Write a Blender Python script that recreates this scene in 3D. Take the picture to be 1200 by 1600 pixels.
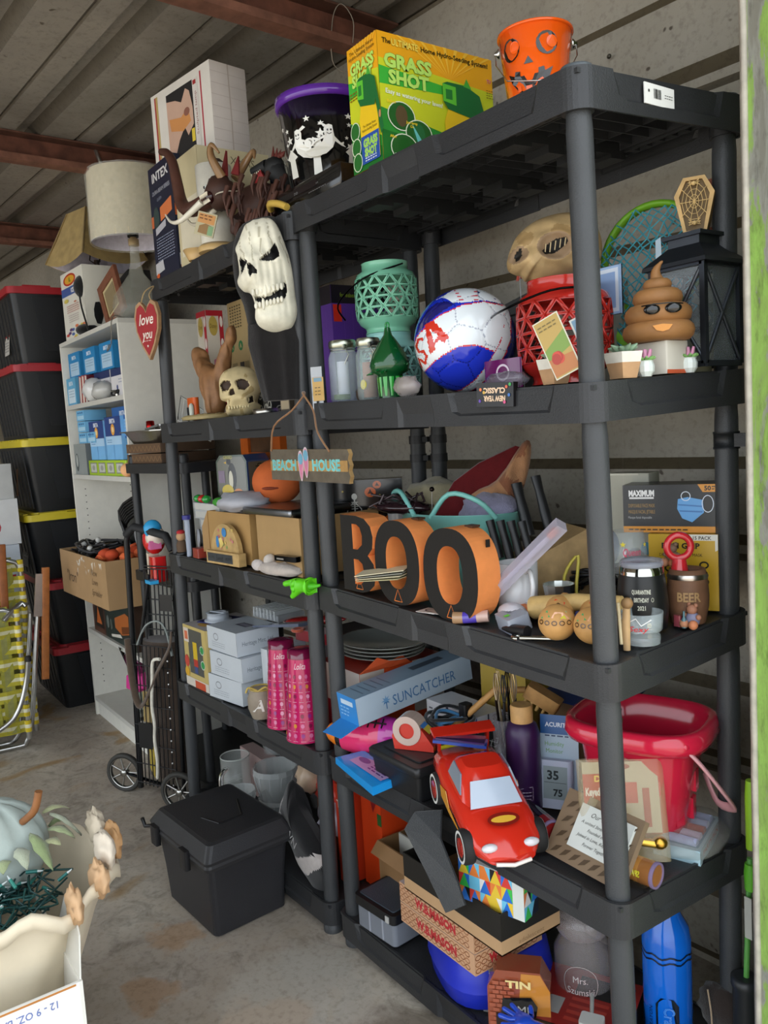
import bpy,bmesh,math,random
from mathutils import Vector,Matrix,Euler,noise
for _o in list(bpy.data.objects):bpy.data.objects.remove(_o)
sc=bpy.context.scene
PI=math.pi
cam_d=bpy.data.cameras.new('camera');cam=bpy.data.objects.new('camera',cam_d)
sc.collection.objects.link(cam);sc.camera=cam
cam_d.sensor_fit='VERTICAL';cam_d.sensor_height=36.0;cam_d.sensor_width=27.0
cam_d.lens=1292.59/1600.0*36.0;cam_d.clip_start=0.05;cam_d.clip_end=200
_yaw,_pit,_rol=-0.96520,-0.10262,-0.06140
_fw=Vector((math.sin(_yaw)*math.cos(_pit),math.cos(_yaw)*math.cos(_pit),math.sin(_pit)))
_r=_fw.cross(Vector((0,0,1))).normalized();_u=_r.cross(_fw)
_r2=math.cos(_rol)*_r+math.sin(_rol)*_u;_u2=-math.sin(_rol)*_r+math.cos(_rol)*_u
_m=Matrix((_r2,_u2,-_fw)).transposed().to_4x4();_m.translation=Vector((0.8891,-1.0388,1.3270))
cam.matrix_world=_m
w=bpy.data.worlds.new('sky');sc.world=w;w.use_nodes=True
_bg=w.node_tree.nodes['Background'];_bg.inputs[0].default_value=(0.86,0.93,1.0,1);_bg.inputs[1].default_value=2.15
sun_d=bpy.data.lights.new('sun','SUN');sun_d.energy=6.5;sun_d.angle=0.02;sun_d.color=(1,.95,.86)
sun=bpy.data.objects.new('sun',sun_d);sc.collection.objects.link(sun)
sun.rotation_euler=Vector((0.25,0.5,-1.0)).to_track_quat('-Z','Y').to_euler()
sc.view_settings.view_transform='Standard';sc.view_settings.look='None'
sc.view_settings.gamma=1.0;sc.view_settings.use_curve_mapping=False
sc.view_settings.exposure=0.38
def lin(h):
 h=h.lstrip('#');o=[]
 for i in(0,2,4):
  c=int(h[i:i+2],16)/255.0
  o.append(c/12.92 if c<=.04045 else((c+.055)/1.055)**2.4)
 return(o[0],o[1],o[2],1.0)
MATS={}
def finish(name,rough=.5,metal=0,var=.06,vscale=30,bump=.0,bscale=120,spec=.5,trans=0,coat=0,ior=1.45,sheen=0,sss=0,alpha=1.0):
 if name in MATS:return MATS[name]
 m=bpy.data.materials.new(name);m.use_nodes=True;nt=m.node_tree;N=nt.nodes;L=nt.links
 b=N['Principled BSDF']
 at=N.new('ShaderNodeAttribute');at.attribute_name='Col'
 tc=N.new('ShaderNodeTexCoord');nz=N.new('ShaderNodeTexNoise');nz.inputs['Scale'].default_value=vscale;nz.inputs['Detail'].default_value=4
 L.new(tc.outputs['Object'],nz.inputs['Vector'])
 mr=N.new('ShaderNodeMapRange');mr.inputs[1].default_value=.3;mr.inputs[2].default_value=.7
 mr.inputs[3].default_value=1-var;mr.inputs[4].default_value=1+var
 L.new(nz.outputs[0],mr.inputs[0])
 mx=N.new('ShaderNodeVectorMath');mx.operation='SCALE'
 L.new(at.outputs['Color'],mx.inputs[0]);L.new(mr.outputs[0],mx.inputs['Scale']);L.new(mx.outputs[0],b.inputs['Base Color'])
 b.inputs['Roughness'].default_value=rough;b.inputs['Metallic'].default_value=metal
 b.inputs['Specular IOR Level'].default_value=spec;b.inputs['Transmission Weight'].default_value=trans
 b.inputs['Coat Weight'].default_value=coat;b.inputs['Coat Roughness'].default_value=.08;b.inputs['IOR'].default_value=ior
 b.inputs['Sheen Weight'].default_value=sheen;b.inputs['Alpha'].default_value=alpha
 if bump:
  n2=N.new('ShaderNodeTexNoise');n2.inputs['Scale'].default_value=bscale;n2.inputs['Detail'].default_value=3
  L.new(tc.outputs['Object'],n2.inputs['Vector'])
  bp=N.new('ShaderNodeBump');bp.inputs['Strength'].default_value=bump;bp.inputs['Distance'].default_value=.002
  L.new(n2.outputs[0],bp.inputs['Height']);L.new(bp.outputs[0],b.inputs['Normal'])
 MATS[name]=m;return m
finish('card',.62,var=.05,vscale=14,bump=.15,bscale=60)
finish('glossy_card',.3,var=.03,vscale=14)
finish('plastic',.38,var=.03)
finish('shelf_plastic',.42,var=.12,vscale=9,bump=.35,bscale=420)
finish('shiny',.14,var=.02,coat=.5)
finish('matte',.8,var=.07,bump=.2)
finish('fabric',.92,var=.1,vscale=60,bump=.7,bscale=500,sheen=.3,spec=.2)
finish('metal',.28,metal=1,var=.05)
finish('chrome',.1,metal=1,var=.02)
finish('dullmetal',.42,metal=.85,var=.12,vscale=20)
finish('glass',.03,var=0,trans=1,spec=.5,ior=1.45)
finish('frosted',.35,var=0,trans=.85)
finish('film',.12,var=0,alpha=.28,spec=.9)
finish('film2',.15,var=0,alpha=.5,spec=.9)
finish('ceramic',.16,var=.02,coat=.3)
finish('rubber',.7,var=.08)
finish('wood',.55,var=.18,vscale=40,bump=.2)
finish('latex',.6,var=.16,vscale=25,bump=.5,bscale=60)
finish('rust',.75,metal=.1,var=.35,vscale=18,bump=.4,bscale=80)
class MB:
 def __init__(s,col='808080'):
  s.v=[];s.f=[];s.c=[];s.sm=[];s.M=Matrix.Identity(4);s.col=lin(col);s.smooth=False;s.map=None;s.lay=0
 def color(s,h):s.col=lin(h);return s
 def at(s,x=0,y=0,z=0,rz=0,rx=0,ry=0,sc=1):
  s.M=Matrix.Translation((x,y,z))@Euler((rx,ry,rz)).to_matrix().to_4x4()@Matrix.Diagonal((sc,sc,sc,1)if not isinstance(sc,tuple) else(*sc,1));return s
 def add(s,vs,fs,col=None,smooth=None):
  o=len(s.v);M=s.M
  s.v+=[tuple(M@Vector(p))for p in vs]
  c=lin(col)if isinstance(col,str) else(col or s.col);sm=s.smooth if smooth is None else smooth
  for f in fs:s.f.append([o+i for i in f]);s.c.append(c);s.sm.append(sm)
 def box(s,x0,x1,y0,y1,z0,z1,col=None,cols=None,taper=0):
  t=taper
  vs=[(x0+t,y0+t,z0),(x1-t,y0+t,z0),(x1-t,y1-t,z0),(x0+t,y1-t,z0),(x0,y0,z1),(x1,y0,z1),(x1,y1,z1),(x0,y1,z1)]
  fs=[(3,2,1,0),(4,5,6,7),(0,1,5,4),(1,2,6,5),(2,3,7,6),(3,0,4,7)]
  if cols:
   for f,cc in zip(fs,cols):s.add(vs,[f],cc,False)
  else:s.add(vs,fs,col,False)
 def rbox(s,x0,x1,y0,y1,z0,z1,r=.01,col=None,n=4,taper=0,bev=0):
  """box with rounded vertical edges, optional bevel on top/bottom"""
  def loop(ix,z,tp):
   o=[]
   for(cx,cy,a0)in((x1-r-ix-tp,y1-r-ix-tp,0),(x0+r+ix+tp,y1-r-ix-tp,PI/2),(x0+r+ix+tp,y0+r+ix+tp,PI),(x1-r-ix-tp,y0+r+ix+tp,1.5*PI)):
    for k in range(n+1):
     a=a0+PI/2*k/n;o.append((cx+r*math.cos(a),cy+r*math.sin(a),z))
   return o
  H=z1-z0
  lv=[(bev,z0,taper),(0,z0+bev,taper*(1-bev/H)),(0,z1-bev,taper*bev/H),(bev,z1,0)]if bev else[(0,z0,taper),(0,z1,0)]
  s.loft([loop(*q)for q in lv],col=col)
 def loft(s,loops,col=None,cap0=True,cap1=True,closed=True,smooth=True):
  n=len(loops[0]);vs=[p for l in loops for p in l];fs=[]
  for i in range(len(loops)-1):
   for j in range(n if closed else n-1):
    k=(j+1)%n;fs.append((i*n+j,i*n+k,(i+1)*n+k,(i+1)*n+j))
  s.add(vs,fs,col,smooth)
  if cap0:s.add(loops[0],[tuple(reversed(range(n)))],col,False)
  if cap1:s.add(loops[-1],[tuple(range(n))],col,False)
 def lathe(s,prof,n=24,col=None,cap0=True,cap1=True,sx=1,sy=1,smooth=True,cols=None):
  if cols:
   for i in range(len(prof)-1):
    s.lathe([prof[i],prof[i+1]],n,cols[i],cap0 and i==0,cap1 and i==len(prof)-2,sx,sy,smooth)
   return
  s.loft([[(r*sx*math.cos(2*PI*k/n),r*sy*math.sin(2*PI*k/n),z)for k in range(n)]for(r,z)in prof],col,cap0,cap1,smooth=smooth)
 def tube(s,pts,r,n=8,col=None,closed=False,smooth=True,flat=1.0):
  P=[Vector(p)for p in pts];m=len(P);loops=[];R=r if isinstance(r,(list,tuple)) else[r]*m;up=None
  for i,p in enumerate(P):
   if closed:d=P[(i+1)%m]-P[i-1]
   else:d=(P[min(i+1,m-1)]-P[max(i-1,0)])
   if d.length<1e-9:d=Vector((0,0,1))
   d.normalize()
   if up is None:up=Vector((0,0,1))if abs(d.z)<.9 else Vector((1,0,0))
   a=d.cross(up)
   if a.length<1e-6:a=d.orthogonal()
   a.normalize();b=a.cross(d).normalized();up=b
   loops.append([tuple(p+(a*math.cos(2*PI*k/n)+b*math.sin(2*PI*k/n)*flat)*R[i])for k in range(n)])
  if closed:loops.append(loops[0])
  s.loft(loops,col,not closed,not closed,smooth=smooth)
 def sphere(s,c=(0,0,0),r=1,sx=1,sy=1,sz=1,n=16,m=10,col=None,fn=None):
  loops=[]
  for i in range(1,m):
   a=-PI/2+PI*i/m;l=[]
   for k in range(n):
    t=2*PI*k/n;d=Vector((math.cos(a)*math.cos(t),math.cos(a)*math.sin(t),math.sin(a)));q=fn(d)if fn else 1
    l.append((c[0]+r*sx*d.x*q,c[1]+r*sy*d.y*q,c[2]+r*sz*d.z*q))
   loops.append(l)
  s.loft(loops,col,False,False)
  for l,zz,rev in((loops[0],-1,True),(loops[-1],1,False)):
   q=fn(Vector((0,0,zz)))if fn else 1
   vs=l+[(c[0],c[1],c[2]+zz*r*sz*q)];s.add(vs,[((k+1)%n,k,n)if rev else(k,(k+1)%n,n)for k in range(n)],col,True)
 def prism(s,poly,z0,z1,col=None,side=None):
  n=len(poly)
  s.add([(x,y,z0)for x,y in poly]+[(x,y,z1)for x,y in poly],[(i,(i+1)%n,n+(i+1)%n,n+i)for i in range(n)],side or col,False)
  s.add([(x,y,z1)for x,y in poly],[tuple(range(n))],col,False)
  s.add([(x,y,z0)for x,y in poly],[tuple(reversed(range(n)))],col,False)
 def face(s,o,u,v):
  o=Vector(o);u=Vector(u).normalized();v=Vector(v).normalized();nrm=u.cross(v)
  s.map=lambda a,b,l:o+u*a+v*b+nrm*(.0004+.00012*l);s.lay=0;return s
 def cyl(s,r,z0=0,r1=None,z1=1,a0=0,sy=1):
  """print map round a (conical) vertical surface; u = arc length at r, v = height above z0"""
  def f(a,b,l):
   rr=r if r1 is None else r+(r1-r)*b/(z1-z0)
   rr+=.0005+.00015*l;t=a0+a/r;return Vector((rr*math.cos(t),rr*math.sin(t)*sy,z0+b))
  s.map=f;s.lay=0;return s
 def pf(s,pts,faces,col):
  s.add([tuple(s.map(a,b,s.lay))for a,b in pts],faces,col,False)
 def poly(s,pts,col):s.lay+=1;s.pf(pts,[tuple(range(len(pts)))],col)
 def rect(s,a0,b0,a1,b1,col,nu=1):
  s.lay+=1
  pts=[];fs=[]
  for i in range(nu+1):
   a=a0+(a1-a0)*i/nu;pts+=[(a,b0),(a,b1)]
  for i in range(nu):fs.append((2*i,2*i+2,2*i+3,2*i+1))
  s.pf(pts,fs,col)
 def ell(s,a,b,ra,rb,col,n=18):s.poly([(a+ra*math.cos(2*PI*k/n),b+rb*math.sin(2*PI*k/n))for k in range(n)],col)
 def ring(s,a,b,ra,rb,t,col,n=20):
  s.lay+=1;pts=[]
  for k in range(n):
   c,d=math.cos(2*PI*k/n),math.sin(2*PI*k/n);pts+=[(a+ra*c,b+rb*d),(a+(ra-t)*c,b+(rb-t)*d)]
  s.pf(pts,[(2*k,(2*k+2)%(2*n),(2*k+3)%(2*n),2*k+1)for k in range(n)],col)
 def star(s,a,b,r,col,n=5,ph=PI/2,ri=.42):
  s.poly([(a+(r if k%2==0 else r*ri)*math.cos(ph+PI*k/n),b+(r if k%2==0 else r*ri)*math.sin(ph+PI*k/n))for k in range(2*n)],col)
 def line(s,pts,t,col):
  s.lay+=1
  P=[];m=len(pts)
  for i in range(m):
   d=Vector(pts[min(i+1,m-1)])-Vector(pts[max(i-1,0)]);d=d.normalized()if d.length else Vector((1,0));nn=Vector((-d.y,d.x))*t/2
   P+=[(pts[i][0]+nn.x,pts[i][1]+nn.y),(pts[i][0]-nn.x,pts[i][1]-nn.y)]
  s.pf(P,[(2*i,2*i+1,2*i+3,2*i+2)for i in range(m-1)],col)
 def text(s,t,a,b,h,col,w=None,align='c',bold=0,shear=0,rot=0,outline=None,arc=0,ow=.012):
  """text centred (or left 'l') at a,b with cap height h; optional full width w"""
  if outline:s.text(t,a,b,h,outline,w,align,bold+ow/max(h,.001)*h,shear,rot,None,arc)
  vs,fs,x0,x1=txt(t,round(bold,3),shear)
  s.lay+=1;W=(x1-x0)or 1;k=h/.7;kx=(w/W)if w else k
  off=-(x0+x1)/2*kx if align=='c' else-x0*kx
  c_,s_=math.cos(rot),math.sin(rot);P=[]
  for x,y in vs:
   X=x*kx+off;Y=y*k-h/2
   if arc:Y-=arc*(X*X)
   P.append((a+X*c_-Y*s_,b+X*s_+Y*c_))
  s.pf(P,fs,col)
 def lines(s,a0,b,a1,n,gap,t,col,seed=0,hh=None):
  """rows of tiny print"""
  R=random.Random(seed+7)
  for i in range(n):
   y=b-i*gap;x=a0
   while x<a1-t:
    L=R.uniform(.5,1)*t*5;s.rect(x,y,min(x+L,a1),y+(hh or t),col);s.lay-=1;x+=L+t*1.2
   if R.random()<.3:a1=a1-0
  s.lay+=1
 def mesh(s,name):
  me=bpy.data.meshes.new(name);me.from_pydata(s.v,[],s.f)
  at=me.attributes.new('Col','FLOAT_COLOR','CORNER');buf=[]
  for f,c in zip(s.f,s.c):buf+=list(c)*len(f)
  at.data.foreach_set('color',buf);me.polygons.foreach_set('use_smooth',s.sm);me.update();return me
 def build(s,name,fin='plastic',parent=None,label=None,loc=None,rz=0,rx=0,ry=0,mod=None,sub=0,solid=0):
  me=s.mesh(name);me.materials.append(MATS[fin]);o=bpy.data.objects.new(name,me);sc.collection.objects.link(o)
  if parent:o.parent=parent
  if loc:o.location=loc
  if rz or rx or ry:o.rotation_euler=(rx,ry,rz)
  if label:o['label']=label
  if solid:md=o.modifiers.new('thick','SOLIDIFY');md.thickness=solid;md.offset=0
  if sub:md=o.modifiers.new('sub','SUBSURF');md.levels=sub;md.render_levels=sub
  return o
_TX={}
def txt(t,bold=0,shear=0):
 k=(t,bold,shear)
 if k in _TX:return _TX[k]
 cu=bpy.data.curves.new('t','FONT');cu.body=t;cu.size=1;cu.resolution_u=2;cu.offset=bold;cu.shear=shear;cu.fill_mode='FRONT' if hasattr(cu,'fill_mode') else cu.fill_mode
 o=bpy.data.objects.new('t',cu);me=bpy.data.meshes.new_from_object(o)
 vs=[(v.co.x,v.co.y)for v in me.vertices];fs=[]
 for p in me.polygons:
  f=list(p.vertices)
  if p.normal.z<0:f.reverse()
  fs.append(tuple(f))
 bpy.data.objects.remove(o);bpy.data.curves.remove(cu);bpy.data.meshes.remove(me)
 xs=[v[0]for v in vs]or[0,1];_TX[k]=(vs,fs,min(xs),max(xs));return _TX[k]
def thing(name,label,cat,loc=(0,0,0),rz=0,group=None,rx=0,ry=0):
 o=bpy.data.objects.new(name,None);sc.collection.objects.link(o);o.empty_display_size=.02
 o.location=loc;o.rotation_euler=(rx,ry,rz);o['label']=label;o['category']=cat
 if group:o['group']=group
 return o
def tag(o,label,cat,group=None,kind=None):
 if label:o['label']=label
 if cat:o['category']=cat
 if group:o['group']=group
 if kind:o['kind']=kind
 return o
def one(mb,name,fin,label,cat,loc,rz=0,group=None,rx=0,ry=0,sub=0,solid=0):
 return tag(mb.build(name,fin,None,None,loc,rz,rx,ry,sub=sub,solid=solid),label,cat,group)
def dup(root,loc,rz=None,label=None):
 r=root.copy();sc.collection.objects.link(r);r.location=loc
 if rz is not None:r.rotation_euler.z=rz
 if label:r['label']=label
 for ch in list(root.children):
  c=ch.copy();sc.collection.objects.link(c);c.parent=r
  for g in list(ch.children):
   d=g.copy();sc.collection.objects.link(d);d.parent=c
 return r
def structure(o):o['kind']='structure';return o
def arcp(cx,cy,r,a0,a1,n,z=None):
 return[((cx+r*math.cos(a0+(a1-a0)*k/n),cy+r*math.sin(a0+(a1-a0)*k/n))+(()if z is None else(z,)))for k in range(n+1)]
def smoothpts(pts,n=4):
 """Catmull-Rom"""
 P=[Vector(p)for p in pts];o=[]
 for i in range(len(P)-1):
  a,b,c,d=P[max(i-1,0)],P[i],P[i+1],P[min(i+2,len(P)-1)]
  for k in range(n):
   t=k/n;o.append(tuple(.5*((2*b)+(c-a)*t+(2*a-5*b+4*c-d)*t*t+(3*b-a-3*c+d)*t*t*t)))
 o.append(tuple(P[-1]));return o
 # ==========================================================
def procmat(name,build):
 m=bpy.data.materials.new(name);m.use_nodes=True;build(m.node_tree,m.node_tree.nodes,m.node_tree.links,m.node_tree.nodes['Principled BSDF']);MATS[name]=m;return m
def _ramp(N,pts):
 r=N.new('ShaderNodeValToRGB');e=r.color_ramp.elements
 while len(e)<len(pts):e.new(.5)
 for q,(p,c)in zip(e,pts):q.position=p;q.color=lin(c)
 return r
def _noise(N,L,vec,scale,detail=5,rough=.6,dist=0):
 n=N.new('ShaderNodeTexNoise');n.inputs['Scale'].default_value=scale;n.inputs['Detail'].default_value=detail
 n.inputs['Roughness'].default_value=rough;n.inputs['Distortion'].default_value=dist;L.new(vec,n.inputs['Vector']);return n
def _mix(N,L,fac,a,b,mode='MIX',amt=None):
 x=N.new('ShaderNodeMix');x.data_type='RGBA';x.blend_type=mode
 if fac is None:x.inputs[0].default_value=amt
 else:L.new(fac,x.inputs[0])
 for i,q in((6,a),(7,b)):
  if isinstance(q,str):x.inputs[i].default_value=lin(q)
  else:L.new(q,x.inputs[i])
 return x.outputs[2]
def _conc(nt,N,L,b):
 tc=N.new('ShaderNodeTexCoord');V=tc.outputs['Object']
 n1=_noise(N,L,V,1.6,8,.62,.6);r1=_ramp(N,[(.3,'958a7a'),(.45,'a89e92'),(.58,'b9b0a2'),(.75,'cfc9be')]);L.new(n1.outputs[0],r1.inputs[0])
 n2=_noise(N,L,V,9,8,.7,1.2);r2=_ramp(N,[(.32,'8e8a80'),(.5,'ffffff'),(.7,'fffaf2')]);L.new(n2.outputs[0],r2.inputs[0])
 c=_mix(N,L,None,r1.outputs[0],r2.outputs[0],'MULTIPLY',.55)
 n3=_noise(N,L,V,3.3,4,.5,.8);r3=_ramp(N,[(.62,'000000'),(.7,'ffffff')]);L.new(n3.outputs[0],r3.inputs[0])
 c=_mix(N,L,r3.outputs[0],c,'a08560')
 for(x,y,r,col)in((-.47,-.1,.15,'4d4030'),(-.72,-.32,.13,'b2895e'),(-.78,-.22,.2,'b8b3a8'),(-1.2,-.35,.09,'a9835c'),(-1.02,-.5,.07,'9b7650'),(-1.75,-.45,.07,'5f4c3a'),(-.86,-.12,.1,'a8a49a')):
  d=N.new('ShaderNodeVectorMath');d.operation='DISTANCE';d.inputs[1].default_value=(x,y,0)
  wv=N.new('ShaderNodeVectorMath');wv.operation='MULTIPLY_ADD';nn=_noise(N,L,V,7,5,.6);L.new(nn.outputs['Color'],wv.inputs[0]);wv.inputs[1].default_value=(.22,.22,0);L.new(V,wv.inputs[2])
  sb=N.new('ShaderNodeVectorMath');sb.operation='SUBTRACT';L.new(wv.outputs[0],sb.inputs[0]);sb.inputs[1].default_value=(.11,.11,0)
  L.new(sb.outputs[0],d.inputs[0]);mr=N.new('ShaderNodeMapRange');mr.inputs[1].default_value=r;mr.inputs[2].default_value=r*.7;mr.inputs[3].default_value=0;mr.inputs[4].default_value=.55
  L.new(d.outputs['Value'],mr.inputs[0]);c=_mix(N,L,mr.outputs[0],c,col)
 n4=_noise(N,L,V,60,3,.6);r4=_ramp(N,[(.3,'c9c5bd'),(.5,'ffffff')]);L.new(n4.outputs[0],r4.inputs[0])
 c=_mix(N,L,None,c,r4.outputs[0],'MULTIPLY',.5);L.new(c,b.inputs['Base Color'])
 b.inputs['Roughness'].default_value=.6;bp=N.new('ShaderNodeBump');bp.inputs['Strength'].default_value=.25;bp.inputs['Distance'].default_value=.004
 L.new(n2.outputs[0],bp.inputs['Height']);L.new(bp.outputs[0],b.inputs['Normal'])
procmat('concrete',_conc)
def _galv(base,lo,hi,dark):
 def f(nt,N,L,b):
  tc=N.new('ShaderNodeTexCoord');V=tc.outputs['Object'];at=N.new('ShaderNodeAttribute');at.attribute_name='Col'
  n1=_noise(N,L,V,2.2,6,.6,.3);r1=_ramp(N,[(.3,lo),(.5,base),(.72,hi)]);L.new(n1.outputs[0],r1.inputs[0])
  n2=_noise(N,L,V,55,4,.7);r2=_ramp(N,[(.33,dark),(.5,'ffffff')]);L.new(n2.outputs[0],r2.inputs[0])
  c=_mix(N,L,None,r1.outputs[0],r2.outputs[0],'MULTIPLY',.35)
  n3=_noise(N,L,V,26,2,.4);r3=_ramp(N,[(.73,'000000'),(.76,'ffffff')]);L.new(n3.outputs[0],r3.inputs[0])
  c=_mix(N,L,r3.outputs[0],c,'5a5145');c=_mix(N,L,None,c,at.outputs['Color'],'MULTIPLY',1.0)
  L.new(c,b.inputs['Base Color']);b.inputs['Metallic'].default_value=.15;b.inputs['Roughness'].default_value=.55
  bp=N.new('ShaderNodeBump');bp.inputs['Strength'].default_value=.12;bp.inputs['Distance'].default_value=.002
  L.new(n2.outputs[0],bp.inputs['Height']);L.new(bp.outputs[0],b.inputs['Normal'])
 return f
procmat('siding',_galv('a8a193','969083','b5afa3','a09a90'))
procmat('roof_sheet',_galv('8f8a82','7d7870','a09a90','98928a'))
def _peel(nt,N,L,b):
 tc=N.new('ShaderNodeTexCoord');V=tc.outputs['Object']
 mp=N.new('ShaderNodeMapping');mp.inputs['Scale'].default_value=(1,1,.35);L.new(V,mp.inputs['Vector'])
 n=_noise(N,L,mp.outputs[0],11,7,.68,.6);r=_ramp(N,[(.36,'807f74'),(.43,'92938a'),(.46,'86a452'),(.58,'94c058'),(.72,'a4c878')]);L.new(n.outputs[0],r.inputs[0])
 n2=_noise(N,L,mp.outputs[0],60,4,.7);r2=_ramp(N,[(.3,'6f6b60'),(.5,'ffffff')]);L.new(n2.outputs[0],r2.inputs[0])
 c=_mix(N,L,None,r.outputs[0],r2.outputs[0],'MULTIPLY',.5);L.new(c,b.inputs['Base Color']);b.inputs['Roughness'].default_value=.6
 bp=N.new('ShaderNodeBump');bp.inputs['Strength'].default_value=.6;bp.inputs['Distance'].default_value=.003;L.new(n.outputs[0],bp.inputs['Height']);L.new(bp.outputs[0],b.inputs['Normal'])
procmat('peeling_paint',_peel)
WA=math.atan(.075)
def BW(xp,d,z=0):
 return Vector((xp*math.cos(WA)+d*math.sin(WA),.63+xp*math.sin(WA)-d*math.cos(WA),z))
BROT=WA
fl=MB('ffffff');fl.box(-8,.2,-3.9,1.3,-.12,0);o=structure(fl.build('floor','concrete'))
g=MB('ffffff');g.box(.2,14,-12,9,-.14,-.02);g.box(-14,.2,-12,-3.9,-.14,-.02);o=structure(g.build('outer_bounce_floor','concrete'))  # unseen outdoor ground, added to bounce sunlight into the room
mb=MB('ffffff');prof=[]
z=2.62;H=2.62
k=0
rows=[(2.62,0)]
for k in range(-1,6):
 zt=2.208-.5027*k
 rows+=[(zt+.013,0),(zt-.013,.016),(zt-.155,.016),(zt-.181,0),(zt-.2,0),(zt-.208,.005),(zt-.216,0)]
rows=[r for r in rows if-.02<r[0]<2.62];rows=sorted(set(rows+[(2.62,0),(0,0)]),reverse=True)
X0,X1=-7.2,.3
for i in range(len(rows)-1):
 (za,da),(zb,db)=rows[i],rows[i+1]
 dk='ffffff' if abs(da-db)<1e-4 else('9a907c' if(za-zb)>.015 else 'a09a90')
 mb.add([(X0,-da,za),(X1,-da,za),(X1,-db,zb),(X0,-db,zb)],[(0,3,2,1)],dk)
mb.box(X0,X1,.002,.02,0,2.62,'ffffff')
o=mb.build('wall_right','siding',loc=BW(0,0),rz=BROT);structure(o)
scr=MB('6a655c')
for zt in(2.208,1.705,1.203,.7):
 for xx in range(-11,2):
  q=BW(xx*.32-.1,.028,zt-.07);scr.at(q.x,q.y,q.z,rx=PI/2,rz=BROT).lathe([(.0055,0),(.0055,.003),(.003,.005)],8)
tag(scr.build('siding_screw','dullmetal',o),None,None,kind='stuff');bpy.data.objects['siding_screw'].matrix_parent_inverse=(Matrix.Translation(BW(0,0))@Matrix.Rotation(BROT,4,'Z')).inverted()
mb=MB('c8c4bc');mb.box(-.05,0,-6,.02,0,2.6);structure(mb.build('wall_far','siding',loc=BW(-5.6,0),rz=BROT))
mb=MB('c8c4bc');mb.box(-5.6,-4.9,-.05,0,0,2.6);structure(mb.build('wall_left','siding',loc=BW(0,4.1),rz=BROT))  # unseen left wall, cut down to a stub so more daylight gets in
mb=MB('c8c4bc');mb.box(.16,.22,-4.6,.02,2.50,3.1);structure(mb.build('wall_front','siding',loc=BW(0,0),rz=BROT))
mb=MB('ffffff');per=.3;prof=[]
d=.02
while d<4.0:
 prof+=[(d,0),(d+.028,.034),(d+.062,.034),(d+.09,0),(d+.16,0),(d+.165,.005),(d+.175,0)];d+=per
prof.append((4.2,0))
for i in range(len(prof)-1):
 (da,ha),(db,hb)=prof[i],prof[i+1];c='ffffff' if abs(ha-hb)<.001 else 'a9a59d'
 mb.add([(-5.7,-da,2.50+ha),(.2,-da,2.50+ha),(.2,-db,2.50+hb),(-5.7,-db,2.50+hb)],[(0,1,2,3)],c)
mb.box(-5.7,.3,-4.25,.02,2.56,2.57,'ffffff')
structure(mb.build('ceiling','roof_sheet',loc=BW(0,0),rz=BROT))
def beam(xp,n,lab):
 m=MB('5d3d31');m.box(-.004,.004,-4.15,-.02,2.40,2.50,'6b4334');m.box(-.004,.055,-4.15,-.02,2.395,2.402,'7a5242');m.box(-.004,.055,-4.15,-.02,2.492,2.498,'5d3d31');m.box(.047,.055,-4.15,-.02,2.402,2.418,'7a5242')
 o=m.build('ceiling_beam','rust',loc=BW(xp,0),rz=BROT);structure(o);o['label']=lab
 p=MB('5a3a2f');p.box(-.03,.03,-.075,-.028,2.12,2.41,'5a3a2f');q=p.build('wall_post','rust',loc=BW(xp,0),rz=BROT);structure(q)
beam(-1.2,1,'rusty steel beam over the near shelf unit');beam(-2.58,2,'rusty steel beam above the drum lampshade');beam(-3.9,3,'rusty steel beam furthest from the camera')
m=MB('b9b4aa');m.box(-.003,.06,-.05,0,2.385,2.39);m.box(-.006,0,-.05,-.01,2.385,2.505);m.box(.0,.05,-.045,-.035,2.39,2.40);m.tube([(.0,-.03,2.40),(.02,-.02,2.43),(0,-.035,2.50),(-.01,-.01,2.505)],.008,6)
one(m,'beam_clip','dullmetal','crumpled galvanised metal clip gripping the rusty beam above the lampshade','clip',BW(-2.58,.36),BROT)
m=MB('7d7468');m.tube(smoothpts([(0,0,0),(.02,-.01,.05),(.01,-.04,.09),(-.02,-.05,.06),(-.06,-.03,-.03),(-.05,0,-.06),(0,.01,-.07)]),.0018,6)
one(m,'wire_loop','dullmetal','thin bent wire hanging off the rusty beam behind the purple rimmed pail','wire',BW(-1.14,.2,2.4),BROT)
m=MB('9a958a');m.box(0,.11,-.02,.5,0,2.9);o=m.build('door_1','peeling_paint',loc=(.152,.205,0),rz=-.35);structure(o)
m=MB('b3ada0');n=60;R=random.Random(4);L0=[]
for i in range(n+1):
 zz=2.9*i/n;L0.append([(-.003+R.uniform(-.0008,.0008),-.025,zz),(.007+R.uniform(-.0012,.0012),-.026,zz),(.009,-.018,zz),(-.002,-.018,zz)])
m.loft(L0);m.build('trim_strip','wood',o,'bare weathered wooden edge strip')
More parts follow.
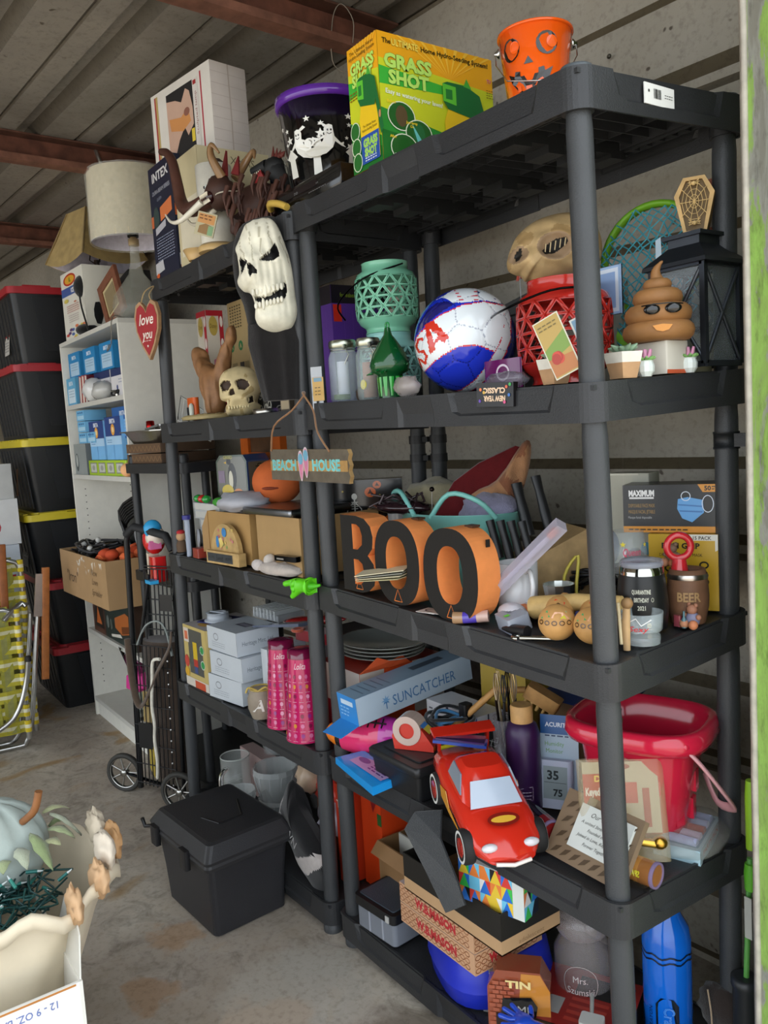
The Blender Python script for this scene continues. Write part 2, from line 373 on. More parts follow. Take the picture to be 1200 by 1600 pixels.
# ==========================================================
def lerp(a,b,t):return a+(b-a)*t
NEAR=dict(posts=lambda z:{'FR':(lerp(.007,-.009,(z-.4)/1.45),lerp(.005,-.010,(z-.4)/1.45)),'FL':(-.858,-.002),'BR':(lerp(-.008,.004,(z-.4)/1.4),lerp(.348,.354,(z-.4)/1.4)),'BL':(lerp(-.862,-.847,(z-.4)/1.4),lerp(.348,.365,(z-.4)/1.4))},tiers=[dict(FR=.088,FL=.089,BR=.088,BL=.088),dict(FR=.518,FL=.510,BR=.497,BL=.502),dict(FR=.927,FL=.949,BR=.946,BL=.955),dict(FR=1.377,FL=1.392,BR=1.391,BL=1.385),dict(FR=1.847,FL=1.857,BR=1.860,BL=1.853)])
FAR=dict(posts=lambda z:{'FR':(-.946+.0238*z,-.0152),'FL':(lerp(-1.795,-1.756,(z-.4)/1.4),lerp(-.046,-.032,(z-.4)/1.4)),'BR':(-.948+.0238*z,.338),'BL':(lerp(-1.795,-1.756,(z-.4)/1.4),.312)},tiers=[dict(FR=.09,FL=.09,BR=.09,BL=.09),dict(FR=.507,FL=.509,BR=.507,BL=.507),dict(FR=.943,FL=.948,BR=.945,BL=.948),dict(FR=1.381,FL=1.380,BR=1.378,BL=1.378),dict(FR=1.845,FL=1.837,BR=1.845,BL=1.838)])
SH=.0625
def deckp(U,tier,x,y):
 """world point on a tier's deck nearest to world x,y"""
 t=U['tiers'][tier-1];P=U['posts'](t['FR']);u=(x-P['FL'][0])/(P['FR'][0]-P['FL'][0]);v=(y-P['FR'][1])/(P['BR'][1]-P['FR'][1])
 z=lerp(lerp(t['FL'],t['FR'],u),lerp(t['BL'],t['BR'],u),v);return z
def D(tier,x,y,dz=0):return(x,y,deckp(NEAR,tier,x,y)+dz)
def DF(tier,x,y,dz=0):return(x,y,deckp(FAR,tier,x,y)+dz)
SHC='2b2c2e'
def shelf_mesh(U,tier):
 t=U['tiers'][tier-1];zt=t['FR'];P=U['posts'](zt);L=P['FR'][0]-P['FL'][0];DD=P['BR'][1]-P['FR'][1]
 def W(x,y,z):
  u,v=x/L,y/DD
  X=lerp(lerp(P['FL'][0],P['FR'][0],u),lerp(P['BL'][0],P['BR'][0],u),v)
  Y=lerp(lerp(P['FL'][1],P['FR'][1],u),lerp(P['BL'][1],P['BR'][1],u),v)
  Z=lerp(lerp(t['FL'],t['FR'],u),lerp(t['BL'],t['BR'],u),v)
  return(X,Y,Z+z)
 mb=MB(SHC);R=.031;h=SH
 def edge(x0,y0,x1,y1,nx,ny):
  E=math.hypot(x1-x0,y1-y0);c=E/2
  cw=.11 if E>.6 else-1
  rows=[0,-.004,-.036,-.044,-h]
  if cw>0:S=lambda z:[0,.05-z*.3,.062-z*.5,c-.115+z*.5,c-.103+z*.3,c-.06,c-.05,c+.05,c+.06,c+.103-z*.3,c+.115-z*.5,E-.062+z*.5,E-.05+z*.3,E]
  else:S=lambda z:[0,.045-z*.3,.057-z*.5,E/3,E*.5,E*2/3,E-.057+z*.5,E-.045+z*.3,E]
  flag=[0,0,1,1,0,0,0,0,0,0,1,1,0,0]if cw>0 else[0,0,1,1,1,1,1,0,0]
  flag2=[0,0,0,0,0,0,1,1,0,0,0,0,0,0]if cw>0 else[0]*9
  out=[]
  for i,z in enumerate(rows):
   ss=S(z);row=[]
   for j,s in enumerate(ss):
    rec=.009*flag[j]if i<3 else 0
    if flag2[j]and i>=2:rec=.007
    px=x0+(x1-x0)*s/E-nx*rec;py=y0+(y1-y0)*s/E-ny*rec;row.append((px,py,z))
   out.append(row)
  return out
 def corner(cx,cy,a0):
  return[[(cx+R*math.cos(a0+PI/2*k/6),cy+R*math.sin(a0+PI/2*k/6),z)for k in range(7)]for z in(0,-.004,-.036,-.044,-h)]
 segs=[edge(0,-R,L,-R,0,-1),corner(L,0,-PI/2),edge(L+R,0,L+R,DD,1,0),corner(L,DD,0),edge(L,DD+R,0,DD+R,0,1),corner(0,DD,PI/2),edge(-R,DD,-R,0,-1,0),corner(0,0,PI)]
 rows=[[],[],[],[],[]]
 for s in segs:
  for i in range(5):rows[i]+=s[i][:-1]if len(s[i]) else[]
 n=len(rows[0]);cx,cy=L/2,DD/2
 def inset(p,d):
  x,y,z=p;return(x+(d if x<cx else-d)*(1 if min(abs(x+R),abs(x-L-R))<.03 else 0),y+(d if y<cy else-d)*(1 if min(abs(y+R),abs(y-DD-R))<.03 else 0),z)
 rr=[[inset((x,y,-.004),.012)for x,y,z in rows[4]],[inset((x,y,0),.006)for x,y,z in rows[0]]]+rows+[[inset((x,y,-h),.004)for x,y,z in rows[4]],[inset((x,y,-.012),.006)for x,y,z in rows[4]]]
 loops=[[W(*p)for p in r]for r in rr]
 mb.loft(loops,SHC,True,False,smooth=False)
 mb2=mb
 def wb(x0,x1,y0,y1,z0,z1,col=SHC):
  vs=[W(*p)for p in((x0,y0,z0),(x1,y0,z0),(x1,y1,z0),(x0,y1,z0),(x0,y0,z1),(x1,y0,z1),(x1,y1,z1),(x0,y1,z1))]
  mb.add(vs,[(3,2,1,0),(4,5,6,7),(0,1,5,4),(1,2,6,5),(2,3,7,6),(3,0,4,7)],col,False)
 wb(-R+.006,L+R-.006,-R+.006,DD+R-.006,-.012,-.0045)
 nx=22
 for i in range(1,nx):
  x=L*i/nx;wb(x-.0015,x+.0015,.03,DD-.03,-.03,-.012)
 for yy in(.0,.055,.12,DD-.12,DD-.055,DD):wb(-.02,L+.02,yy-.0015,yy+.0015,-.034 if yy in(.055,DD-.055) else-.028,-.012)
 for y0,y1 in((.015,.045),(DD-.045,DD-.015)):
  wb(0,L,y0,y0+.006,-.036,-.03);wb(0,L,y1-.006,y1,-.036,-.03)
  for i in range(31):x=L*i/30;wb(x-.006,x+.006,y0+.006,y1-.006,-.036,-.03)
 for x in(L*.25,L*.5,L*.75):
  for q in range(7):
   a,b=q/7,(q+1)/7;dz=-.056+.018*math.sin(PI*(a+b)/2*3)**2;wb(x-.03,x+.03,.04+(DD-.08)*a,.04+(DD-.08)*b,dz,-.012,'232425')
 for(px,py)in((0,0),(L,0),(0,DD),(L,DD)):
  lo=[[W(px+r*math.cos(2*PI*k/16),py+r*math.sin(2*PI*k/16),z)for k in range(16)]for r,z in((.0245,-h+.001),(.027,-.02),(.027,-.006))]
  mb.loft(lo,SHC,True,False)
 return mb
def shelf_unit(U,label,caps=()):
 t=thing('shelving_unit',label,'shelf',(0,0,0))
 for k in range(1,6):shelf_mesh(U,k).build('shelf','shelf_plastic',t)
 for c in('FR','FL','BR','BL'):
  for k in range(0,5):
   z0=0 if k==0 else U['tiers'][k-1][c]-.01;z1=U['tiers'][k][c]-SH+.004
   if k==4:z1=U['tiers'][4][c]-SH+.004
   p0=U['posts'](z0)[c];p1=U['posts'](z1)[c];mb=MB('3a3c3e');H=z1-z0;lo=[]
   rad=[(0,.024),(.03,.0235),(.045,.0205)]if k==0 else[(0,.0205),(H*.5,.0207),(H-.03,.0207),(H-.01,.0195),(H,.0195)]
   if k==0:rad=[(0,.026),(.02,.026),(.022,.0225),(H,.0225)]
   for(zz,r)in rad:
    q=zz/H;cx,cy=lerp(p0[0],p1[0],q),lerp(p0[1],p1[1],q);lo.append([(cx+r*math.cos(2*PI*j/20),cy+r*math.sin(2*PI*j/20),z0+zz)for j in range(20)])
   mb.loft(lo);mb.build('post','shelf_plastic',t)
  z5=U['tiers'][4][c];p=U['posts'](z5)[c]
  mb=MB('4d5357');mb.at(p[0],p[1],z5).lathe([(.026,0),(.026,.003),(.024,.006),(.012,.0075)],20);mb.build('post_cap','shelf_plastic',t)
 return t
unit_near=shelf_unit(NEAR,'black plastic five-tier shelving unit nearest the door jamb, holding the USA football and red bucket')
m=MB('e8e8e4');m.box(-.002,0,0,.075,0,.032);m.face((0,.0,.0),(0,1,0),(0,0,1))
R=random.Random(1)
for i in range(16):m.rect(.022+i*.0012,.010,.022+i*.0012+R.choice((.0004,.0008)),.025,'202020');m.lay=0
m.lines(.05,.018,.07,2,.004,.0012,'555555');m.rect(.008,.018,.012,.022,'444444')
q=deckp(NEAR,5,0,.1)
m.build('barcode_sticker','glossy_card',unit_near,'white barcode sticker',loc=(.0275,.105,q-.042))
unit_far=shelf_unit(FAR,'black plastic five-tier shelving unit further from the camera, holding the skull and cardboard boxes')
BND=[]
for zz in(1.275,1.225):
 x0,y0=NEAR['posts'](1.25)['BL'];x1,y1=FAR['posts'](1.25)['BR']
 BND.append((zz,x0,y0,x1,y1))
t=thing('post_clamp','black plastic clamp joining the rear posts of the two shelving units','clamp',(0,0,0))
for(zz,x0,y0,x1,y1)in BND:
 for(x,y)in((x0,y0),(x1,y1)):m=MB('222426');m.at(x,y,zz).lathe([(.0235,0),(.0235,.022)],18);m.build('ring','shelf_plastic',t)
 m=MB('222426');m.box(x1+.02,x0-.02,min(y0,y1)-.002,max(y0,y1)-.006,zz+.004,zz+.018);m.build('bridge','shelf_plastic',t)
m=MB('222426');x0,y0=NEAR['posts'](1.25)['BR'];m.at(x0,y0,1.248).lathe([(.0235,0),(.0235,.004),(.0225,.004),(.0225,.028),(.0235,.028),(.0235,.032)],18)
m.at(x0,y0,1.252,rz=.12);m.box(.02,.12,-.012,.012,0,.024)
one(m,'post_bracket','shelf_plastic','black plastic bracket clipped round the rear post beside the green door jamb','bracket',(0,0,0))
# ==========================================================
def bin_(z,h,x,y,lid,label,rz=0,W=.39,LN=.7):
 t=thing('storage_tote',label,'storage bin',(x,y,z),rz,'black storage totes stacked by the bookcase')
 m=MB('1d1f21');tp=.035;hh=h-.03
 m.rbox(-LN,0,0,W,0,hh,.03,'1b1d1f',5,tp)
 def side(u,zz):k=tp*(1-zz/hh);return(u,k-.004,zz)
 for u in(-.08,-.15,-.22,-.3,-.37,-.44,-.52,-.6):
  m.add([side(u-.016,.02),side(u+.016,.02),side(u+.02,hh-.03),side(u-.02,hh-.03),(u-.016,tp+.01,.02),(u+.016,tp+.01,.02),(u+.02,.01,hh-.03),(u-.02,.01,hh-.03)],[(0,1,2,3),(0,3,7,4),(1,5,6,2),(3,2,6,7)],'26282b',False)
 def end(v,zz,o):k=tp*(1-zz/hh);return(-k+o,v,zz)
 a=[(.1,hh-.03),(.31,hh-.03),(.26,.06),(.15,.06)]
 m.add([end(v,q,.005)for v,q in a]+[end(v,q,-.01)for v,q in a],[(0,1,2,3)[::-1],(0,1,5,4),(1,2,6,5),(2,3,7,6),(3,0,4,7)],'232528',False)
 m.build('tub','plastic',t)
 l=MB(lid);l.rbox(-LN-.012,.012,-.012,W+.012,h-.045,h-.012,.035,lid,5);l.rbox(-LN+.03,-.03,.03,W-.03,h-.012,h-.004,.03,lid,5)
 for u in range(8):l.box(-LN+.06+u*.08,-LN+.1+u*.08,-.008,.012,h-.012,h-.006,lid)
 l.box(-.02,.014,.06,W-.2,h-.012,h-.005,lid);l.build('lid','plastic',t)
 return t
RED,YEL='a82830','d4c02c'
bin_(0,.335,-3.395,-.115,RED,'black tote with red lid at the very bottom of the stack beside the bookcase')
bin_(.331,.335,-3.40,-.11,RED,'black tote with red lid second from the bottom of the stack')
b3=bin_(.662,.347,-3.46,-.17,YEL,'black tote with yellow lid and a white paper taped on, third from the bottom')
m=MB('c9c8c4');m.face((0,0,0),(1,0,0),(0,.1,1));m.rect(0,0,.12,.2,'d0cfcb');m.lines(.02,.17,.1,9,.016,.006,'9a9a9a');m.build('taped_note','matte',b3,'white paper note',loc=(-.27,.012,.06))
b4=bin_(1.005,.375,-3.46,-.15,YEL,'black tote with the upper yellow lid and a torn brown tape scrap')
m=MB('a5764e');m.add([(0,0,0),(.05,0,0),(.04,.005,.07),(.05,.01,.14),(.01,.01,.14),(.008,.005,.07)],[(0,1,2,3,4,5)]);m.build('tape_scrap','card',b4,'torn brown tape',loc=(-.29,-.0,.08))
bin_(1.376,.372,-3.47,-.15,RED,'black tote with red lid second from the top of the stack')
b6=bin_(1.744,.38,-3.47,-.14,RED,'black tote with red lid on top of the stack')
m=MB('c9c8c4');m.face((0,0,0),(1,0,0),(0,.1,1));m.rect(0,0,.11,.12,'bdbab4');m.rect(0,.09,.11,.14,'a83a35');m.lines(.01,.06,.1,4,.014,.006,'7a7a7a');m.build('label_sticker','matte',b6,'white and red sticker',loc=(-.3,.01,.06))
def carton(name,lab,x,y,z,w,d,h,col,rz=0,fn=None,grp=None,fin='card',cat='box'):
 m=MB(col);m.rbox(0,w,0,d,0,h,.003,col,2)
 if fn:fn(m,w,d,h)
 return one(m,name,fin,lab,cat,(x,y,z),rz,grp)
def _beer(m,w,d,h):
 m.face((0,0,0),(1,0,0),(0,0,1));m.rect(0,0,w,h,'c3ccd6');m.rect(0,0,w,h*.35,'3d4a66');m.text('ed',w*.6,h*.55,h*.35,'b02a35',shear=.3,bold=.03)
 m.poly([(0,h*.3),(w*.3,h*.45),(w*.5,h*.32),(w*.8,h*.5),(w,h*.3)],'8fa3bf')
 m.face((w,0,0),(0,1,0),(0,0,1));m.rect(0,0,d,h,'c3ccd6');m.text('ed',d*.5,h*.5,h*.35,'b02a35',shear=.3,bold=.03)
def _beer2(m,w,d,h):
 m.face((w,0,0),(0,1,0),(0,0,1));m.rect(0,0,d,h,'d5d6d6');m.ell(d*.4,h*.4,d*.3,h*.25,'b0303a');m.text('e',d*.4,h*.4,h*.25,'f0eeee',bold=.04,shear=.3)
carton('beverage_carton','silver-blue drinks carton with red script at the lower left edge behind the lawn chairs',-3.75,-.62,0,.42,.3,.42,'aab3bf',.05)
carton('beverage_carton','silver-blue drinks carton with red script beside the tote with taped paper',-3.78,-.55,.42,.4,.3,.45,'aab3bf',.05,_beer)
carton('beverage_carton','white carton with red swirl print beside the yellow lidded totes',-3.8,-.5,.87,.38,.28,.22,'d5d6d6',.02,_beer2)
carton('shipping_carton','small plain white carton at the left edge on top of the drinks cartons',-3.8,-.48,1.09,.36,.26,.17,'c9cac8',0)
BX0,BX1,BY0,BY1,BH=-3.24,-2.35,.01,.345,1.79
bc=thing('bookcase','tall white bookcase against the siding, full of boxes, left of the black shelves','bookcase',(BX0,BY0,0))
BWd,BD=BX1-BX0,BY1-BY0;WH='e6e4da'
def pl(nm,*b,col=WH,lab=None):
 m=MB(col);m.box(*b,col);return m.build(nm,'plastic',bc,lab)
p=pl('side_panel',0,.018,0,BD-.006,0,BH)
m=MB('55534e')
for zz in[k*.032+.48 for k in range(5)]+[k*.032+.16 for k in range(9)]+[k*.032+.7 for k in range(14)]:
 for yy in(.05,.27):m.at(.0185,yy,zz,ry=PI/2).lathe([(.003,0),(.003,.001)],6)
tag(m.build('peg_hole','matte',p),None,None,kind='stuff')
pl('side_panel',BWd-.018,BWd,0,BD-.006,0,BH);pl('back_panel',.018,BWd-.018,BD-.006,BD,0,BH,col='d2d3d0')
pl('top_board',0,BWd,0,BD,BH,BH+.018,col='cfcdc4');pl('plinth',.018,BWd-.018,.012,.03,0,.06)
for zz in(.095,.44,1.19,1.515):pl('shelf_board',.018,BWd-.018,0,BD-.006,zz-.02,zz,col='c9c7bf')
def B(x,y,z):return(x,y,z)
def _filt(c1,c2,txt_='BRITA'):
 def f(m,w,d,h):
  m.face((0,0,0),(1,0,0),(0,0,1));m.rect(0,0,w,h,c1);m.rect(w*.12,h*.08,w*.88,h*.6,c2);m.text(txt_,w*.5,h*.8,h*.14,'dfe9f2',bold=.03);m.lines(w*.2,h*.5,w*.8,3,h*.1,h*.03,'7f9fb8')
  m.face((w,0,0),(0,1,0),(0,0,1));m.rect(0,0,d,h,c1);m.text(txt_,d*.5,h*.75,h*.12,'dfe9f2',bold=.03)
 return f
G1='blue filter cartons on the upper bookcase shelf'
for i,(x,lb)in enumerate(((-3.2,'leftmost'),(-2.99,'middle'),(-2.77,'rightmost'))):
 carton('filter_carton',f'bright blue filter carton, {lb} of the three in the top bookcase row',x,.035+.01*i,1.64,.17,.12,.115,'1f7fb8',.03,_filt('1f7fb8','a8c6dc'),G1)
carton('filter_carton','pale blue filter carton under the leftmost bright blue one',-3.215,.02,1.515,.15,.15,.125,'9cc3da',0,_filt('5fa6cc','c9dbe6'),G1)
def _navy(m,w,d,h):
 m.face((0,0,0),(1,0,0),(0,0,1));m.rect(0,0,w,h,'d6d4d6');m.rect(0,h*.75,w,h,'23305f');m.ell(w*.35,h*.35,w*.05,w*.05,'3a4a80');m.lines(w*.45,h*.6,w*.8,2,h*.1,h*.03,'8890a8')
carton('medicine_carton','white carton with navy top band, left one on the upper bookcase shelf',-2.9,.06,1.515,.2,.16,.125,'d6d4d6',.04,_navy)
carton('medicine_carton','white carton with navy top band, against the right side panel of the bookcase',-2.66,.06,1.515,.22,.16,.12,'d6d4d6',0,_navy)
for i,c in enumerate(('a2393a','c4564e','8c2f3d')):
 m=MB(c);m.box(0,.035,0,.15,0,.125,c);m.box(.003,.032,-.001,.148,.004,.121,'d8cfc4');m.box(0,.003,-.002,.15,0,.125,c);m.box(.032,.035,-.002,.15,0,.125,c)
 one(m,'paperback_book','card',('dark red book leaning beside the pale blue carton','salmon red book between two darker books in the bookcase','maroon book nearest the plastic-wrapped bundle')[i],'book',(-3.045+i*.045,.03,1.516),0,'red books on the upper bookcase shelf',ry=.12)
m=MB('c9c9c6');m.sphere((0,0,.05),.07,1.0,.8,.75,14,9,'d6d6d4',lambda d:1+.18*noise.noise(d*3));m.sphere((.11,0,.04),.055,1.3,.9,.75,12,8,'b9b9b5',lambda d:1+.25*noise.noise(d*4))
one(m,'wrapped_bundle','shiny','crumpled white bundle in clear plastic wrap on the upper bookcase shelf','bundle',(-2.86,.05-.0,1.516))
m=MB('8d8a84');R=random.Random(3)
for i in range(9):m.tube(smoothpts([(R.uniform(-.05,.05),R.uniform(-.03,.03),R.uniform(.006,.03))for _ in range(4)]),.005,5,('b5b2aa','2c2c2c','6a675f')[i%3])
tag(one(m,'metal_oddments','metal','tangle of small shiny metal bits at the right end of the upper bookcase shelf','hardware',(-2.6,.07,1.516)),None,None,kind='stuff')
lb='6fb0d8'
def _small(m,w,d,h):
 m.face((0,0,0),(1,0,0),(0,0,1));m.rect(0,0,w,h,'6fb0d8');m.rect(w*.1,h*.15,w*.9,h*.5,'a9d0e6');m.lines(w*.15,h*.7,w*.8,1,.01,h*.15,'2d6aa0')
k=0
for row,(zz,xs)in enumerate(((1.335,(-3.13,-2.99)),(1.385,(-3.13,)),(1.435,(-3.135,)))):
 for x in xs:
  carton('filter_carton',('small light blue carton stacked left, lowest layer on the shelf with the lime strip','small light blue carton beside the lowest one of the little stack','small light blue carton, middle of the little stack','small light blue carton on top of the little stack')[k],x,.03,zz+.0015*row,.13,.1,.048,lb,0,_small,'small light blue cartons');k+=1
carton('filter_carton','grey and dark photo-print carton under the little light blue cartons',-3.2,.02,1.19,.2,.2,.143,'5c6468',0,lambda m,w,d,h:(m.face((0,0,0),(1,0,0),(0,0,1)),m.rect(0,0,w,h,'8b918f'),m.ell(w*.2,h*.4,w*.14,h*.3,'4a5152'),m.ell(w*.2,h*.45,w*.08,h*.2,'aeb3ae')))
carton('filter_carton','dark blue filter carton against the right side of the lower filled bookcase shelf',-2.66,.05,1.345,.27,.15,.13,'2a5fa0',0,_filt('2a5fa0','7fb0dc'))
carton('filter_carton','flat teal carton lying on the dark blue carton in the bookcase',-2.67,.12,1.476,.18,.1,.02,'2a8fb8',.1)
def _fil2(m,w,d,h):
 m.face((0,0,0),(1,0,0),(0,0,1));m.rect(0,0,w,h,'76b2e2');m.rect(0,h*.55,w,h,'27407e');m.rect(0,h*.35,w,h*.55,'a9cdea');m.text('BRITA',w*.5,h*.9,h*.1,'e8eef6',bold=.03);m.ell(w*.5,h*.7,w*.12,w*.12,'e0a040');m.ell(w*.5,h*.7,w*.06,w*.06,'f3d9a0');m.rect(w*.49,0,w*.51,h*.35,'4f86c0');m.lines(w*.1,h*.45,w*.4,2,h*.05,h*.02,'5f87b0')
for i,x in enumerate((-2.95,-2.71)):
 carton('filter_carton',('navy and light blue filter carton, left of the pair with orange discs','navy and light blue filter carton, right of the pair with orange discs')[i],x,.03,1.19+.068,.2,.08,.17+.01*i,'76b2e2',.02,_fil2,'filter cartons with orange discs')
m=MB('a8c82c');m.rbox(0,.5,0,.09,0,.066,.006,'a8c82c',3);m.face((0,0,0),(1,0,0),(0,0,1))
for i in range(4):m.rect(.03+i*.118,.01,.12+i*.118,.056,'8a8c80');m.rect(.036+i*.118,.015,.114+i*.118,.051,'c4c6bb');m.ell(.075+i*.118,.033,.02,.012,'9a9c92')
one(m,'lime_gift_strip','plastic','lime green box with four grey square windows under the filter cartons','box',(-2.97,.018,1.19),.02)
m=MB('f0b080');m.at(0,0,0,rx=PI/2);m.lathe([(.0,0),(.03,0),(.03,.012),(0,.012)],18,cap0=False,cap1=False);m.sphere((0,0,.006),.02)
m=MB('efb27e');m.sphere((0,0,.028),.03,1,1,.95,14,9)
one(m,'peach_ball','matte','small peach-coloured ball by the lime green box','ball',(-2.44,.025,1.189))
def _fire(m,w,d,h):
 m.face((w,0,0),(0,1,0),(0,0,1));m.rect(0,0,d,h,'3a2a22')
 m.face((0,0,0),(1,0,0),(0,0,1));m.rect(0,0,w,h,'23302c');m.rect(0,0,w*.3,h,'5a3527');m.rect(w*.04,h*.12,w*.27,h*.7,'1a1512');m.poly([(w*.08,h*.2),(w*.13,h*.6),(w*.17,h*.4),(w*.22,h*.2)],'c8682a');m.rect(w*.05,h*.78,w*.26,h*.92,'2a1a14')
 m.text('FIRE',w*.42,h*.78,h*.1,'c4b58a');m.poly([(w*.55,h*.3),(w*.7,h*.2),(w*.97,h*.35),(w*.97,h*.62),(w*.8,h*.7),(w*.55,h*.5)],'b0622c');m.poly([(w*.7,h*.22),(w*.97,h*.37),(w*.97,h*.5),(w*.7,h*.38)],'6b3a1c');m.poly([(w*.45,h*.06),(w*.7,h*.14),(w*.66,h*.2),(w*.44,h*.11)],'d8d4c8');m.ell(w*.38,h*.35,w*.03,h*.14,'6d756f');m.ell(w*.46,h*.33,w*.03,h*.12,'4d554f')
carton('heater_carton','dark brown and green carton with fire and firelog pictures in the bookcase',-3.16,.025,.44,.62,.26,.215,'4a3a30',0,_fire,fin='glossy_card')
t=thing('cardboard_box','open brown cardboard box with handwriting, sticking out of the bookcase','box',(-2.47,-.16,.663),.12)
def obox(t,w,d,h,th,col,inner='8c7150',flare=0.0,fin='card',base=True):
 for(a,b,c,e)in((0,w,0,th),(0,w,d-th,d),(0,th,th,d-th),(w-th,w,th,d-th)):
  m=MB(col);m.box(a,b,c,e,0,h,col);m.build('side_panel',fin,t)
 if base:m=MB(col);m.box(th,w-th,th,d-th,0,th);m.build('bottom_panel',fin,t)
t.location=(-3.1,-.115,.658);t.rotation_euler.z=.02
obox(t,.66,.36,.2,.006,'a3835c')
m=MB('2a2119');m.face((0,0,0),(1,0,0),(0,0,1));m.text('"Iron"',.18,.09,.05,'3a2c1e',shear=.2);m.text('New',.5,.14,.03,'6a5338',shear=.4);m.text('Lawn',.5,.1,.026,'6a5338',shear=.4);m.text('Sprinkler',.52,.055,.026,'6a5338',shear=.4);m.build('handwriting','card',t,'dark marker handwriting')
m=MB('e6ded0');R=random.Random(5)
for i in range(14):a,b=R.uniform(.26,.6),R.uniform(.13,.19);m.face((0,0,0),(1,0,0),(0,0,1));m.poly([(a,b),(a+R.uniform(.01,.03),b+R.uniform(-.01,.01)),(a+R.uniform(.005,.02),b-R.uniform(.01,.03))],'e9e2d2')
m.build('packing_tape','shiny',t,'shiny torn clear tape')
m=MB('2b2b2c');R=random.Random(9)
for i in range(26):m.tube(smoothpts([(R.uniform(.03,.33),R.uniform(.03,.3),R.uniform(.13,.235))for _ in range(4)]),.006,5,R.choice(('222224','3a3a3c','8a8a88','2e2a26')))
for p_ in((.12,.08,.22),(.2,.12,.24),(.27,.06,.215)):m.sphere(p_,.013,n=8,m=6,col='c9c9c4')
tag(one(m,'cable_tangle','plastic','tangle of dark cords and shiny bits in the open cardboard box','cables',(-3.1,-.115,.658),.02),None,None,kind='stuff')
m=MB('d2542a');R=random.Random(2)
for i in range(16):m.sphere((R.uniform(.36,.63),R.uniform(.04,.2),R.uniform(.17,.215)),.028,1,1,.8,7,5,R.choice(('d9592c','c44a26','e06a38')),lambda d:1+.4*noise.noise(d*2.3))
tag(one(m,'orange_foam_pieces','matte','heap of orange pieces in the right half of the open cardboard box','foam',(-3.1,-.115,.658),.02),None,None,kind='stuff')
m=MB('17181a');m.rbox(0,.42,0,.18,0,.17,.02,'17181a',3)
for i in range(7):m.tube(smoothpts([(.06+.01*i,-.01,.02),(.08,-.02-.004*i,.14+.01*i),(.24+.01*i,.02,.2+.012*i),(.4,.06,.15)]),.008,6,'0f1011')
m.tube(smoothpts([(.22,-.01,.17),(.2,-.022,.1),(.24,-.02,.03),(.3,-.02,0.02)]),.004,6,'8a8c8c')
one(m,'black_electric_device','plastic','black appliance wrapped in its cables behind the orange pieces','appliance',(-2.85,.12,.83),0)
t=thing('glass_vase','flared clear glass vase with a pink base piece on the lowest bookcase shelf','vase',(-2.72,.075,.095))
m=MB('e8f2ee');m.lathe([(.035,0),(.03,.03),(.022,.12),(.03,.2),(.075,.34),(.071,.34),(.027,.2),(.018,.12),(.02,.03)],12,cap1=True);m.build('vessel','glass',t)
m=MB('d23a8c');m.at(0,0,.13).lathe([(.03,0),(.055,.02),(.05,.075),(.02,.09)],7,smooth=False);m.build('pink_wrap','plastic',t)
TZ=BH+.018+.001
t=thing('table_lamp','clear glass bottle lamp with a plastic-wrapped cream drum shade','lamp',(-2.505,.155,TZ))
m=MB('c8c8ba');m.lathe([(.09,0),(.1,.012),(.105,.07),(.098,.11),(.06,.16),(.03,.2),(.02,.25),(.018,.31),(.021,.315)],28,cap1=False);m.build('bottle_base','film',t,'clear glass bottle base')
m=MB('b09870');m.at(0,0,.312).lathe([(.021,0),(.021,.025),(.012,.03),(.012,.05)],16);m.build('cork_neck','wood',t)
m=MB('1c1c1c');m.at(0,0,.345).lathe([(.022,0),(.024,.03),(.01,.04),(.01,.16)],14);m.build('socket','plastic',t)
m=MB('d8cfb2');sh=[(.16,.325),(.16,.592),(.158,.592),(.158,.325)]
m.lathe([(.165,.325),(.16,.594)],44,'d6cdae',False,False);m.lathe([(.157,.594),(.162,.325)],44,'e6e2ee',False,False);m.build('lamp_shade','fabric',t,'cream drum shade')
m=MB('e8e8e0');N_=60;lo=[]
for zz in[.318+.028*i for i in range(11)]:lo.append([((.1665+.0022*math.sin(k*2.1+zz*20)+.002*noise.noise(Vector((k*.3,zz*9,0))))*math.cos(2*PI*k/N_),(.1665+.0022*math.sin(k*2.1+zz*20)+.002*noise.noise(Vector((k*.3,zz*9,0))))*math.sin(2*PI*k/N_),zz)for k in range(N_)])
m.loft(lo,None,False,False);m.build('plastic_wrap','film',t,'clear plastic wrap round the shade')
m=MB('8a8478');m.tube(smoothpts([(.09,-.02,.01),(.13,-.1,.0),(.16,-.165,.0),(.162,-.18,-.1),(.168,-.2,-.13),(.2,-.2,-.11)]),.003,6);m.build('power_cord','film2',t,'pale cord')
t=thing('table_lamp','dark pole lamp with a tan leather-look square tapered shade','lamp',(-3.0,.15,TZ),.25)
m=MB('3a2a24');m.lathe([(.07,0),(.07,.015),(.02,.03),(.012,.05),(.012,.35)],16);m.build('pole','wood',t)
m=MB('2a2523')
for a in(0,2.1,4.2):m.tube([(0,0,.33),(.03*math.cos(a),.03*math.sin(a),.35),(.02*math.cos(a),.02*math.sin(a),.4)],.003,5)
m.build('harp','metal',t)
m=MB('a08a5c');q=[(.21,.34,0),(.09,.57,.0)]
def sq(r,z,n=6,bow=.0):
 o=[]
 for s in range(4):
  a=PI/4+s*PI/2;b=a+PI/2
  for k in range(n):u=k/n;x=lerp(r*1.3*math.cos(a),r*1.3*math.cos(b),u);y=lerp(r*1.3*math.sin(a),r*1.3*math.sin(b),u);o.append((x,y,z-bow*4*u*(1-u)))
 return o
m.loft([sq(.175,.34,bow=.03),sq(.13,.44,bow=.012),sq(.085,.56)],'ab9463',False,False,smooth=False);m.loft([sq(.083,.56),sq(.128,.44,bow=.012),sq(.173,.341,bow=.03)],'d8d4e0',False,False,smooth=False);m.build('lamp_shade','latex',t,'mottled tan shade with white lining')
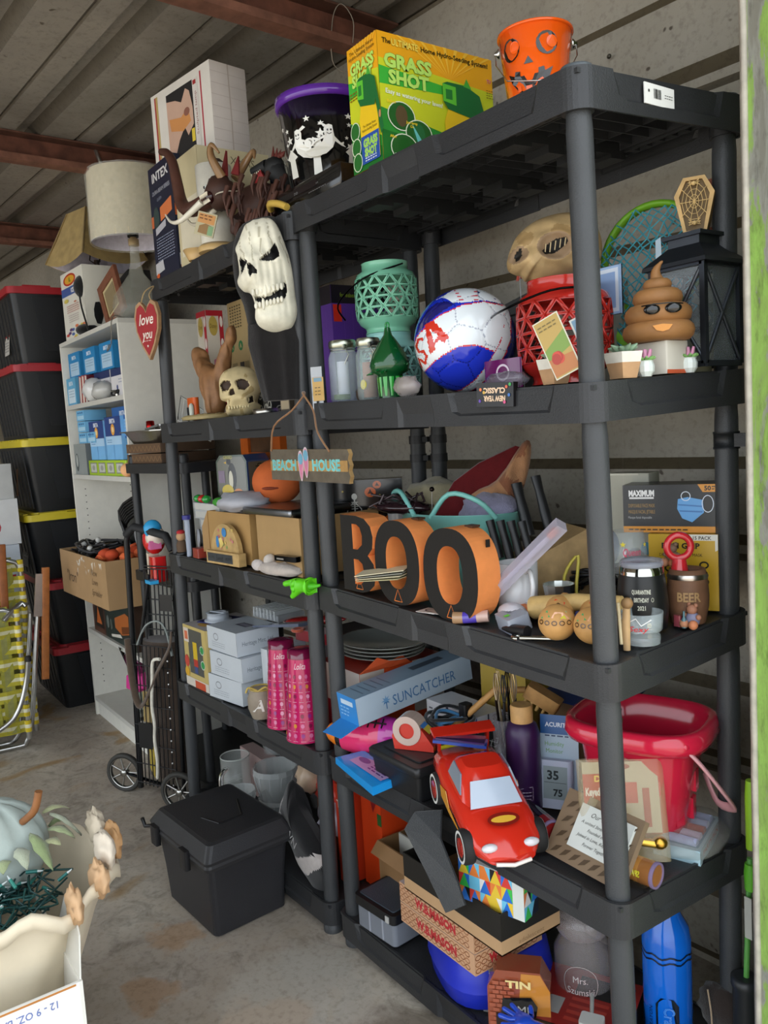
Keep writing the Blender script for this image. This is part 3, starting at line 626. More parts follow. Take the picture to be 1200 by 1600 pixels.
for k_ in range(4):
 a=PI/4+k_*PI/2;m=MB('8a7448');m.tube([(.228*math.cos(a),.228*math.sin(a),.34),(.111*math.cos(a),.111*math.sin(a),.56)],.004,5);m.build('seam_piping','fabric',t)
def _jb(m,w,d,h):
 m.face((0,0,0),(1,0,0),(0,0,1));m.rect(0,0,w,h,'e2e0d4');m.ell(w*.4,h*.88,w*.28,h*.085,'c23a24');m.ell(w*.4,h*.88,w*.22,h*.06,'e0a838');m.text('Jelly',w*.4,h*.9,h*.03,'5a8a30',bold=.03);m.text('Belly',w*.42,h*.865,h*.03,'5a8a30',bold=.03)
 m.rect(0,h*.66,w*.8,h*.78,'3a5fa0');m.text('ICE',w*.5,h*.72,h*.06,'f0eee6',bold=.05)
 R=random.Random(6)
 for i in range(16):m.ell(R.uniform(.05,.95)*w,R.uniform(.02,.2)*h,w*.07,h*.022,R.choice(('c8483a','e0a050','4a6aa8','d8d04a','e07a4a','5a3a70')),9)
 m.lines(w*.2,h*.5,w*.75,4,h*.03,h*.012,'c08a80');m.lines(w*.25,h*.36,w*.7,4,h*.03,h*.01,'b0a0a0');m.ell(w*.2,h*.59,w*.1,h*.03,'d8c860');m.ell(w*.6,h*.54,w*.06,h*.015,'c88a70')
 m.face((0,d,0),(0,-1,0),(0,0,1));m.rect(0,0,d,h,'a08a70')
carton('candy_machine_carton','tall white sweets carton with red oval logo and blue band on the bookcase',-3.2,.035,TZ,.3,.14,.31,'dcdacd',.06,_jb,fin='glossy_card')
m=MB('141414');m.sphere((0,0,.22),.06,.8,.8,.9,14,9,'1a1a1a');m.sphere((.02,.03,.1),.05,.9,.8,1.8,12,9,'101010');m.sphere((.0,0,.03),.06,1,.9,.5,12,8,'141414');m.tube(smoothpts([(0,-.03,.2),(.04,-.05,.12),(.06,-.04,.02)]),.004,6,'222222')
one(m,'black_stuffed_figure','fabric','small black figure slumped in front of the picture frame on the bookcase','figure',(-2.95,.07,TZ),.3)
t=thing('picture_frame','brown wooden picture frame leaning on a black case on the bookcase','frame',(-2.74,.09,TZ),.1,rx=0,ry=-.38)
for(a,b,c,e)in((0,.2,0,.035),(0,.2,.165,.2),(0,.035,.035,.165),(.165,.2,.035,.165)):
 m=MB('7a4a34');m.box(a,b,0,.015,c,e,'7a4a34');m.build('frame_rail','wood',t)
m=MB('c2b488');m.box(.035,.165,.006,.012,.035,.165,'c2b488');m.box(.05,.15,.003,.0062,.05,.15,'8a7a5a');m.build('mount','card',t)
m=MB('121212');m.rbox(0,.26,0,.1,0,.2,.01,'121212',3)
one(m,'black_case','fabric','black soft case behind the brown picture frame','case',(-2.86,.16,TZ),.05,ry=-.2)
t=thing('plastic_rack','small black plastic rack between the bookcase and the shelving unit','shelf',(-2.285,0,0),.09)
W_,D_=.425,.3
for zz in(.1,.46,.83,1.245):
 m=MB('1c1d1f');m.rbox(-.03,W_+.03,-.03,D_+.03,zz-.036,zz,.03,'1c1d1f',4);m.build('shelf','shelf_plastic',t)
for(px,py)in((0,0),(W_,0),(0,D_),(W_,D_)):
 for a,b in((0,.066),(.1,.425),(.46,.795),(.83,1.21)):
  m=MB('26282a');m.at(px,py,a).lathe([(.018,0),(.0165,.02),(.0165,b-a)],16);m.build('post','shelf_plastic',t)
 m=MB('26282a');m.at(px,py,1.245).lathe([(.017,0),(.017,.025),(.015,.032),(.012,.03),(.011,.02)],16);m.build('post_cap','shelf_plastic',t)
t=thing('folding_shopping_cart','folded black wire shopping cart with spoked wheels in front of the small rack','cart',(0,0,0))
A_,B_=Vector((-2.15,-.13,0)),Vector((-1.97,-.045,0))
def cp(u,z,o=0):
 d=(B_-A_);n_=Vector((d.y,-d.x,0)).normalized();return tuple(A_+d*u+Vector((.11*z,0,z))+n_*o)
def wire(name,segs,r=.0022,col='17181a',stuff=False,lab=None,fin='plastic'):
 m=MB(col)
 for s in segs:m.tube(s,r,5,col)
 o=m.build(name,fin,t,lab)
 if stuff:o['kind']='stuff'
 return o
m=MB('131416');m.tube([cp(0,.03),cp(0,.98),cp(.06,1.02),cp(.16,1.02)],.011,8);m.build('frame_upright','plastic',t)
m=MB('131416');m.tube([cp(1,.03,-.02),cp(1,.93,-.02)],.008,8);m.build('frame_upright','plastic',t)
m=MB('1d1e20');m.tube([cp(.0,1.0),cp(.2,1.03),cp(.95,1.0),cp(1.1,.95)],.015,8);m.build('handle','rubber',t,'rounded black handle bar')
m=MB('131416');m.tube([cp(.25,.6,.01),cp(.55,.86,.01)],.007,6);m.build('brace','plastic',t)
V=[];Hh=[]
for i in range(11):V.append([cp(i/10,.05+.0*i,.012),cp(i/10,.6,.012)])
wire('basket_wire',V,.0022,stuff=True)
for i in range(8):Hh.append([cp(0,.06+.077*i,.014),cp(1,.06+.077*i,.014)])
wire('basket_wire',Hh,.0022,stuff=True)
wire('back_grid',[[cp(.42+.1*i,.64),cp(.42+.1*i,.88)]for i in range(7)]+[[cp(.38,.66+.055*i),cp(1.05,.66+.055*i)]for i in range(5)]+[[cp(.38,.62),cp(.38,.89)],[cp(.38,.89),cp(1.06,.89)]],.0025,stuff=True)
m=MB('0f1011');m.add([cp(.75,.73,.004),cp(1.05,.73,.004),cp(1.05,.79,.004),cp(.75,.79,.004)],[(0,1,2,3)]);m.build('grid_plate','plastic',t)
m=MB('17181a')
for i in range(12):p_=cp(.97,.08+i*.043,.024);m.at(*p_).sphere((0,0,0),.004,n=6,m=4,col='d8d8d8')
tag(m.build('rivet','metal',t),None,None,kind='stuff')
m=MB('3a2f28');lo=[]
for i in range(12):
 z=.08+.048*i;l=[]
 for k in range(24):
  a=2*PI*k/24;q=1+.12*noise.noise(Vector((math.cos(a)*2,math.sin(a)*2,z*8)));c_=Vector(cp(.5,z,-.055));d=(B_-A_).normalized();n_=Vector((d.y,-d.x,0))
  l.append(tuple(c_+d*math.cos(a)*.092*q+n_*math.sin(a)*.05*q))
 lo.append(l)
m.loft(lo,'42362d',True,True);m.build('liner_bag','fabric',t,'brown fabric liner inside the basket')
m=MB('54463a');m.tube(smoothpts([cp(-.02,.62,.02),cp(.08,.5,.03),cp(.2,.4,.035),cp(.36,.38,.035),cp(.7,.5,.03),cp(1.0,.6,.02),cp(1.02,.66,.01)]),.013,7,flat=.35);m.build('bag_strap','fabric',t,'brown fabric strap hanging in a loop')
m=MB('8d9490');m.tube(smoothpts([cp(.2,.6,.015),cp(.4,.67,.01),cp(.65,.69,0),cp(.85,.66,0),cp(1.02,.57,.01)]),.008,6,flat=.4);m.build('grey_strap','fabric',t,'grey webbing loop at the top')
m=MB('d4cfc0');m.tube(smoothpts([cp(.82,.56,.03),cp(.66,.55,.034),cp(.62,.48,.034),cp(.58,.38,.034),cp(.62,.31,.034),cp(.6,.25,.034),cp(.64,.17,.034),cp(.62,.1,.034)]),.006,7);m.build('white_cord','fabric',t,'white cord hanging down the basket')
m=MB('a8905c');m.add([cp(.2,.3,.005),cp(.4,.3,.005),cp(.38,.42,.005),cp(.2,.42,.005)],[(0,1,2,3)]);m.build('paper_scrap','card',t);m=MB();m.add([cp(.3,.12,.005),cp(.42,.08,.005),cp(.44,.2,.005),cp(.3,.22,.005)],[(0,1,2,3)],'b8a040');m.build('paper_scrap','card',t)
m=MB('0f1011');m.add([cp(.1,.2,.016),cp(.45,.2,.016),cp(.45,.3,.016),cp(.12,.3,.016)],[(0,1,2,3)]);m.build('basket_plate','plastic',t)
def wheel(u,z,off,r=.075):
 c=Vector(cp(u,z,off));d=(B_-A_).normalized();ang=math.atan2(d.y,d.x)
 m=MB('2e2e2e');m.at(c.x,c.y,c.z,rz=ang+.25,rx=PI/2);m.lathe([(r-.016,-.009),(r-.004,-.011),(r,-.005),(r,.005),(r-.004,.011),(r-.016,.009),(r-.016,-.009)],32,'34332f',False,False);w_=m.build('wheel','rubber',t,'grey rubber tyred wheel')
 m=MB('b9b9b4');m.M=Matrix.Translation(c)@Euler((PI/2,0,ang+.25)).to_matrix().to_4x4()
 m.lathe([(r-.018,-.006),(r-.014,-.009),(r-.011,0),(r-.014,.009),(r-.018,.006)],32,'b5b5b0',False,False);m.lathe([(.0,-.012),(.013,-.012),(.013,.012),(.0,.012)],14,'b5b5b0',False,False)
 for k in range(7):a=2*PI*k/7;m.tube([(.01*math.cos(a),.01*math.sin(a),0),((r-.013)*math.cos(a),(r-.013)*math.sin(a),0)],.0035,5)
 m.build('spokes','metal',w_,'silver spoked hub')
wheel(-.42,.076,0.0);wheel(1.25,.076,.05)
m=MB('17181a');m.tube([cp(-.42,.076),cp(.2,.05,-.02),cp(1.25,.076,.03)],.006,6);m.build('axle','metal',t)
def RK(x,y,z):
 c,s=math.cos(.09),math.sin(.09);return(-2.285+x*c-y*s,x*s+y*c,z)
def _br(m,w,d,h):
 m.face((0,0,0),(1,0,0),(0,0,1));m.rect(0,0,w,h,'5e4630')
 for i in range(9):
  a=w*(i+.5)/9;m.line([(a-w*.05,h*.2),(a,h*.75),(a+w*.05,h*.2)],h*.08,'8a6c48');m.lay=1
for i,zz in enumerate((1.2455,1.284)):
 carton('woven_place_mat_box',('lower brown herringbone box on the small rack','upper brown herringbone box on the small rack')[i],*RK(-.03,-.01,zz),.3,.22,.034,'4c3a2a',.09,_br)
t=thing('foil_tray','crinkled aluminium foil tray with odds and ends on the herringbone boxes','tray',RK(.1,.07,1.319),.09)
m=MB('a8a49c');lo=[]
for zz,e in((0,0),(.045,.035),(.048,.055),(.044,.055)):
 l=[]
 for k in range(48):
  a=2*PI*k/48;sx=.13+e;sy=.07+e*.7;q=1+.02*math.sin(k*PI);ca,sa=math.cos(a),math.sin(a);pw=(abs(ca)**4+abs(sa)**4)**.25;l.append((sx*ca/pw*q,sy*sa/pw*q,zz))
 lo.append(l)
m.loft(lo,'a5a199',True,False,smooth=False);m.build('tray_body','metal',t)
for i,(x,y,c,r)in enumerate(((-.03,-.02,'b02020',.016),)):
 m=MB(c);m.lathe([(r,0),(r*1.05,.002),(r*.95,.032),(r*.6,.034)],18);one(m,'red_foil_cup','metal','shiny red metallic cup in the foil tray','cup',RK(.07,.05,1.37),.1)
m=MB('8a8a86');m.box(-.06,.03,-.012,.012,0,.008);m.box(-.02,.06,-.02,-.01,.006,.014);m.tube(arcp(.07,0,.016,0,PI*1.4,8,.01),.004,6,'d8d8d4')
one(m,'steel_tongs','metal','steel utensils lying across the foil tray','utensil',RK(.1,.045,1.365),.3,ry=-.15)
t=thing('wire_rack','white wire rack tilted on the foil tray behind the shelf post','rack',RK(.27,.12,1.36),.4,rx=.2,ry=.5)
m=MB('d8d8d4');m.tube([(-.08,0,0),(.1,0,0),(.1,0,.1),(-.08,0,.1)],.0025,5,closed=True);m.build('rim','plastic',t)
for i in range(7):m=MB('d8d8d4');m.tube([(-.06+.025*i,0,0),(-.06+.025*i,0,.1)],.0015,4);m.build('rung','plastic',t)
t=thing('plastic_cup','pale translucent plastic cup on the lower deck of the small rack','cup',RK(.1,.04,.831))
m=MB('cfcabc');m.lathe([(.03,0),(.042,.11),(.044,.112),(.04,.11),(.028,.004)],24,cap1=True);m.build('cup_wall','film2',t)
t=thing('toy_figure','red and white toy figure with blue visor and foot beside the plastic cup','toy',(-1.965,-.058,.831),0)
m=MB('c82020');m.rbox(-.02,.03,-.02,.03,0,.09,.008,'c42222',3);m.build('legs','shiny',t)
m=MB('c42222');m.sphere((.0,0,.15),.05,.85,.8,1.05,14,10,'c42222');m.sphere((.02,.0,.16),.035,.9,1.05,1.1,12,8,'d8c8b8');m.build('body','shiny',t)
m=MB('2f9ad0');m.sphere((.025,-.01,.19),.03,.7,1.1,1.1,10,8,'2f9ad0');m.build('blue_visor','plastic',t)
m=MB();m.box(.02,.045,-.03,.01,.12,.15,'d06a9a');m.build('pink_hand','plastic',t)
m=MB();m.box(-.0,.055,-.045,-.015,0,.012,'2f9ad0');m.build('blue_foot','plastic',t)
m=MB('d8ccb8');m.box(-.035,-.018,-.02,.02,0,.1,'d8ccb8');m.build('white_leg','plastic',t)
def webchair(label,P0,ud,W,H,seat,rows,cols,lean=0):
 """frame in the plane (ud, up): P0 = lower right corner, going -ud to the left"""
 t=thing('folded_lawn_chair',label,'chair',(0,0,0),0,'folded lawn chairs leaning by the totes')
 ud=Vector(ud).normalized();up=Vector((lean,0,1)).normalized();nn=ud.cross(up).normalized()
 if nn.x<0:nn=-nn
 f=lambda u,v,o=0:tuple(Vector(P0)+ud*u+up*v+nn*o)
 m=MB('b8b8b6');m.tube([f(0,0),f(0,H-.05),f(-.015,H-.015),f(-.05,H),f(-W+.05,H),f(-W+.015,H-.015),f(-W,H-.05),f(-W,0)],.011,8);m.build('frame_tube','metal',t,'aluminium tube frame')
 bw=.052
 for i in range(cols):
  u=-W+.06+(W-.12)*i/(cols-1);m=MB('8f8f3a');L0=[]
  for k in range(rows*2+1):
   v=.04+(H-.04)*k/(rows*2);o=.006*math.cos(PI*(k/2+i));L0.append((u,v,o))
  L0.append((u,H+.012,.0));vs=[];fs=[]
  for(a,b,o)in L0:vs+=[f(a-bw/2,b,o),f(a-bw/2+.014,b,o),f(a+bw/2-.014,b,o),f(a+bw/2,b,o)]
  for k in range(len(L0)-1):
   for j in range(3):fs.append((4*k+j,4*k+j+1,4*k+5+j,4*k+4+j))
  cs=['8f8c38','85844c','8f8c38']
  for q,fc in enumerate(fs):m.add(vs,[fc],cs[q%3],False)
  m.build('webbing_strap','fabric',t,solid=.0012)
 for i in range(rows):
  v=.06+(H-.09)*i/(rows-1);m=MB('b0a838');vs=[];fs=[];n=cols*2
  pts=[(.013,0)]+[(-W*k/n,.006*math.cos(PI*(k/2+i+1)))for k in range(n+1)]+[(-W-.013,0)]
  for(a,o)in pts:vs+=[f(a,v-bw/2,o),f(a,v-.008,o),f(a,v+.008,o),f(a,v+bw/2,o)]
  for k in range(len(pts)-1):
   for j in range(3):fs.append((4*k+j,4*k+4+j,4*k+5+j,4*k+1+j))
  for q,fc in enumerate(fs):m.add(vs,[fc],('a39a30','c4c09c','a39a30')[q%3],False)
  m.build('webbing_strap','fabric',t,solid=.0012)
  m=MB('c2b12c')
  for u in(0,):
   for(a,b,c)in((-.026,-.008,'d0b82a'),(-.008,.008,'e0dcc0'),(.008,.026,'d0b82a')):
    m2=[]
    for k in range(10):an=2*PI*k/10;m2.append((math.cos(an)*.014,math.sin(an)*.014))
    m.loft([[f(u+x,v+a,o)for x,o in m2],[f(u+x,v+b,o)for x,o in m2]],c,False,False)
  m.build('webbing_wrap','fabric',t)
 return t,f
c1,f=webchair('folded aluminium lawn chair with yellow-green webbing, its back standing by the totes',(-3.08,-.3,.04),(.12,1,0),.5,.80,False,11,7,.03)
m=MB('b8b8b6');m.tube(smoothpts([(-2.98,-.262,.60),(-2.98,-.285,.45),(-2.97,-.33,.16),(-2.98,-.36,.04),(-3.0,-.42,.015),(-3.06,-.8,.015)],5),.011,8);m.build('leg','metal',c1,'bent aluminium leg')
m=MB('b8b8b6');m.tube(smoothpts([(-3.0,-.29,.60),(-3.0,-.31,.45),(-3.0,-.365,.16),(-3.02,-.4,.045),(-3.08,-.48,.015),(-3.16,-.85,.015)],5),.010,8);m.build('leg','metal',c1)
m=MB('c9b9b0');m.box(-.003,.003,-.022,.022,0,.19)
o=m.build('notched_plate','metal',c1,'notched bracket plate',loc=(-2.965,-.262,.585),rx=-.14)
m=MB('9a5c28');m.rbox(-.011,.011,-.016,.016,0,.5,.005,'a05f2a',2);m.build('armrest','wood',c1,'wooden armrest folded upright',loc=(-2.97,-.262,.30),rx=-.1)
c2,f=webchair('folded lawn chair seat frame with yellow webbing, nearest the camera at the left edge',(-2.93,-.36,.06),(.1,1,0),.5,.585,False,8,7,.0)
m=MB('b8b8b6');m.tube([(-2.92,-.415,.60),(-2.93,-.375,.635),(-2.95,-.33,.66),(-2.94,-.315,.645)],.012,8);m.build('hinge_bracket','metal',c2,'grey hinge bracket')
m=MB('b8b8b6');m.tube(smoothpts([(-2.86,-.345,.42),(-2.87,-.36,.33),(-2.87,-.4,.22),(-2.87,-.46,.16),(-2.88,-.6,.1)],5),.011,8);m.build('leg','metal',c2,'curved tube with black end plug')
m=MB('1a1512');m.at(-2.86,-.344,.42).lathe([(.013,0),(.013,.02),(.008,.024)],10);m.build('end_plug','rubber',c2)
m=MB('9a5c28');m.rbox(-.011,.011,-.016,.016,0,.36,.005,'8f5226',2);m.build('armrest','wood',c2,'dark wooden armrest',loc=(-3.0,-.395,.56),rx=-.05)
t=thing('black_storage_box','scuffed black plastic box with a chamfered lid on the floor before the shelves','storage box',(-1.11,-.28,0),.07)
def rectl(x0,x1,y0,y1,z,r=.015):
 o=[]
 for(cx,cy,a0)in((x1-r,y1-r,0),(x0+r,y1-r,PI/2),(x0+r,y0+r,PI),(x1-r,y0+r,1.5*PI)):
  for k in range(4):a=a0+PI/2*k/3;o.append((cx+r*math.cos(a),cy+r*math.sin(a),z))
 return o
m=MB('26262a');m.loft([rectl(-.29,0,0,.22,.004),rectl(-.30,.004,-.004,.225,.1),rectl(-.325,.008,-.008,.238,.205)],'28282b',True,True,smooth=False)
m.box(-.28,-.25,.01,.04,0,.006);m.box(-.04,-.01,.01,.04,0,.006);m.box(-.04,-.01,.18,.21,0,.006);m.build('tub','shelf_plastic',t)
m=MB('242427');m.loft([rectl(-.345,.02,-.02,.25,.196),rectl(-.348,.022,-.022,.252,.206),rectl(-.345,.02,-.02,.25,.213),rectl(-.347,.022,-.022,.252,.222),rectl(-.32,.002,-.002,.235,.258),rectl(-.31,-.008,.008,.226,.262)],'2b2b2d',True,True,smooth=False);ld=m.build('lid','shelf_plastic',t)
m=MB('1a1a1c')
for a,b in(((-.03,.08),(-.03,.15)),((-.03,.15),(-.13,.19)),((-.03,.08),(-.1,.06))):m.tube([(a[0]-.06,a[1],.2625),(b[0]-.06,b[1],.2625)],.0035,6,'141416')
m.build('moulded_recess','plastic',ld,'moulded handle outline on the lid')
for xx in(-.29,-.1):
 m=MB('1c1c1e');m.rbox(xx-.02,xx+.02,-.034,-.018,.17,.225,.004,'1e1e20',2);m.build('latch','plastic',t)
m=MB('1c1c1e');m.tube([(-.345,-.01,.2),(-.38,-.02,.19),(-.385,-.025,.215)],.006,6);m.build('side_handle','plastic',t)
t=thing('snack_carton','open white carton with blue and orange print at the lower left','box',(-1.12,-1.2,0))
m=MB('dedbd2');m.box(0,.49,0,.006,0,.35);m.build('side_panel','card',t);m=MB('dedbd2');m.box(0,.49,.47,.476,0,.35);m.build('side_panel','card',t)
m=MB('dedbd2');m.box(0,.006,.006,.47,0,.35);m.build('side_panel','card',t)
m=MB('e6e4de');m.box(.484,.49,.006,.47,0,.35)
m.face((.49,0,0),(0,1,0),(0,0,1));m.text('12 - 9 OZ. BAGS.',.37,.325,.014,'6878b0',rot=PI,bold=.01,w=.12);m.text('golden',.27,.27,.05,'d2762c',shear=.4,bold=.02);m.rect(0,.345,.464,.349,'b8793a');m.build('side_panel','card',t,'printed carton panel')
m=MB('dedbd2');m.box(.006,.484,.006,.47,0,.006);m.build('bottom_panel','card',t)
m=MB('d5d2c8');vs=[(.484,.474,.35),(.3,.476,.35),(.34,.49,.44),(.4,.492,.455),(.46,.485,.42)];m.add(vs,[(0,1,2,3,4)]);m.face((.49,.478,.35),(-1,0,0),(0,.1,1));m.text('oll',.045,.03,.018,'6878b0',rot=2.6,bold=.02);m.build('flap','card',t,'raised flap',solid=.003)
bag=thing('paper_bag','crumpled cream paper bag with a rolled torn rim standing in the white carton','bag',(-.905,-.89,.008))
m=MB('d2c2a6');lo=[];R=random.Random(11);N_=56
def bagr(k,i):
 a=2*PI*k/N_;z=[0,.08,.16,.24,.31,.37,.42,.455][i];r=[.13,.145,.15,.155,.165,.175,.185,.195][i]
 q=1+.07*noise.noise(Vector((math.cos(a)*2.2,math.sin(a)*2.2,z*5)))+.03*noise.noise(Vector((math.cos(a)*7,math.sin(a)*7,z*11)))
 dz=0 if i<5 else(i-4)*.018*noise.noise(Vector((math.cos(a)*2.5+5,math.sin(a)*2.5,1)))
 return(r*q*math.cos(a)+.06*z,r*q*math.sin(a)+.22*z,z+dz)
for i in range(8):lo.append([bagr(k,i)for k in range(N_)])
def off(l,dr,dz,f=1):
 o=[]
 for k,p_ in enumerate(l):n_=Vector((p_[0]-.03,p_[1]-.1,0)).normalized();w_=1+.7*noise.noise(Vector((k*.35,3,0)));o.append((p_[0]+n_.x*dr*w_,p_[1]+n_.y*dr*w_,p_[2]+dz*w_))
 return o
lo+=[off(lo[-1],.006,.008),off(lo[-1],.012,.002),off(lo[-1],.012,-.02)]
m.loft(lo,'d8cbb2',True,False);m.build('bag_wall','card',bag,None,solid=.0015)
for i,(a,r,z,sx,c)in enumerate(((.75,.2,.47,.035,'c8a27a'),(1.05,.19,.5,.04,'d8cbb8'),(1.35,.2,.49,.035,'b98f62'),(1.65,.18,.5,.04,'cdbfa8'),(.4,.2,.455,.03,'c8a27a'))):
 m=MB(c);m.sphere((r*math.cos(a)+.03,r*math.sin(a)+.1,z),1,sx*1.2,sx*.45,.036,20,12,c,lambda d:1+.4*noise.noise(d*2.2+Vector((i*3,0,0)))+.12*noise.noise(d*6));m.build('torn_paper','card',bag,'crumpled torn paper at the rim')
R=random.Random(21);m=MB('1e4a48')
for i in range(75):
 a,r=R.uniform(0,2*PI),R.uniform(0,.13);x,y=r*math.cos(a),r*math.sin(a)-.01;pts=[(x+R.uniform(-.05,.05),y+R.uniform(-.05,.05),.43+R.uniform(-.03,.03)-abs(r)*.1)for _ in range(4)]
 m.tube(smoothpts(pts,3),.0022,4,R.choice(('1a4442','22504c','163a3a')))
for i in range(60):
 a,r=R.uniform(0,2*PI),R.uniform(0,.13);p_=Vector((r*math.cos(a),r*math.sin(a)-.01,.44+R.uniform(-.02,.02)));d=Vector((R.uniform(-1,1),R.uniform(-1,1),R.uniform(-.2,.6))).normalized()*.022
 m.tube([tuple(p_),tuple(p_+d)],.004,5,R.choice(('2f7a70','286a64','3a8a7c')));m.tube([tuple(p_+d),tuple(p_+d*1.5)],[.003,.001],5,'cfd8d8')
tag(one(m,'string_lights','plastic','tangle of dark green fairy light string in the paper bag','string lights',(-.88,-.815,.012)),None,None,kind='stuff')
pk=thing('artificial_pumpkin','pale grey-green fabric pumpkin poking out of the paper bag','pumpkin',(-.98,-.80,.40))
m=MB('a9b5ae');m.sphere((0,0,.09),.11,1,1,.95,48,14,'aab6b0',lambda d:1-.09*abs(math.sin(math.atan2(d.y,d.x)*4))**.5*0-.08*(1-abs(math.cos(math.atan2(d.y,d.x)*4)))**2);m.build('pumpkin_body','matte',pk)
R=random.Random(31)
for i in range(8):
 a=-.2+i*.3;m=MB('9aa57c');L_=.045+.015*R.random();c_=Vector((.105*math.cos(a),.105*math.sin(a)*.9+.02,.1+.02*(i%3)-.0));d=Vector((math.cos(a)*.5,math.sin(a)*.5,.6-.35*(i%3))).normalized();s_=d.cross(Vector((0,0,1))).normalized();u_=s_.cross(d)
 vs=[];nseg=6
 for k in range(nseg+1):
  t_=k/nseg;wd=.013*math.sin(PI*min(1,t_*.95+.05))*(1+.25*(k%2));c=c_+d*L_*t_*1.3-Vector((0,0,.05))*t_*t_;vs+=[tuple(c+s_*wd),tuple(c+u_*.004),tuple(c-s_*wd)]
 fs=[(3*k,3*k+1,3*k+4,3*k+3)for k in range(nseg)]+[(3*k+1,3*k+2,3*k+5,3*k+4)for k in range(nseg)]
 m.add(vs,fs,('9ba67e','a9b09a','8b9a6e','b5b98e')[i%4],True);m.build('leaf','fabric',pk,solid=.0012)
m=MB('8a5a34');m.tube(smoothpts([(.07,.05,.16),(.1,.07,.19),(.11,.08,.23)]),[.012]*9 if False else .008,7,'8a5a34');m.build('stem','wood',pk,'brown striped stem')
# ==========================================================
def inpoly(x,y,P):
 c=False;j=len(P)-1
 for i in range(len(P)):
  (xi,yi),(xj,yj)=P[i],P[j]
  if(yi>y)!=(yj>y)and x<(xj-xi)*(y-yi)/(yj-yi+1e-12)+xi:c=not c
  j=i
 return c
def relief(mb,outline,D_,bump=None,colf=None,base='e8e4d4',nr=26,sub=3,back=.5,c=None):
 """solid form with a modelled front facing -y and a rounded back, from an x-z outline"""
 O=smoothpts([(x,z,0)for x,z in outline]+[(outline[0][0],outline[0][1],0)],sub)[:-1];n=len(O)
 cx,cz=c or(sum(p[0]for p in O)/n,sum(p[1]for p in O)/n);P=[];
 for s in(-1,1):
  G=[];nrr=nr if s<0 else 5
  for i in range(1,nrr+1):
   q=1-(1-i/nrr)**1.0;row=[]
   for(x,z,_)in O:
    X=cx+(x-cx)*q;Z=cz+(z-cz)*q;dd=math.sqrt(max(0,1-q**2.6));y=s*D_*dd*(1 if s<0 else back)
    if s<0 and bump and i<nrr:y-=bump(X,Z)
    row.append((X,y,Z))
   G.append(row)
  y0=s*D_*(1 if s<0 else back)-(bump(cx,cz)if s<0 and bump else 0);vs=[(cx,y0,cz)]+[p for r in G for p in r]
  fs=[]
  for j in range(n):
   k=(j+1)%n;f=(0,1+j,1+k);fs.append(f if s>0 else f[::-1])
   for i in range(nrr-1):
    a,b,c_,d=1+i*n+j,1+i*n+k,1+(i+1)*n+k,1+(i+1)*n+j;fs.append((a,d,c_,b)if s>0 else(a,b,c_,d))
  for f in fs:
   if colf and s<0:
    X=sum(vs[q][0]for q in f)/len(f);Z=sum(vs[q][2]for q in f)/len(f);cl=colf(X,Z)or base
   else:cl=base
   P.append((f,cl))
  o=len(mb.v);mb.v+=[tuple(mb.M@Vector(p))for p in vs]
  for f,cl in P:mb.f.append([o+q for q in f]);mb.c.append(lin(cl));mb.sm.append(True)
  P=[]
def lattice(mb,rf,z0,z1,rows,cols,fr,col):
 """wall of triangular openings, r = rf(z)"""
 def V(a,z):r=rf(z);t=2*PI*a/cols;return(r*math.cos(t),r*math.sin(t),z)
 for i in range(rows):
  za,zb=lerp(z0,z1,i/rows),lerp(z0,z1,(i+1)/rows);sh=.5*(i%2)
  for j in range(cols):
   for T in(((j+sh,za),(j+1+sh,za),(j+.5+sh,zb)),((j+.5+sh,zb),(j+1+sh,za),(j+1.5+sh,zb))):
    cx=sum(p[0]for p in T)/3;cz=sum(p[1]for p in T)/3;I=[(cx+(a-cx)*fr,cz+(z-cz)*fr)for a,z in T]
    vs=[V(*p)for p in T]+[V(*p)for p in I];mb.add(vs,[(0,1,4,3),(1,2,5,4),(2,0,3,5)],col,True)
def carton2(name,fin,lab,x0,x1,y0,y1,z0,z1,col,fn=None,rz=0,cat='box',grp=None,at=None):
 return carton(name,lab,x0,y0,z0,x1-x0,y1-y0,z1-z0,col,rz,fn,grp,fin,cat)
 # ==========================================================
m=MB('121314');m.rbox(0,.30,0,.24,.006,.06,.004,'141516',2,bev=.002)
m.face((0,0,.006),(1,0,0),(0,0,1));m.rect(.01,.03,.2,.045,'1d1e20');m.text('DVD',.1,.035,.006,'8a8a8a');m.text('o o',.2,.035,.005,'9a9a9a');m.lines(.16,.02,.24,1,.01,.002,'6a6a6a')
m.face((.30,0,.006),(0,1,0),(0,0,1));m.rect(.01,.008,.2,.04,'191a1c')
dv=one(m,'dvd_player','shiny','flat black disc player under the purple-rimmed pail','player',(-1.0,.0,1.856),0)
for(a,b)in((.02,.02),(.27,.02),(.02,.21),(.27,.21)):q=MB('0c0c0c');q.at(a,b,0).lathe([(.01,0),(.01,.007)],10);q.build('foot','rubber',dv)
t=thing('halloween_pail','black round pail with purple rim and white ghosts, on the disc player','pail',(-.955,.13,1.9175),-.3)
m=MB('0c0d0e');rb,rt,hh=.088,.118,.225
m.lathe([(rb,0),(rt,hh),(rt-.004,hh),(rb-.004,.006)],40,'0e0f10')
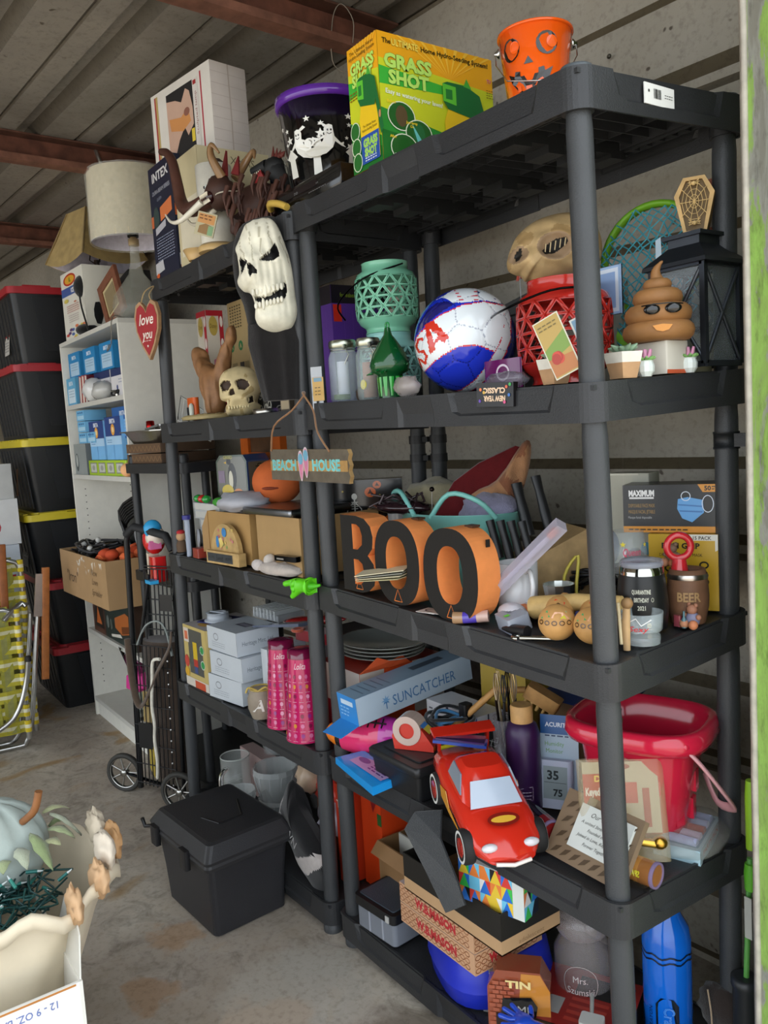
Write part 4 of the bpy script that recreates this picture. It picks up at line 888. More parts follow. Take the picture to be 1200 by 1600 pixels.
def ghost(m,a,b,s,fl=1):
 G=lambda P,c='e6e6de':m.poly([(a+fl*x*s,b+y*s)for x,y in(P if fl>0 else P[::-1])],c)
 G([(0,.95),(.12,1),(.25,.95),(.3,.8),(.28,.55),(.35,.3),(.55,.1),(.8,.02),(.95,.1),(1.02,.3),(.9,.42),(.78,.3),(.86,.2),(.8,.12),(1.0,.0),(1.08,-.1),(.9,-.3),(.6,-.35),(.25,-.25),(.0,.0),(-.1,.3),(-.05,.6)])
 m.ring(a+fl*.86*s,b+.28*s,.2*s,.2*s,.075*s,'e6e6de');G([(.25,.55),(.55,.4),(.72,.5),(.74,.42),(.62,.34),(.7,.22),(.55,.3),(.3,.42)]);G([(-.05,.5),(-.3,.2),(-.42,.25),(-.4,.12),(-.5,.02),(-.32,.08),(-.05,.3)])
 G([(.2,.95),(.4,1.1),(.5,1.0),(.42,1.08),(.3,.88)]);m.ell(a+fl*.05*s,b+.75*s,.03*s,.05*s,'222222',8);m.ell(a+fl*.17*s,b+.75*s,.03*s,.05*s,'222222',8);m.line([(a+fl*.03*s,b+.63*s),(a+fl*.11*s,b+.57*s),(a+fl*.2*s,b+.63*s)],.025*s,'222222')
m.cyl(rb,0,rt,hh,a0=-1.0)
for k in range(-3,5):
 b=k*.21;ghost(m,b,.085,.052,1 if k%2==0 else-1)
 for(dx,dy,r)in((-.02,.14,.006),(.03,.155,.0075),(.055,.12,.011),(-.025,.11,.005)):m.star(b+dx,dy,r,'e6e6de')
 m.poly([(b+.11,.03),(b+.13,.03),(b+.128,.07),(b+.136,.075),(b+.12,.095),(b+.104,.077),(b+.112,.07)],'dcdcd4')
m.build('pail_body','shiny',t);m=MB('5a2a9a');m.lathe([(rt-.003,hh-.018),(rt+.005,hh-.016),(rt+.006,hh+.004),(rt-.004,hh+.005),(rt-.006,hh-.01)],40,'5f2c9c',False,False);m.build('rim_band','shiny',t,'purple rim')
def _gs_small(m,w,h):pass
t=thing('grass_seeding_kit_carton','yellow and green lawn-seeding carton with green sprayer print on the top shelf','box',(-.612,-.022,1.857))
m=MB('2e8a30');W1,D1,H1=.108,.305,.25;m.rbox(0,W1,0,D1,0,H1,.002,'e8a820',1)
def gshot(m,w,h,big):
 m.rect(0,0,w,h,'2f8c34');m.poly([(0,h*.62),(w,h*.5),(w,h),(0,h)],'e9a61c');m.poly([(0,h*.42),(w,h*.2),(w,h*.72),(0,h*.8)],'c8d02a');m.poly([(0,h*.6),(w*.62,h*.62),(w*.62,h*.68),(0,h*.74)],'3fae3a')
 m.poly([(0,0),(w,0),(w,h*.12),(0,h*.25)],'1f6d2a')
 for a in range(9):m.poly([(w*.6,h*.75),(w*(.15+.1*a),h),(w*(.18+.1*a),h)],'f2be3e')
 if big:
  m.text('The',w*.07,h*.935,h*.038,'2a2a10',bold=.02);m.text('ULTIMATE',w*.22,h*.935,h*.05,'f4d85a',outline='6a5a10',bold=.03,w=w*.22);m.text('Home Hydro-Seeding System!',w*.655,h*.935,h*.038,'2a2a10',bold=.02,w=w*.6)
  m.text('GRASS',w*.24,h*.79,h*.1,'b9e268',outline='1c4a14',bold=.05,w=w*.4);m.text('SHOT',w*.24,h*.665,h*.1,'b9e268',outline='1c4a14',bold=.05,w=w*.34)
  m.text('Easy as watering your lawn!',w*.28,h*.535,h*.035,'e8f0d8',bold=.02,w=w*.48,rot=-.05)
  for(a,b,c)in((.16,.37,'5a4a30'),(.3,.25,'2a6a3a'),(.17,.12,'1e5a20')):m.ell(w*a,h*b,w*.115,h*.115,'dfe8cc',22);m.ell(w*a,h*b,w*.107,h*.107,'255c26',22);m.ell(w*a,h*b,w*.05,h*.085,c,12)
  m.poly([(w*.24,h*.33),(w*.29,h*.16),(w*.34,h*.17)],'6ac0b8');m.text('Before',w*.08,h*.47,h*.022,'f0d030',bold=.02);m.text('Just Spray',w*.24,h*.33,h*.02,'f0d030',bold=.02);m.text('On',w*.24,h*.3,h*.02,'f0d030',bold=.02);m.text('After',w*.08,h*.2,h*.022,'f0d030',bold=.02)
  bx=.52
 else:
  m.text('The Ultimate Home',w*.5,h*.95,h*.028,'2a2a10',w=w*.8,rot=.0);m.text('Hydro-Seeding System',w*.5,h*.91,h*.028,'2a2a10',w=w*.85);m.text('GRASS',w*.5,h*.82,h*.085,'b9e268',outline='1c4a14',bold=.05,w=w*.8);m.text('SHOT',w*.5,h*.72,h*.085,'b9e268',outline='1c4a14',bold=.05,w=w*.7);m.lines(w*.05,h*.63,w*.4,3,h*.025,h*.01,'8a5a10');bx=.33
  for(a,b)in((.16,.33),(.18,.2),(.2,.08)):m.ell(w*a,h*b,w*.16,h*.075,'dfe8cc',18);m.ell(w*a,h*b,w*.14,h*.068,'2a6a2c',18)
 k=1 if big else 1.75;X=lambda q:w*(bx+q*k*.42);
 m.poly([(X(.05),h*.05),(X(.85),h*.05),(X(.85),h*.4),(X(.7),h*.5),(X(.1),h*.5),(X(.02),h*.4)],'e8c224');m.rect(X(.04),h*.04,X(.84),h*.26,'2a50a0');m.text('GRASS',(X(.05)+X(.85))/2,h*.2,h*.06,'9ad048',outline='e8f0e0',bold=.05,w=w*.3*k*.9);m.text('SHOT',(X(.05)+X(.85))/2,h*.125,h*.06,'9ad048',outline='e8f0e0',bold=.05,w=w*.26*k*.9);m.text('The Ultimate Home',(X(.05)+X(.85))/2,h*.33,h*.022,'5a4a10',w=w*.24*k);m.text('Hydro-Seeding System',(X(.05)+X(.85))/2,h*.3,h*.022,'5a4a10',w=w*.28*k);m.lines(X(.2),h*.075,X(.7),2,h*.02,h*.008,'d8e0f0')
 m.poly([(X(0),h*.56),(X(.1),h*.5),(X(.75),h*.45),(X(.78),h*.5),(X(.95),h*.2),(X(1.08),h*.25),(X(.8),h*.66),(X(.5),h*.72),(X(.1),h*.72),(X(0),h*.7)],'1f6a34');m.poly([(X(.45),h*.71),(X(.52),h*.78),(X(.62),h*.7)],'4aa83a');m.poly([(X(.0),h*.56),(X(.28),h*.54),(X(.28),h*.69),(X(0),h*.7)],'5fc038');m.rect(X(.06),h*.58,X(.2),h*.66,'2a7a34');m.ell(X(.95),h*.36,w*.02*k,h*.03,'c08a60',10)
 if big:m.text('TV',w*.95,h*.8,h*.03,'c83a6a',outline='f0e8e0',bold=.03);m.lines(w*.92,h*.72,w*.985,4,h*.02,h*.006,'6a4a10');m.text('Great for',w*.52,h*.05,h*.02,'e0ecd8');m.lines(w*.08,h*.06,w*.35,2,h*.02,h*.008,'c8dcb8');m.text('COVERS',w*.13,h*.016,h*.024,'f0f4e8',bold=.03)
m.face((W1,0,0),(0,1,0),(0,0,1));gshot(m,D1,H1,True);m.face((0,0,0),(1,0,0),(0,0,1));gshot(m,W1,H1,False);m.build('printed_carton','glossy_card',t)
t=thing('pumpkin_pail','orange metal pail with a black jack-o-lantern face and wire handle on the top shelf','pail',(-.225,.13,1.859),-.78)
m=MB('ee5a10');rb,rt,hh=.049,.066,.155;m.lathe([(rb,0),(rt,hh),(rt-.002,hh),(rb-.002,.003)],40,'ee5c12',cap0=True);m.lathe([(rt-.0025,hh-.003),(rt+.0025,hh-.002),(rt+.0025,hh+.002),(rt-.0025,hh+.003)],40,'ee5c12',False,False)
m.cyl(rb,0,rt,hh,a0=-.25)
K='1c1612'
for sx in(-1,1):m.ell(sx*.027,.118,.0155,.019,K,16);m.ell(sx*.027+.007,.12,.008,.01,'ee5c12',12)
m.poly([(-.007,.088),(.007,.088),(.0,.1)],K)
m.M.__class__;m.poly([(-.036,.08),(-.03,.062),(-.018,.045),(0,.04),(.018,.045),(.03,.062),(.036,.08),(.024,.073),(.022,.08),(.014,.078),(.014,.07),(-.014,.07),(-.014,.078),(-.022,.08),(-.024,.073)],K);m.rect(-.006,.039,.004,.052,'ee5c12');m.rect(-.02,.045,-.014,.055,'ee5c12')
m.build('pail_body','shiny',t)
for sg in(1,-1):
 m=MB('c8c8c4');m.at(0,sg*rt*.99,hh-.022,rx=-sg*PI/2).lathe([(.0085,0),(.0085,.002),(.005,.005),(.003,.009)],16);m.build('ear','chrome',t)
m=MB('c8c8c4');m.tube([(.0,rt+.006,hh-.022),(.02,rt+.006,hh-.05),(.05,rt*.8,hh-.09),(.074,.0,hh-.105),(.05,-rt*.8,hh-.09),(.02,-rt-.006,hh-.05),(0,-rt-.006,hh-.022)],.0012,6);m.build('wire_handle','chrome',t)
# ==========================================================
Z5=1.842
def _pool(m,w,d,h):
 def f(W_,side):
  m.rect(0,0,W_,h,'23283a');m.text('INTEX',W_*.5,h*.9,h*.075,'d8d8d8',bold=.03,w=W_*.7);m.text('DURA-BEAM SERIES',W_*.5,h*.77,h*.035,'b8bcc8',w=W_*.75);m.text('QUEEN',W_*.4,h*.7,h*.025,'8a90a0')
  m.poly([(W_*.4,h*.5),(W_*.9,h*.54),(W_*.9,h*.66),(W_*.4,h*.62)],'d87a48');m.ell(W_*.22,h*.55,W_*.13,h*.1,'3a4a48',12);m.rect(0,h*.48,W_*.1,h*.58,'c86a40');m.poly([(W_*.15,h*.4),(W_*.6,h*.44),(W_*.6,h*.5),(W_*.15,h*.46)],'b8b8c0')
  m.lines(W_*.15,h*.36,W_*.9,9,h*.024,h*.009,'8890a4',seed=side);m.poly([(W_*.02,h*.06),(W_*.4,h*.08),(W_*.36,h*.17),(W_*.02,h*.16)],'c0c0c4');m.ell(W_*.1,h*.05,W_*.07,h*.02,'d8602a',12)
 m.face((0,0,0),(1,0,0),(0,0,1));f(w,1);m.face((w,0,0),(0,1,0),(0,0,1));f(d,2)
carton2('airbed_carton','glossy_card','tall dark navy carton with orange panel at the left end of the top shelf',-1.80,-1.60,-.025,.13,Z5,Z5+.355,'23283a',_pool)
def _pool2(m,w,d,h):
 m.face((w,0,0),(0,1,0),(0,0,1));m.rect(0,0,d,h,'1f2434');m.text('INTEX',d*.62,h*.82,h*.16,'d8d8d8',bold=.03,w=d*.6);m.rect(d*.2,h*.3,d*.9,h*.55,'b09a68');m.lines(d*.22,h*.48,d*.85,3,h*.07,h*.025,'5a4a2a')
carton2('airbed_carton','glossy_card','dark carton with big white capitals behind the black dragon toy',-1.53,-1.36,.21,.42-.06,Z5,Z5+.25,'1f2434',_pool2)
def _xm(m,w,d,h):
 m.face((w,0,0),(0,1,0),(0,0,1));m.rect(0,0,d,h,'c9bd97');m.text('XMAS',d*.62,h*.9,h*.07,'6a6048',w=d*.34,rot=-.04);m.ell(d*.27,h*.78,d*.14,h*.13,'3a2a20',14);m.ell(d*.3,h*.7,d*.1,h*.11,'c08a68',14);m.rect(d*.05,h*.05,d*.95,h*.5,'b8a878');m.poly([(d*.1,h*.5),(d*.5,h*.5),(d*.45,h*.62),(d*.2,h*.62)],'dcd4c4')
 m.face((0,0,0),(1,0,0),(0,0,1));m.rect(0,0,w,h,'c9bd97');m.rect(w*.1,h*.1,w*.9,h*.6,'d8d0b8')
carton2('gift_carton','card','cream carton with XMAS in pencil and a dark-haired head printed on it',-1.57,-1.395,-.03,.2,Z5,Z5+.315,'c9bd97',_xm)
def _shell(m,w,d,h):
 m.face((0,0,0),(1,0,0),(0,0,1));m.rect(0,0,w,h,'d6d2ca');m.rect(w*.06,h*.04,w*.085,h*.96,'a03030');m.rect(w*.085,h*.04,w*.12,h*.96,'b09a60');m.rect(w*.84,h*.06,w*.86,h*.94,'a82838');m.rect(w*.27,h*.1,w*.72,h*.9,'1c1a1a')
 m.poly([(w*.27,h*.82),(w*.42,h*.78),(w*.52,h*.72),(w*.6,h*.85),(w*.66,h*.8),(w*.7,h*.6),(w*.7,h*.4),(w*.6,h*.3),(w*.55,h*.42),(w*.45,h*.3),(w*.36,h*.12),(w*.27,h*.1)],'c2a08c');m.poly([(w*.3,h*.6),(w*.5,h*.55),(w*.62,h*.62),(w*.66,h*.45),(w*.52,h*.38),(w*.32,h*.45)],'c88a50');m.ell(w*.6,h*.58,w*.05,h*.05,'8a5a4a',10);m.rect(w*.66,h*.2,w*.71,h*.35,'d8c040')
 m.rect(w*.72,h*.1,w*.8,h*.9,'cfcac4');m.text('Sculpted lamp',w*.76,h*.5,w*.03,'8a4a48',rot=PI/2,w=h*.5);m.rect(w*.73,h*.83,w*.78,h*.88,'a03030')
 m.face((w,0,0),(0,1,0),(0,0,1));m.line([(d*.5,0),(d*.51,h*.4),(d*.49,h)],.004,'b8aca0')
 for i in range(7):m.rect(0,h*(.1+.13*i),d,h*(.1+.13*i)+.0012,'bcb2aa');m.lay=1
carton('statue_carton','dented white carton with a shell-like photo on black, highest on the far shelf top',-1.738,-.018,Z5+.317,.34,.125,.245,'d2cac4',.155,_shell)
t=thing('white_lampshade_tube','plain white cylinder standing in a beige ring behind the horned toy','container',(-1.325,.0-.015,Z5))
m=MB('d8d4c4');m.lathe([(.048,.012),(.05,.235),(.047,.235),(.045,.02)],32,'dcd8ca');m.build('tube_wall','matte',t);m=MB('c8a870');m.lathe([(.058,0),(.062,.012),(.05,.022),(.046,.012)],28);m.build('base_ring','plastic',t)
m=MB('c8a870');m.lathe([(.03,0),(.045,.03),(.043,.03),(.028,.004)],24,'caa770');m.box(-.047,-.03,-.012,.012,.012,.03,'1a1a1a')
one(m,'beige_dish','plastic','small beige dish with a black patch at the shelf edge beside the navy carton','dish',(-1.44,-.028,Z5))
t=thing('mammoth_monster_toy','brown horned monster toy with curled trunk and bared teeth on the far top shelf','toy',(-1.14,.0,Z5))
def skinfig(name,J,E,mat,col,parent,lab=None,sub=2):
 """continuous body from joints (pos, radius) and edges"""
 me=bpy.data.meshes.new(name);me.from_pydata([j[0]for j in J],E,[]);o=bpy.data.objects.new(name,me);sc.collection.objects.link(o)
 sm=o.modifiers.new('skin','SKIN');sm.use_smooth_shade=True
 for i,j in enumerate(J):r=j[1];me.skin_vertices[0].data[i].radius=(r,r)if not isinstance(r,tuple) else r
 me.skin_vertices[0].data[0].use_root=True
 sb=o.modifiers.new('sub','SUBSURF');sb.levels=sub;sb.render_levels=sub
 dg=bpy.context.evaluated_depsgraph_get();m2=bpy.data.meshes.new_from_object(o.evaluated_get(dg));bpy.data.objects.remove(o);bpy.data.meshes.remove(me)
 at=m2.attributes.new('Col','FLOAT_COLOR','CORNER');cc=lin(col);n=len(m2.loops);at.data.foreach_set('color',list(cc)*n)
 m2.polygons.foreach_set('use_smooth',[True]*len(m2.polygons));m2.materials.clear();m2.materials.append(MATS[mat]);o=bpy.data.objects.new(name,m2);sc.collection.objects.link(o)
 if parent:o.parent=parent
 if lab:o['label']=lab
 return o
J=[((.02,.02,.09),.04),((.06,.04,.1),.04),((.1,.08,.09),.034),((-.03,-.0,.11),.032),((-.06,-.02,.12),.03),((-.02,-.035,.05),.018),((-.03,-.04,.012),.014),((.0,.04,.05),.018),((.0,.045,.012),.015),((.1,.05,.05),.018),((.1,.045,.012),.014),((.12,.11,.05),.018),((.12,.11,.012),.014)]
skinfig('body',J,[(0,1),(1,2),(0,3),(3,4),(0,5),(5,6),(0,7),(7,8),(2,9),(9,10),(2,11),(11,12)],'latex','3a221a',t,'brown furry body')
def _fur(m):
 R=random.Random(6)
 for i in range(70):a=R.uniform(-.01,.13);y=R.uniform(-.05,.03)+a*.5;z=R.uniform(.03,.14);m.tube([(a,y-.015,z+.01),(a+.004,y-.03,z-.02),(a+.006,y-.028,z-.045)],[.007,.005,.001],5,R.choice(('4a2c20','3a2018','54352a')))
mf=MB();_fur(mf);tag(mf.build('fur_tufts','latex',t,'hanging brown fur'),None,None,kind='stuff')
m=MB('4c2c20');pts=smoothpts([(-.085,-.05,.135),(-.13,-.085,.11),(-.18,-.1,.11),(-.225,-.1,.14),(-.245,-.1,.2),(-.265,-.1,.26),(-.3,-.1,.295),(-.34,-.1,.31)],4);m.tube(pts,[.024-.014*i/(len(pts)-1)for i in range(len(pts))],10);m.build('trunk','latex',t,'long curled trunk')
m=MB('3a241c');m.at(-.085,-.045,.135).sphere((0,0,0),.045,1.1,.9,1,14,10,'3f271e',lambda d:1+.15*noise.noise(d*3));m.build('head','latex',t)
for sg in(-1,1):
 m=MB('e0dac8');p_=smoothpts([(-.1,-.07+sg*.025,.11),(-.16,-.1+sg*.03,.075),(-.21,-.11+sg*.03,.08),(-.25,-.11+sg*.03,.11)],4);m.tube(p_,[.009*(1-i/len(p_))+.001 for i in range(len(p_))],8);m.build('tusk','ceramic',t,'white tusk')
 m=MB('8a6a48');p_=smoothpts([(-.06,-.03+sg*.02,.17),(-.05,-.03+sg*.05,.215),(-.02,-.03+sg*.06,.235),(.0,-.03+sg*.05,.21)],4);m.tube(p_,[.012*(1-i/len(p_))+.002 for i in range(len(p_))],8);m.build('horn','ceramic',t)
m=MB('6a1e1e');m.add([(-.075,-.045,.175),(-.045,-.04,.17),(-.06,-.03,.24)],[(0,1,2)]);m.add([(-.04,-.03,.175),(-.015,-.02,.165),(-.03,-.01,.22)],[(0,1,2)]);m.build('red_crest','latex',t,'dark red pointed crest',solid=.006)
m=MB('4a1416');m.at(-.085,-.08,.12,rx=.3).sphere((0,0,0),.022,1.1,.6,.8,12,8,'2a0c0e')
for i in range(7):m.tube([(-.022+.0072*i,-.012,.012),(-.021+.0072*i,-.014,.002)],[.0032,.0008],5,'e8dfc8');m.tube([(-.02+.007*i,-.012,-.013),(-.02+.007*i,-.014,-.004)],[.003,.0008],5,'e8dfc8')
m.build('jaws','ceramic',t,'open mouth with teeth')
m=MB('d8e0d8');m.sphere((-.1,-.076,.15),.008,n=10,m=7);m.sphere((-.101,-.083,.15),.004,n=8,m=6,col='101010');m.build('eye','shiny',t)
m=MB('b8b0a0');m.tube(arcp(-.045,-.03,.045,0,2*PI,20,.12),.002,5);m.build('neck_ring','plastic',t)
m=MB('b8a880');m.box(-.03,.03,-.003,0,-.03,.03,'b0a888');m.face((-.03,-.003,-.03),(1,0,0),(0,0,1));m.rect(.004,.032,.056,.056,'c08a50');m.poly([(.01,.006),(.05,.004),(.052,.028),(.03,.032),(.012,.024)],'8a6a40');m.rect(.04,.004,.056,.028,'7a9a70');m.lines(.008,.05,.05,2,.008,.003,'6a4020')
m.build('hang_tag','glossy_card',t,'picture hang tag',loc=(-.07,-.1,.045),rz=.6,ry=.35)
t=thing('black_dragon_toy','black dragon head toy with open red mouth behind the brown monster','toy',(-1.07,.09,Z5))
m=MB('17191a');p_=smoothpts([(.03,.0,0),(.035,-.01,.06),(.01,-.015,.11),(-.01,-.02,.15),(-.03,-.03,.17)],4);m.tube(p_,[.038,.037,.035,.032,.03,.028,.027,.026,.026,.025,.025,.026,.026,.027,.028,.028,.028][:len(p_)],10);m.sphere((-.04,-.03,.18),.032,1.2,.9,.9,12,8,'1a1c1d',lambda d:1+.15*noise.noise(d*4));m.build('neck','latex',t)
m=MB('7a1c1c');m.tube([(-.055,-.05,.165),(-.085,-.07,.15)],[.018,.01],8,'8a2020');m.tube([(-.05,-.045,.185),(-.09,-.07,.18)],[.02,.01],8,'17191a');m.build('muzzle','latex',t)
m=MB('e0d8c0')
for i in range(6):m.tube([(-.055-.006*i,-.062-.002*i,.178),(-.056-.006*i,-.064-.002*i,.168)],[.003,.0008],5);m.tube([(-.055-.006*i,-.062-.002*i,.15),(-.055-.006*i,-.064-.002*i,.158)],[.003,.0008],5)
m.build('teeth','ceramic',t)
m=MB('5a2018')
for i in range(4):m.tube([(-.04+.016*i,-.03,.2),(-.035+.02*i,-.03,.235-.01*i)],[.008,.001],6)
m.build('crest_spikes','latex',t)
m=MB('a8b0b0')
for i in range(9):m.tube([(-.012+.004*i*.4,-.048,.02+.014*i),(.012+.003*i*.3,-.05,.02+.014*i)],.002,4)
m.build('chest_scales','metal',t)
m=MB('c8b060');m.tube(smoothpts([(-.05,0,.02),(-.02,-.01,.025),(.02,0,.015),(.05,.01,.0)]),.009,7,'caa94e');one(m,'yellow_plastic_banana_toy','plastic','small yellow curved toy piece beside the disc player','toy',(-.955,-.025,Z5+.022),-.2)
m=MB('a09a92');m.box(0,.05,0,.02,0,.014,'a09a92');m.box(.005,.02,-.001,.0,.002,.012,'6a1a20');one(m,'silver_trinket','metal','tiny silver trinket under the disc player corner','trinket',(-.97,.0-.015,1.838+.0),.1)
t=thing('skull_mask','white fanged rubber skull mask with a long black hood hanging on the shelf posts','mask',(-.918,-.085,1.70),1.0)
def K_(px,py):return((px-432)*.00155,-(py-432)*.00155)
out=[K_(*p)for p in((418,346),(440,344),(453,356),(462,382),(470,415),(473,460),(474,490),(463,512),(441,518),(418,511),(410,498),(412,485),(406,458),(394,452),(386,440),(390,425),(389,400),(387,388),(395,372),(404,354))]
eyeR=[K_(*p)for p in((426,414),(441,401),(450,388),(454,400),(455,409),(446,414),(435,415))]
eyeL=[K_(*p)for p in((394,410),(396,430),(403,420),(408,415),(400,409),(396,406))]
nose=[K_(*p)for p in((407,418),(413,419),(421,428),(421,434),(414,434),(410,438),(408,430))]
mouth=[K_(*p)for p in((412,466),(424,467),(438,464),(455,452),(461,445),(462,456),(458,470),(445,470),(432,474),(418,474))]
def colS(x,z):
 for P in(eyeR,eyeL,nose,mouth):
  if inpoly(x,z,P):return '0c0b0b'
 w_=math.sin(x*260+z*40+3*noise.noise(Vector((x*30,z*30,0))))if z>.025 else 0
 return 'e4e0cc' if w_<.93 else 'bfb9a2'
def bS(x,z):
 b=0
 for P in(eyeR,eyeL,nose,mouth):
  if inpoly(x,z,P):b-=.018
 b+=.02*math.exp(-((x+.028)**2/.0006+(z-.005)**2/.001))+.012*math.exp(-((x-.01)**2/.003+(z-.035)**2/.0002))+.014*math.exp(-((x-.0)**2/.002+(z+.105)**2/.0004))-.01*math.exp(-((x-.045)**2/.0004+(z+.02)**2/.0012));b+=.0018*math.sin(x*300+z*60)if z>.04 else .001*math.sin(x*420+z*20)
 return b
m=MB('e4e0cc');relief(m,out,.055,bS,colS,'e4e0cc',40,5);m.build('mask_face','latex',t,'white skull face')
m=MB('ece8d8')
def tooth(px,py,w_,h_,up=1):
 x,z=K_(px,py);y=-.052;m.sphere((x,y,z),1,w_*.00155/2,.006,h_*.00155/2,8,6,'e8e4d2')
for i in range(8):tooth(412+i*6.2,460-i*1.0,6,11 if i!=3 else 22)
for i in range(8):tooth(415+i*5.6,480-i*1.1,5.5,10 if i!=2 else 18)
m.build('teeth','latex',t,'row of fangs')
m=MB('141414');lo=[]
ho=[K_(*p)for p in((420,338),(445,336),(462,350),(474,390),(478,450),(474,500),(460,530),(430,532),(400,520),(390,470),(380,440),(378,400),(384,368),(398,346))]
relief(m,ho,.03,None,None,'171616',8,3,1.2);m.build('hood','fabric',t,'black hood behind the face',loc=(0,.034,0))
m=MB('1a1818');lo=[]
for i in range(9):
 z=-.11-.023*i;l=[];wd=.062-.003*abs(i-2);
 for k in range(40):
  a=2*PI*k/40;rip=1+.12*math.sin(k*1.9+.4*i)*min(1,i/3);l.append((wd*math.cos(a)*1.0+.012*i/8-.0,.02*math.sin(a)*rip*(1+.3*math.sin(a*5))+.01,z))
 lo.append(l)
m.loft(lo,'1c1a1a',True,True);m.build('robe','fabric',t,'black hanging cloth')
# ==========================================================
Z4=1.3825
def _dis(m,w,d,h):
 for(o,u,W_)in(((0,0,0),(1,0,0),w),((w,0,0),(0,1,0),d)):
  m.face(o,u,(0,0,1));m.rect(0,0,W_,h,'d2cabc');m.rect(W_*.75,0,W_,h,'b02030')
  for i in range(5):m.ell(W_*.88,h*(.1+.2*i),W_*.09,h*.05,'e8e0d8',12)
  m.ell(W_*.4,h*.86,W_*.26,h*.09,'b8a050');m.text('Disney',W_*.4,h*.86,h*.04,'5a4a1a',w=W_*.4,shear=.2);m.rect(0,h*.95,W_,h,'b02030');m.poly([(W_*.3,h*.55),(W_*.6,h*.58),(W_*.6,h*.48),(W_*.3,h*.5)],'c07890');m.lines(W_*.3,h*.45,W_*.6,6,h*.05,h*.02,'c8a0a8')
carton2('toy_carton','glossy_card','narrow white and red carton with white dots behind the driftwood',-1.775,-1.70,.09,.15,Z4,Z4+.36,'d2cabc',_dis)
def _ac(m,w,d,h):
 m.face((0,0,0),(1,0,0),(0,0,1))
 m.rect(0,0,w,h,'a08a5e');m.rect(w*.62,0,w,h,'a9936a');m.rect(w*.61,0,w*.62,h,'857048')
 for a in(.08,.36):m.ell(w*a,h*.62,w*.07,w*.07,'1f6a3c',16);m.text('A',w*a,h*.62,w*.06,'a08a5e',bold=.05)
 m.rect(w*.05,h*.05,w*.22,h*.48,'7a6a48');m.rect(w*.3,h*.05,w*.44,h*.48,'2a241c');m.rect(w*.46,h*.05,w*.6,h*.48,'7a6a48')
 for i in range(5):m.lines(w*.08+i*w*.08,h*.95,w*.12+i*w*.08,8,h*.025,h*.012,'4a4028',seed=i)
 for i in range(3):m.rect(w*(.07+.05*i),h*.06,w*(.075+.05*i),h*.46,'3a3020');m.text('AMERICAN',w*.1,h*.25,w*.035,'2a2418',rot=PI/2,w=h*.3)
carton2('furniture_carton','card','tall brown carton with green A logos behind the skull',-1.69,-1.46,.165,.31,Z4,Z4+.38,'a08a5e',_ac)
t=thing('driftwood_branch','forked piece of smooth brown driftwood standing beside the skull','driftwood',(-1.55,.03,Z4))
J=[((0,0,.005),.034),((.005,0,.06),.032),((-.005,0,.11),.034),((-.05,0,.155),.03),((-.09,0,.2),.024),((-.105,0,.235),.021),((.03,.02,.14),.024),((.055,.03,.2),.021),((.1,.03,.25),.017),((.115,.03,.275),.015)]
o=skinfig('branch',J,[(0,1),(1,2),(2,3),(3,4),(4,5),(2,6),(6,7),(7,8),(8,9)],'wood','8d6440',t,sub=3)
for v in o.data.vertices:n_=noise.noise(Vector((v.co.x*60,v.co.y*60,v.co.z*9)))*.009;v.co.x+=n_;v.co.y+=noise.noise(Vector((v.co.x*40+5,v.co.y*40,v.co.z*12)))*.009
m=MB('a8844e');m.box(0,.36,0,.02,0,.004,'a8844e');one(m,'wooden_ruler','wood','thin wooden ruler lying behind the driftwood','ruler',(-1.8+.03,.1,1.53),-.0,ry=.1)
bpy.data.objects['wooden_ruler'].location=(-1.76,.085,Z4+.16)
m=MB('1a1a1a');R=random.Random(8);m.rbox(0,.085,0,.1,0,.19,.004,'2a2826',2)
for f_ in(((0,0,0),(1,0,0),.085),((.085,0,0),(0,1,0),.1)):
 m.face(f_[0],f_[1],(0,0,1))
 for i in range(34):a,b=R.uniform(0,f_[2]),R.uniform(0,.19);m.ring(a,b,R.uniform(.008,.014),R.uniform(.01,.018),.003,R.choice(('d8d4c8','b8b4a8','e8e4d8')),9);m.lay=R.randint(1,4)
one(m,'skull_pattern_tin','glossy_card','black and white patterned box partly behind the hanging black cloth','box',(-1.33,.07,Z4),0)
t=thing('decorative_skull','cream resin human skull grinning on the second shelf of the far unit','skull',(-1.33,.015,Z4),1.05)
def K2(px,py):return((px-365)*.00178,-(py-655)*.00178)
out=[K2(*p)for p in((365,574),(385,578),(398,592),(400,612),(396,624),(393,634),(398,640),(392,650),(375,655),(358,655),(343,652),(341,640),(345,632),(334,626),(333,608),(335,592),(345,580))]
eL=[K2(*p)for p in((336,604),(342,598),(352,598),(355,604),(350,613),(340,614))];eR=[K2(*p)for p in((362,600),(370,596),(381,600),(384,608),(376,614),(366,612))];no=[K2(*p)for p in((353,612),(358,611),(360,620),(354,622),(350,620))];ck=[K2(*p)for p in((379,628),(387,624),(388,634),(380,636))]
def colK(x,z):
 for P in(eL,eR,no):
  if inpoly(x,z,P):return '3a2a1e'
 if inpoly(x,z,ck):return '1a120c'
 return 'cdbb8e' if noise.noise(Vector((x*40,z*40,3)))<.35 else 'ae9868'
def bK(x,z):
 b=0
 for P in(eL,eR,no,ck):
  if inpoly(x,z,P):b-=.014
 return b+.008*math.exp(-((z-.05)**2/.0002))+.006*noise.noise(Vector((x*25,z*25,0)))
m=MB('cdbb8e');relief(m,out,.055,bK,colK,'cdbb8e',34,5,1.3);m.build('cranium','latex',t,'skull with dark eye sockets')
m=MB('d8c89c')
for i in range(8):
 x,z=K2(348+i*4.6,632-i*.3);m.sphere((x,-.048,z),1,.0036,.005,.0075,7,5,'d8ca9e');x,z=K2(349+i*4.4,641-i*.3);m.sphere((x,-.047,z),1,.0034,.005,.0065,7,5,'d8ca9e')
m.build('teeth','latex',t,'two rows of teeth')
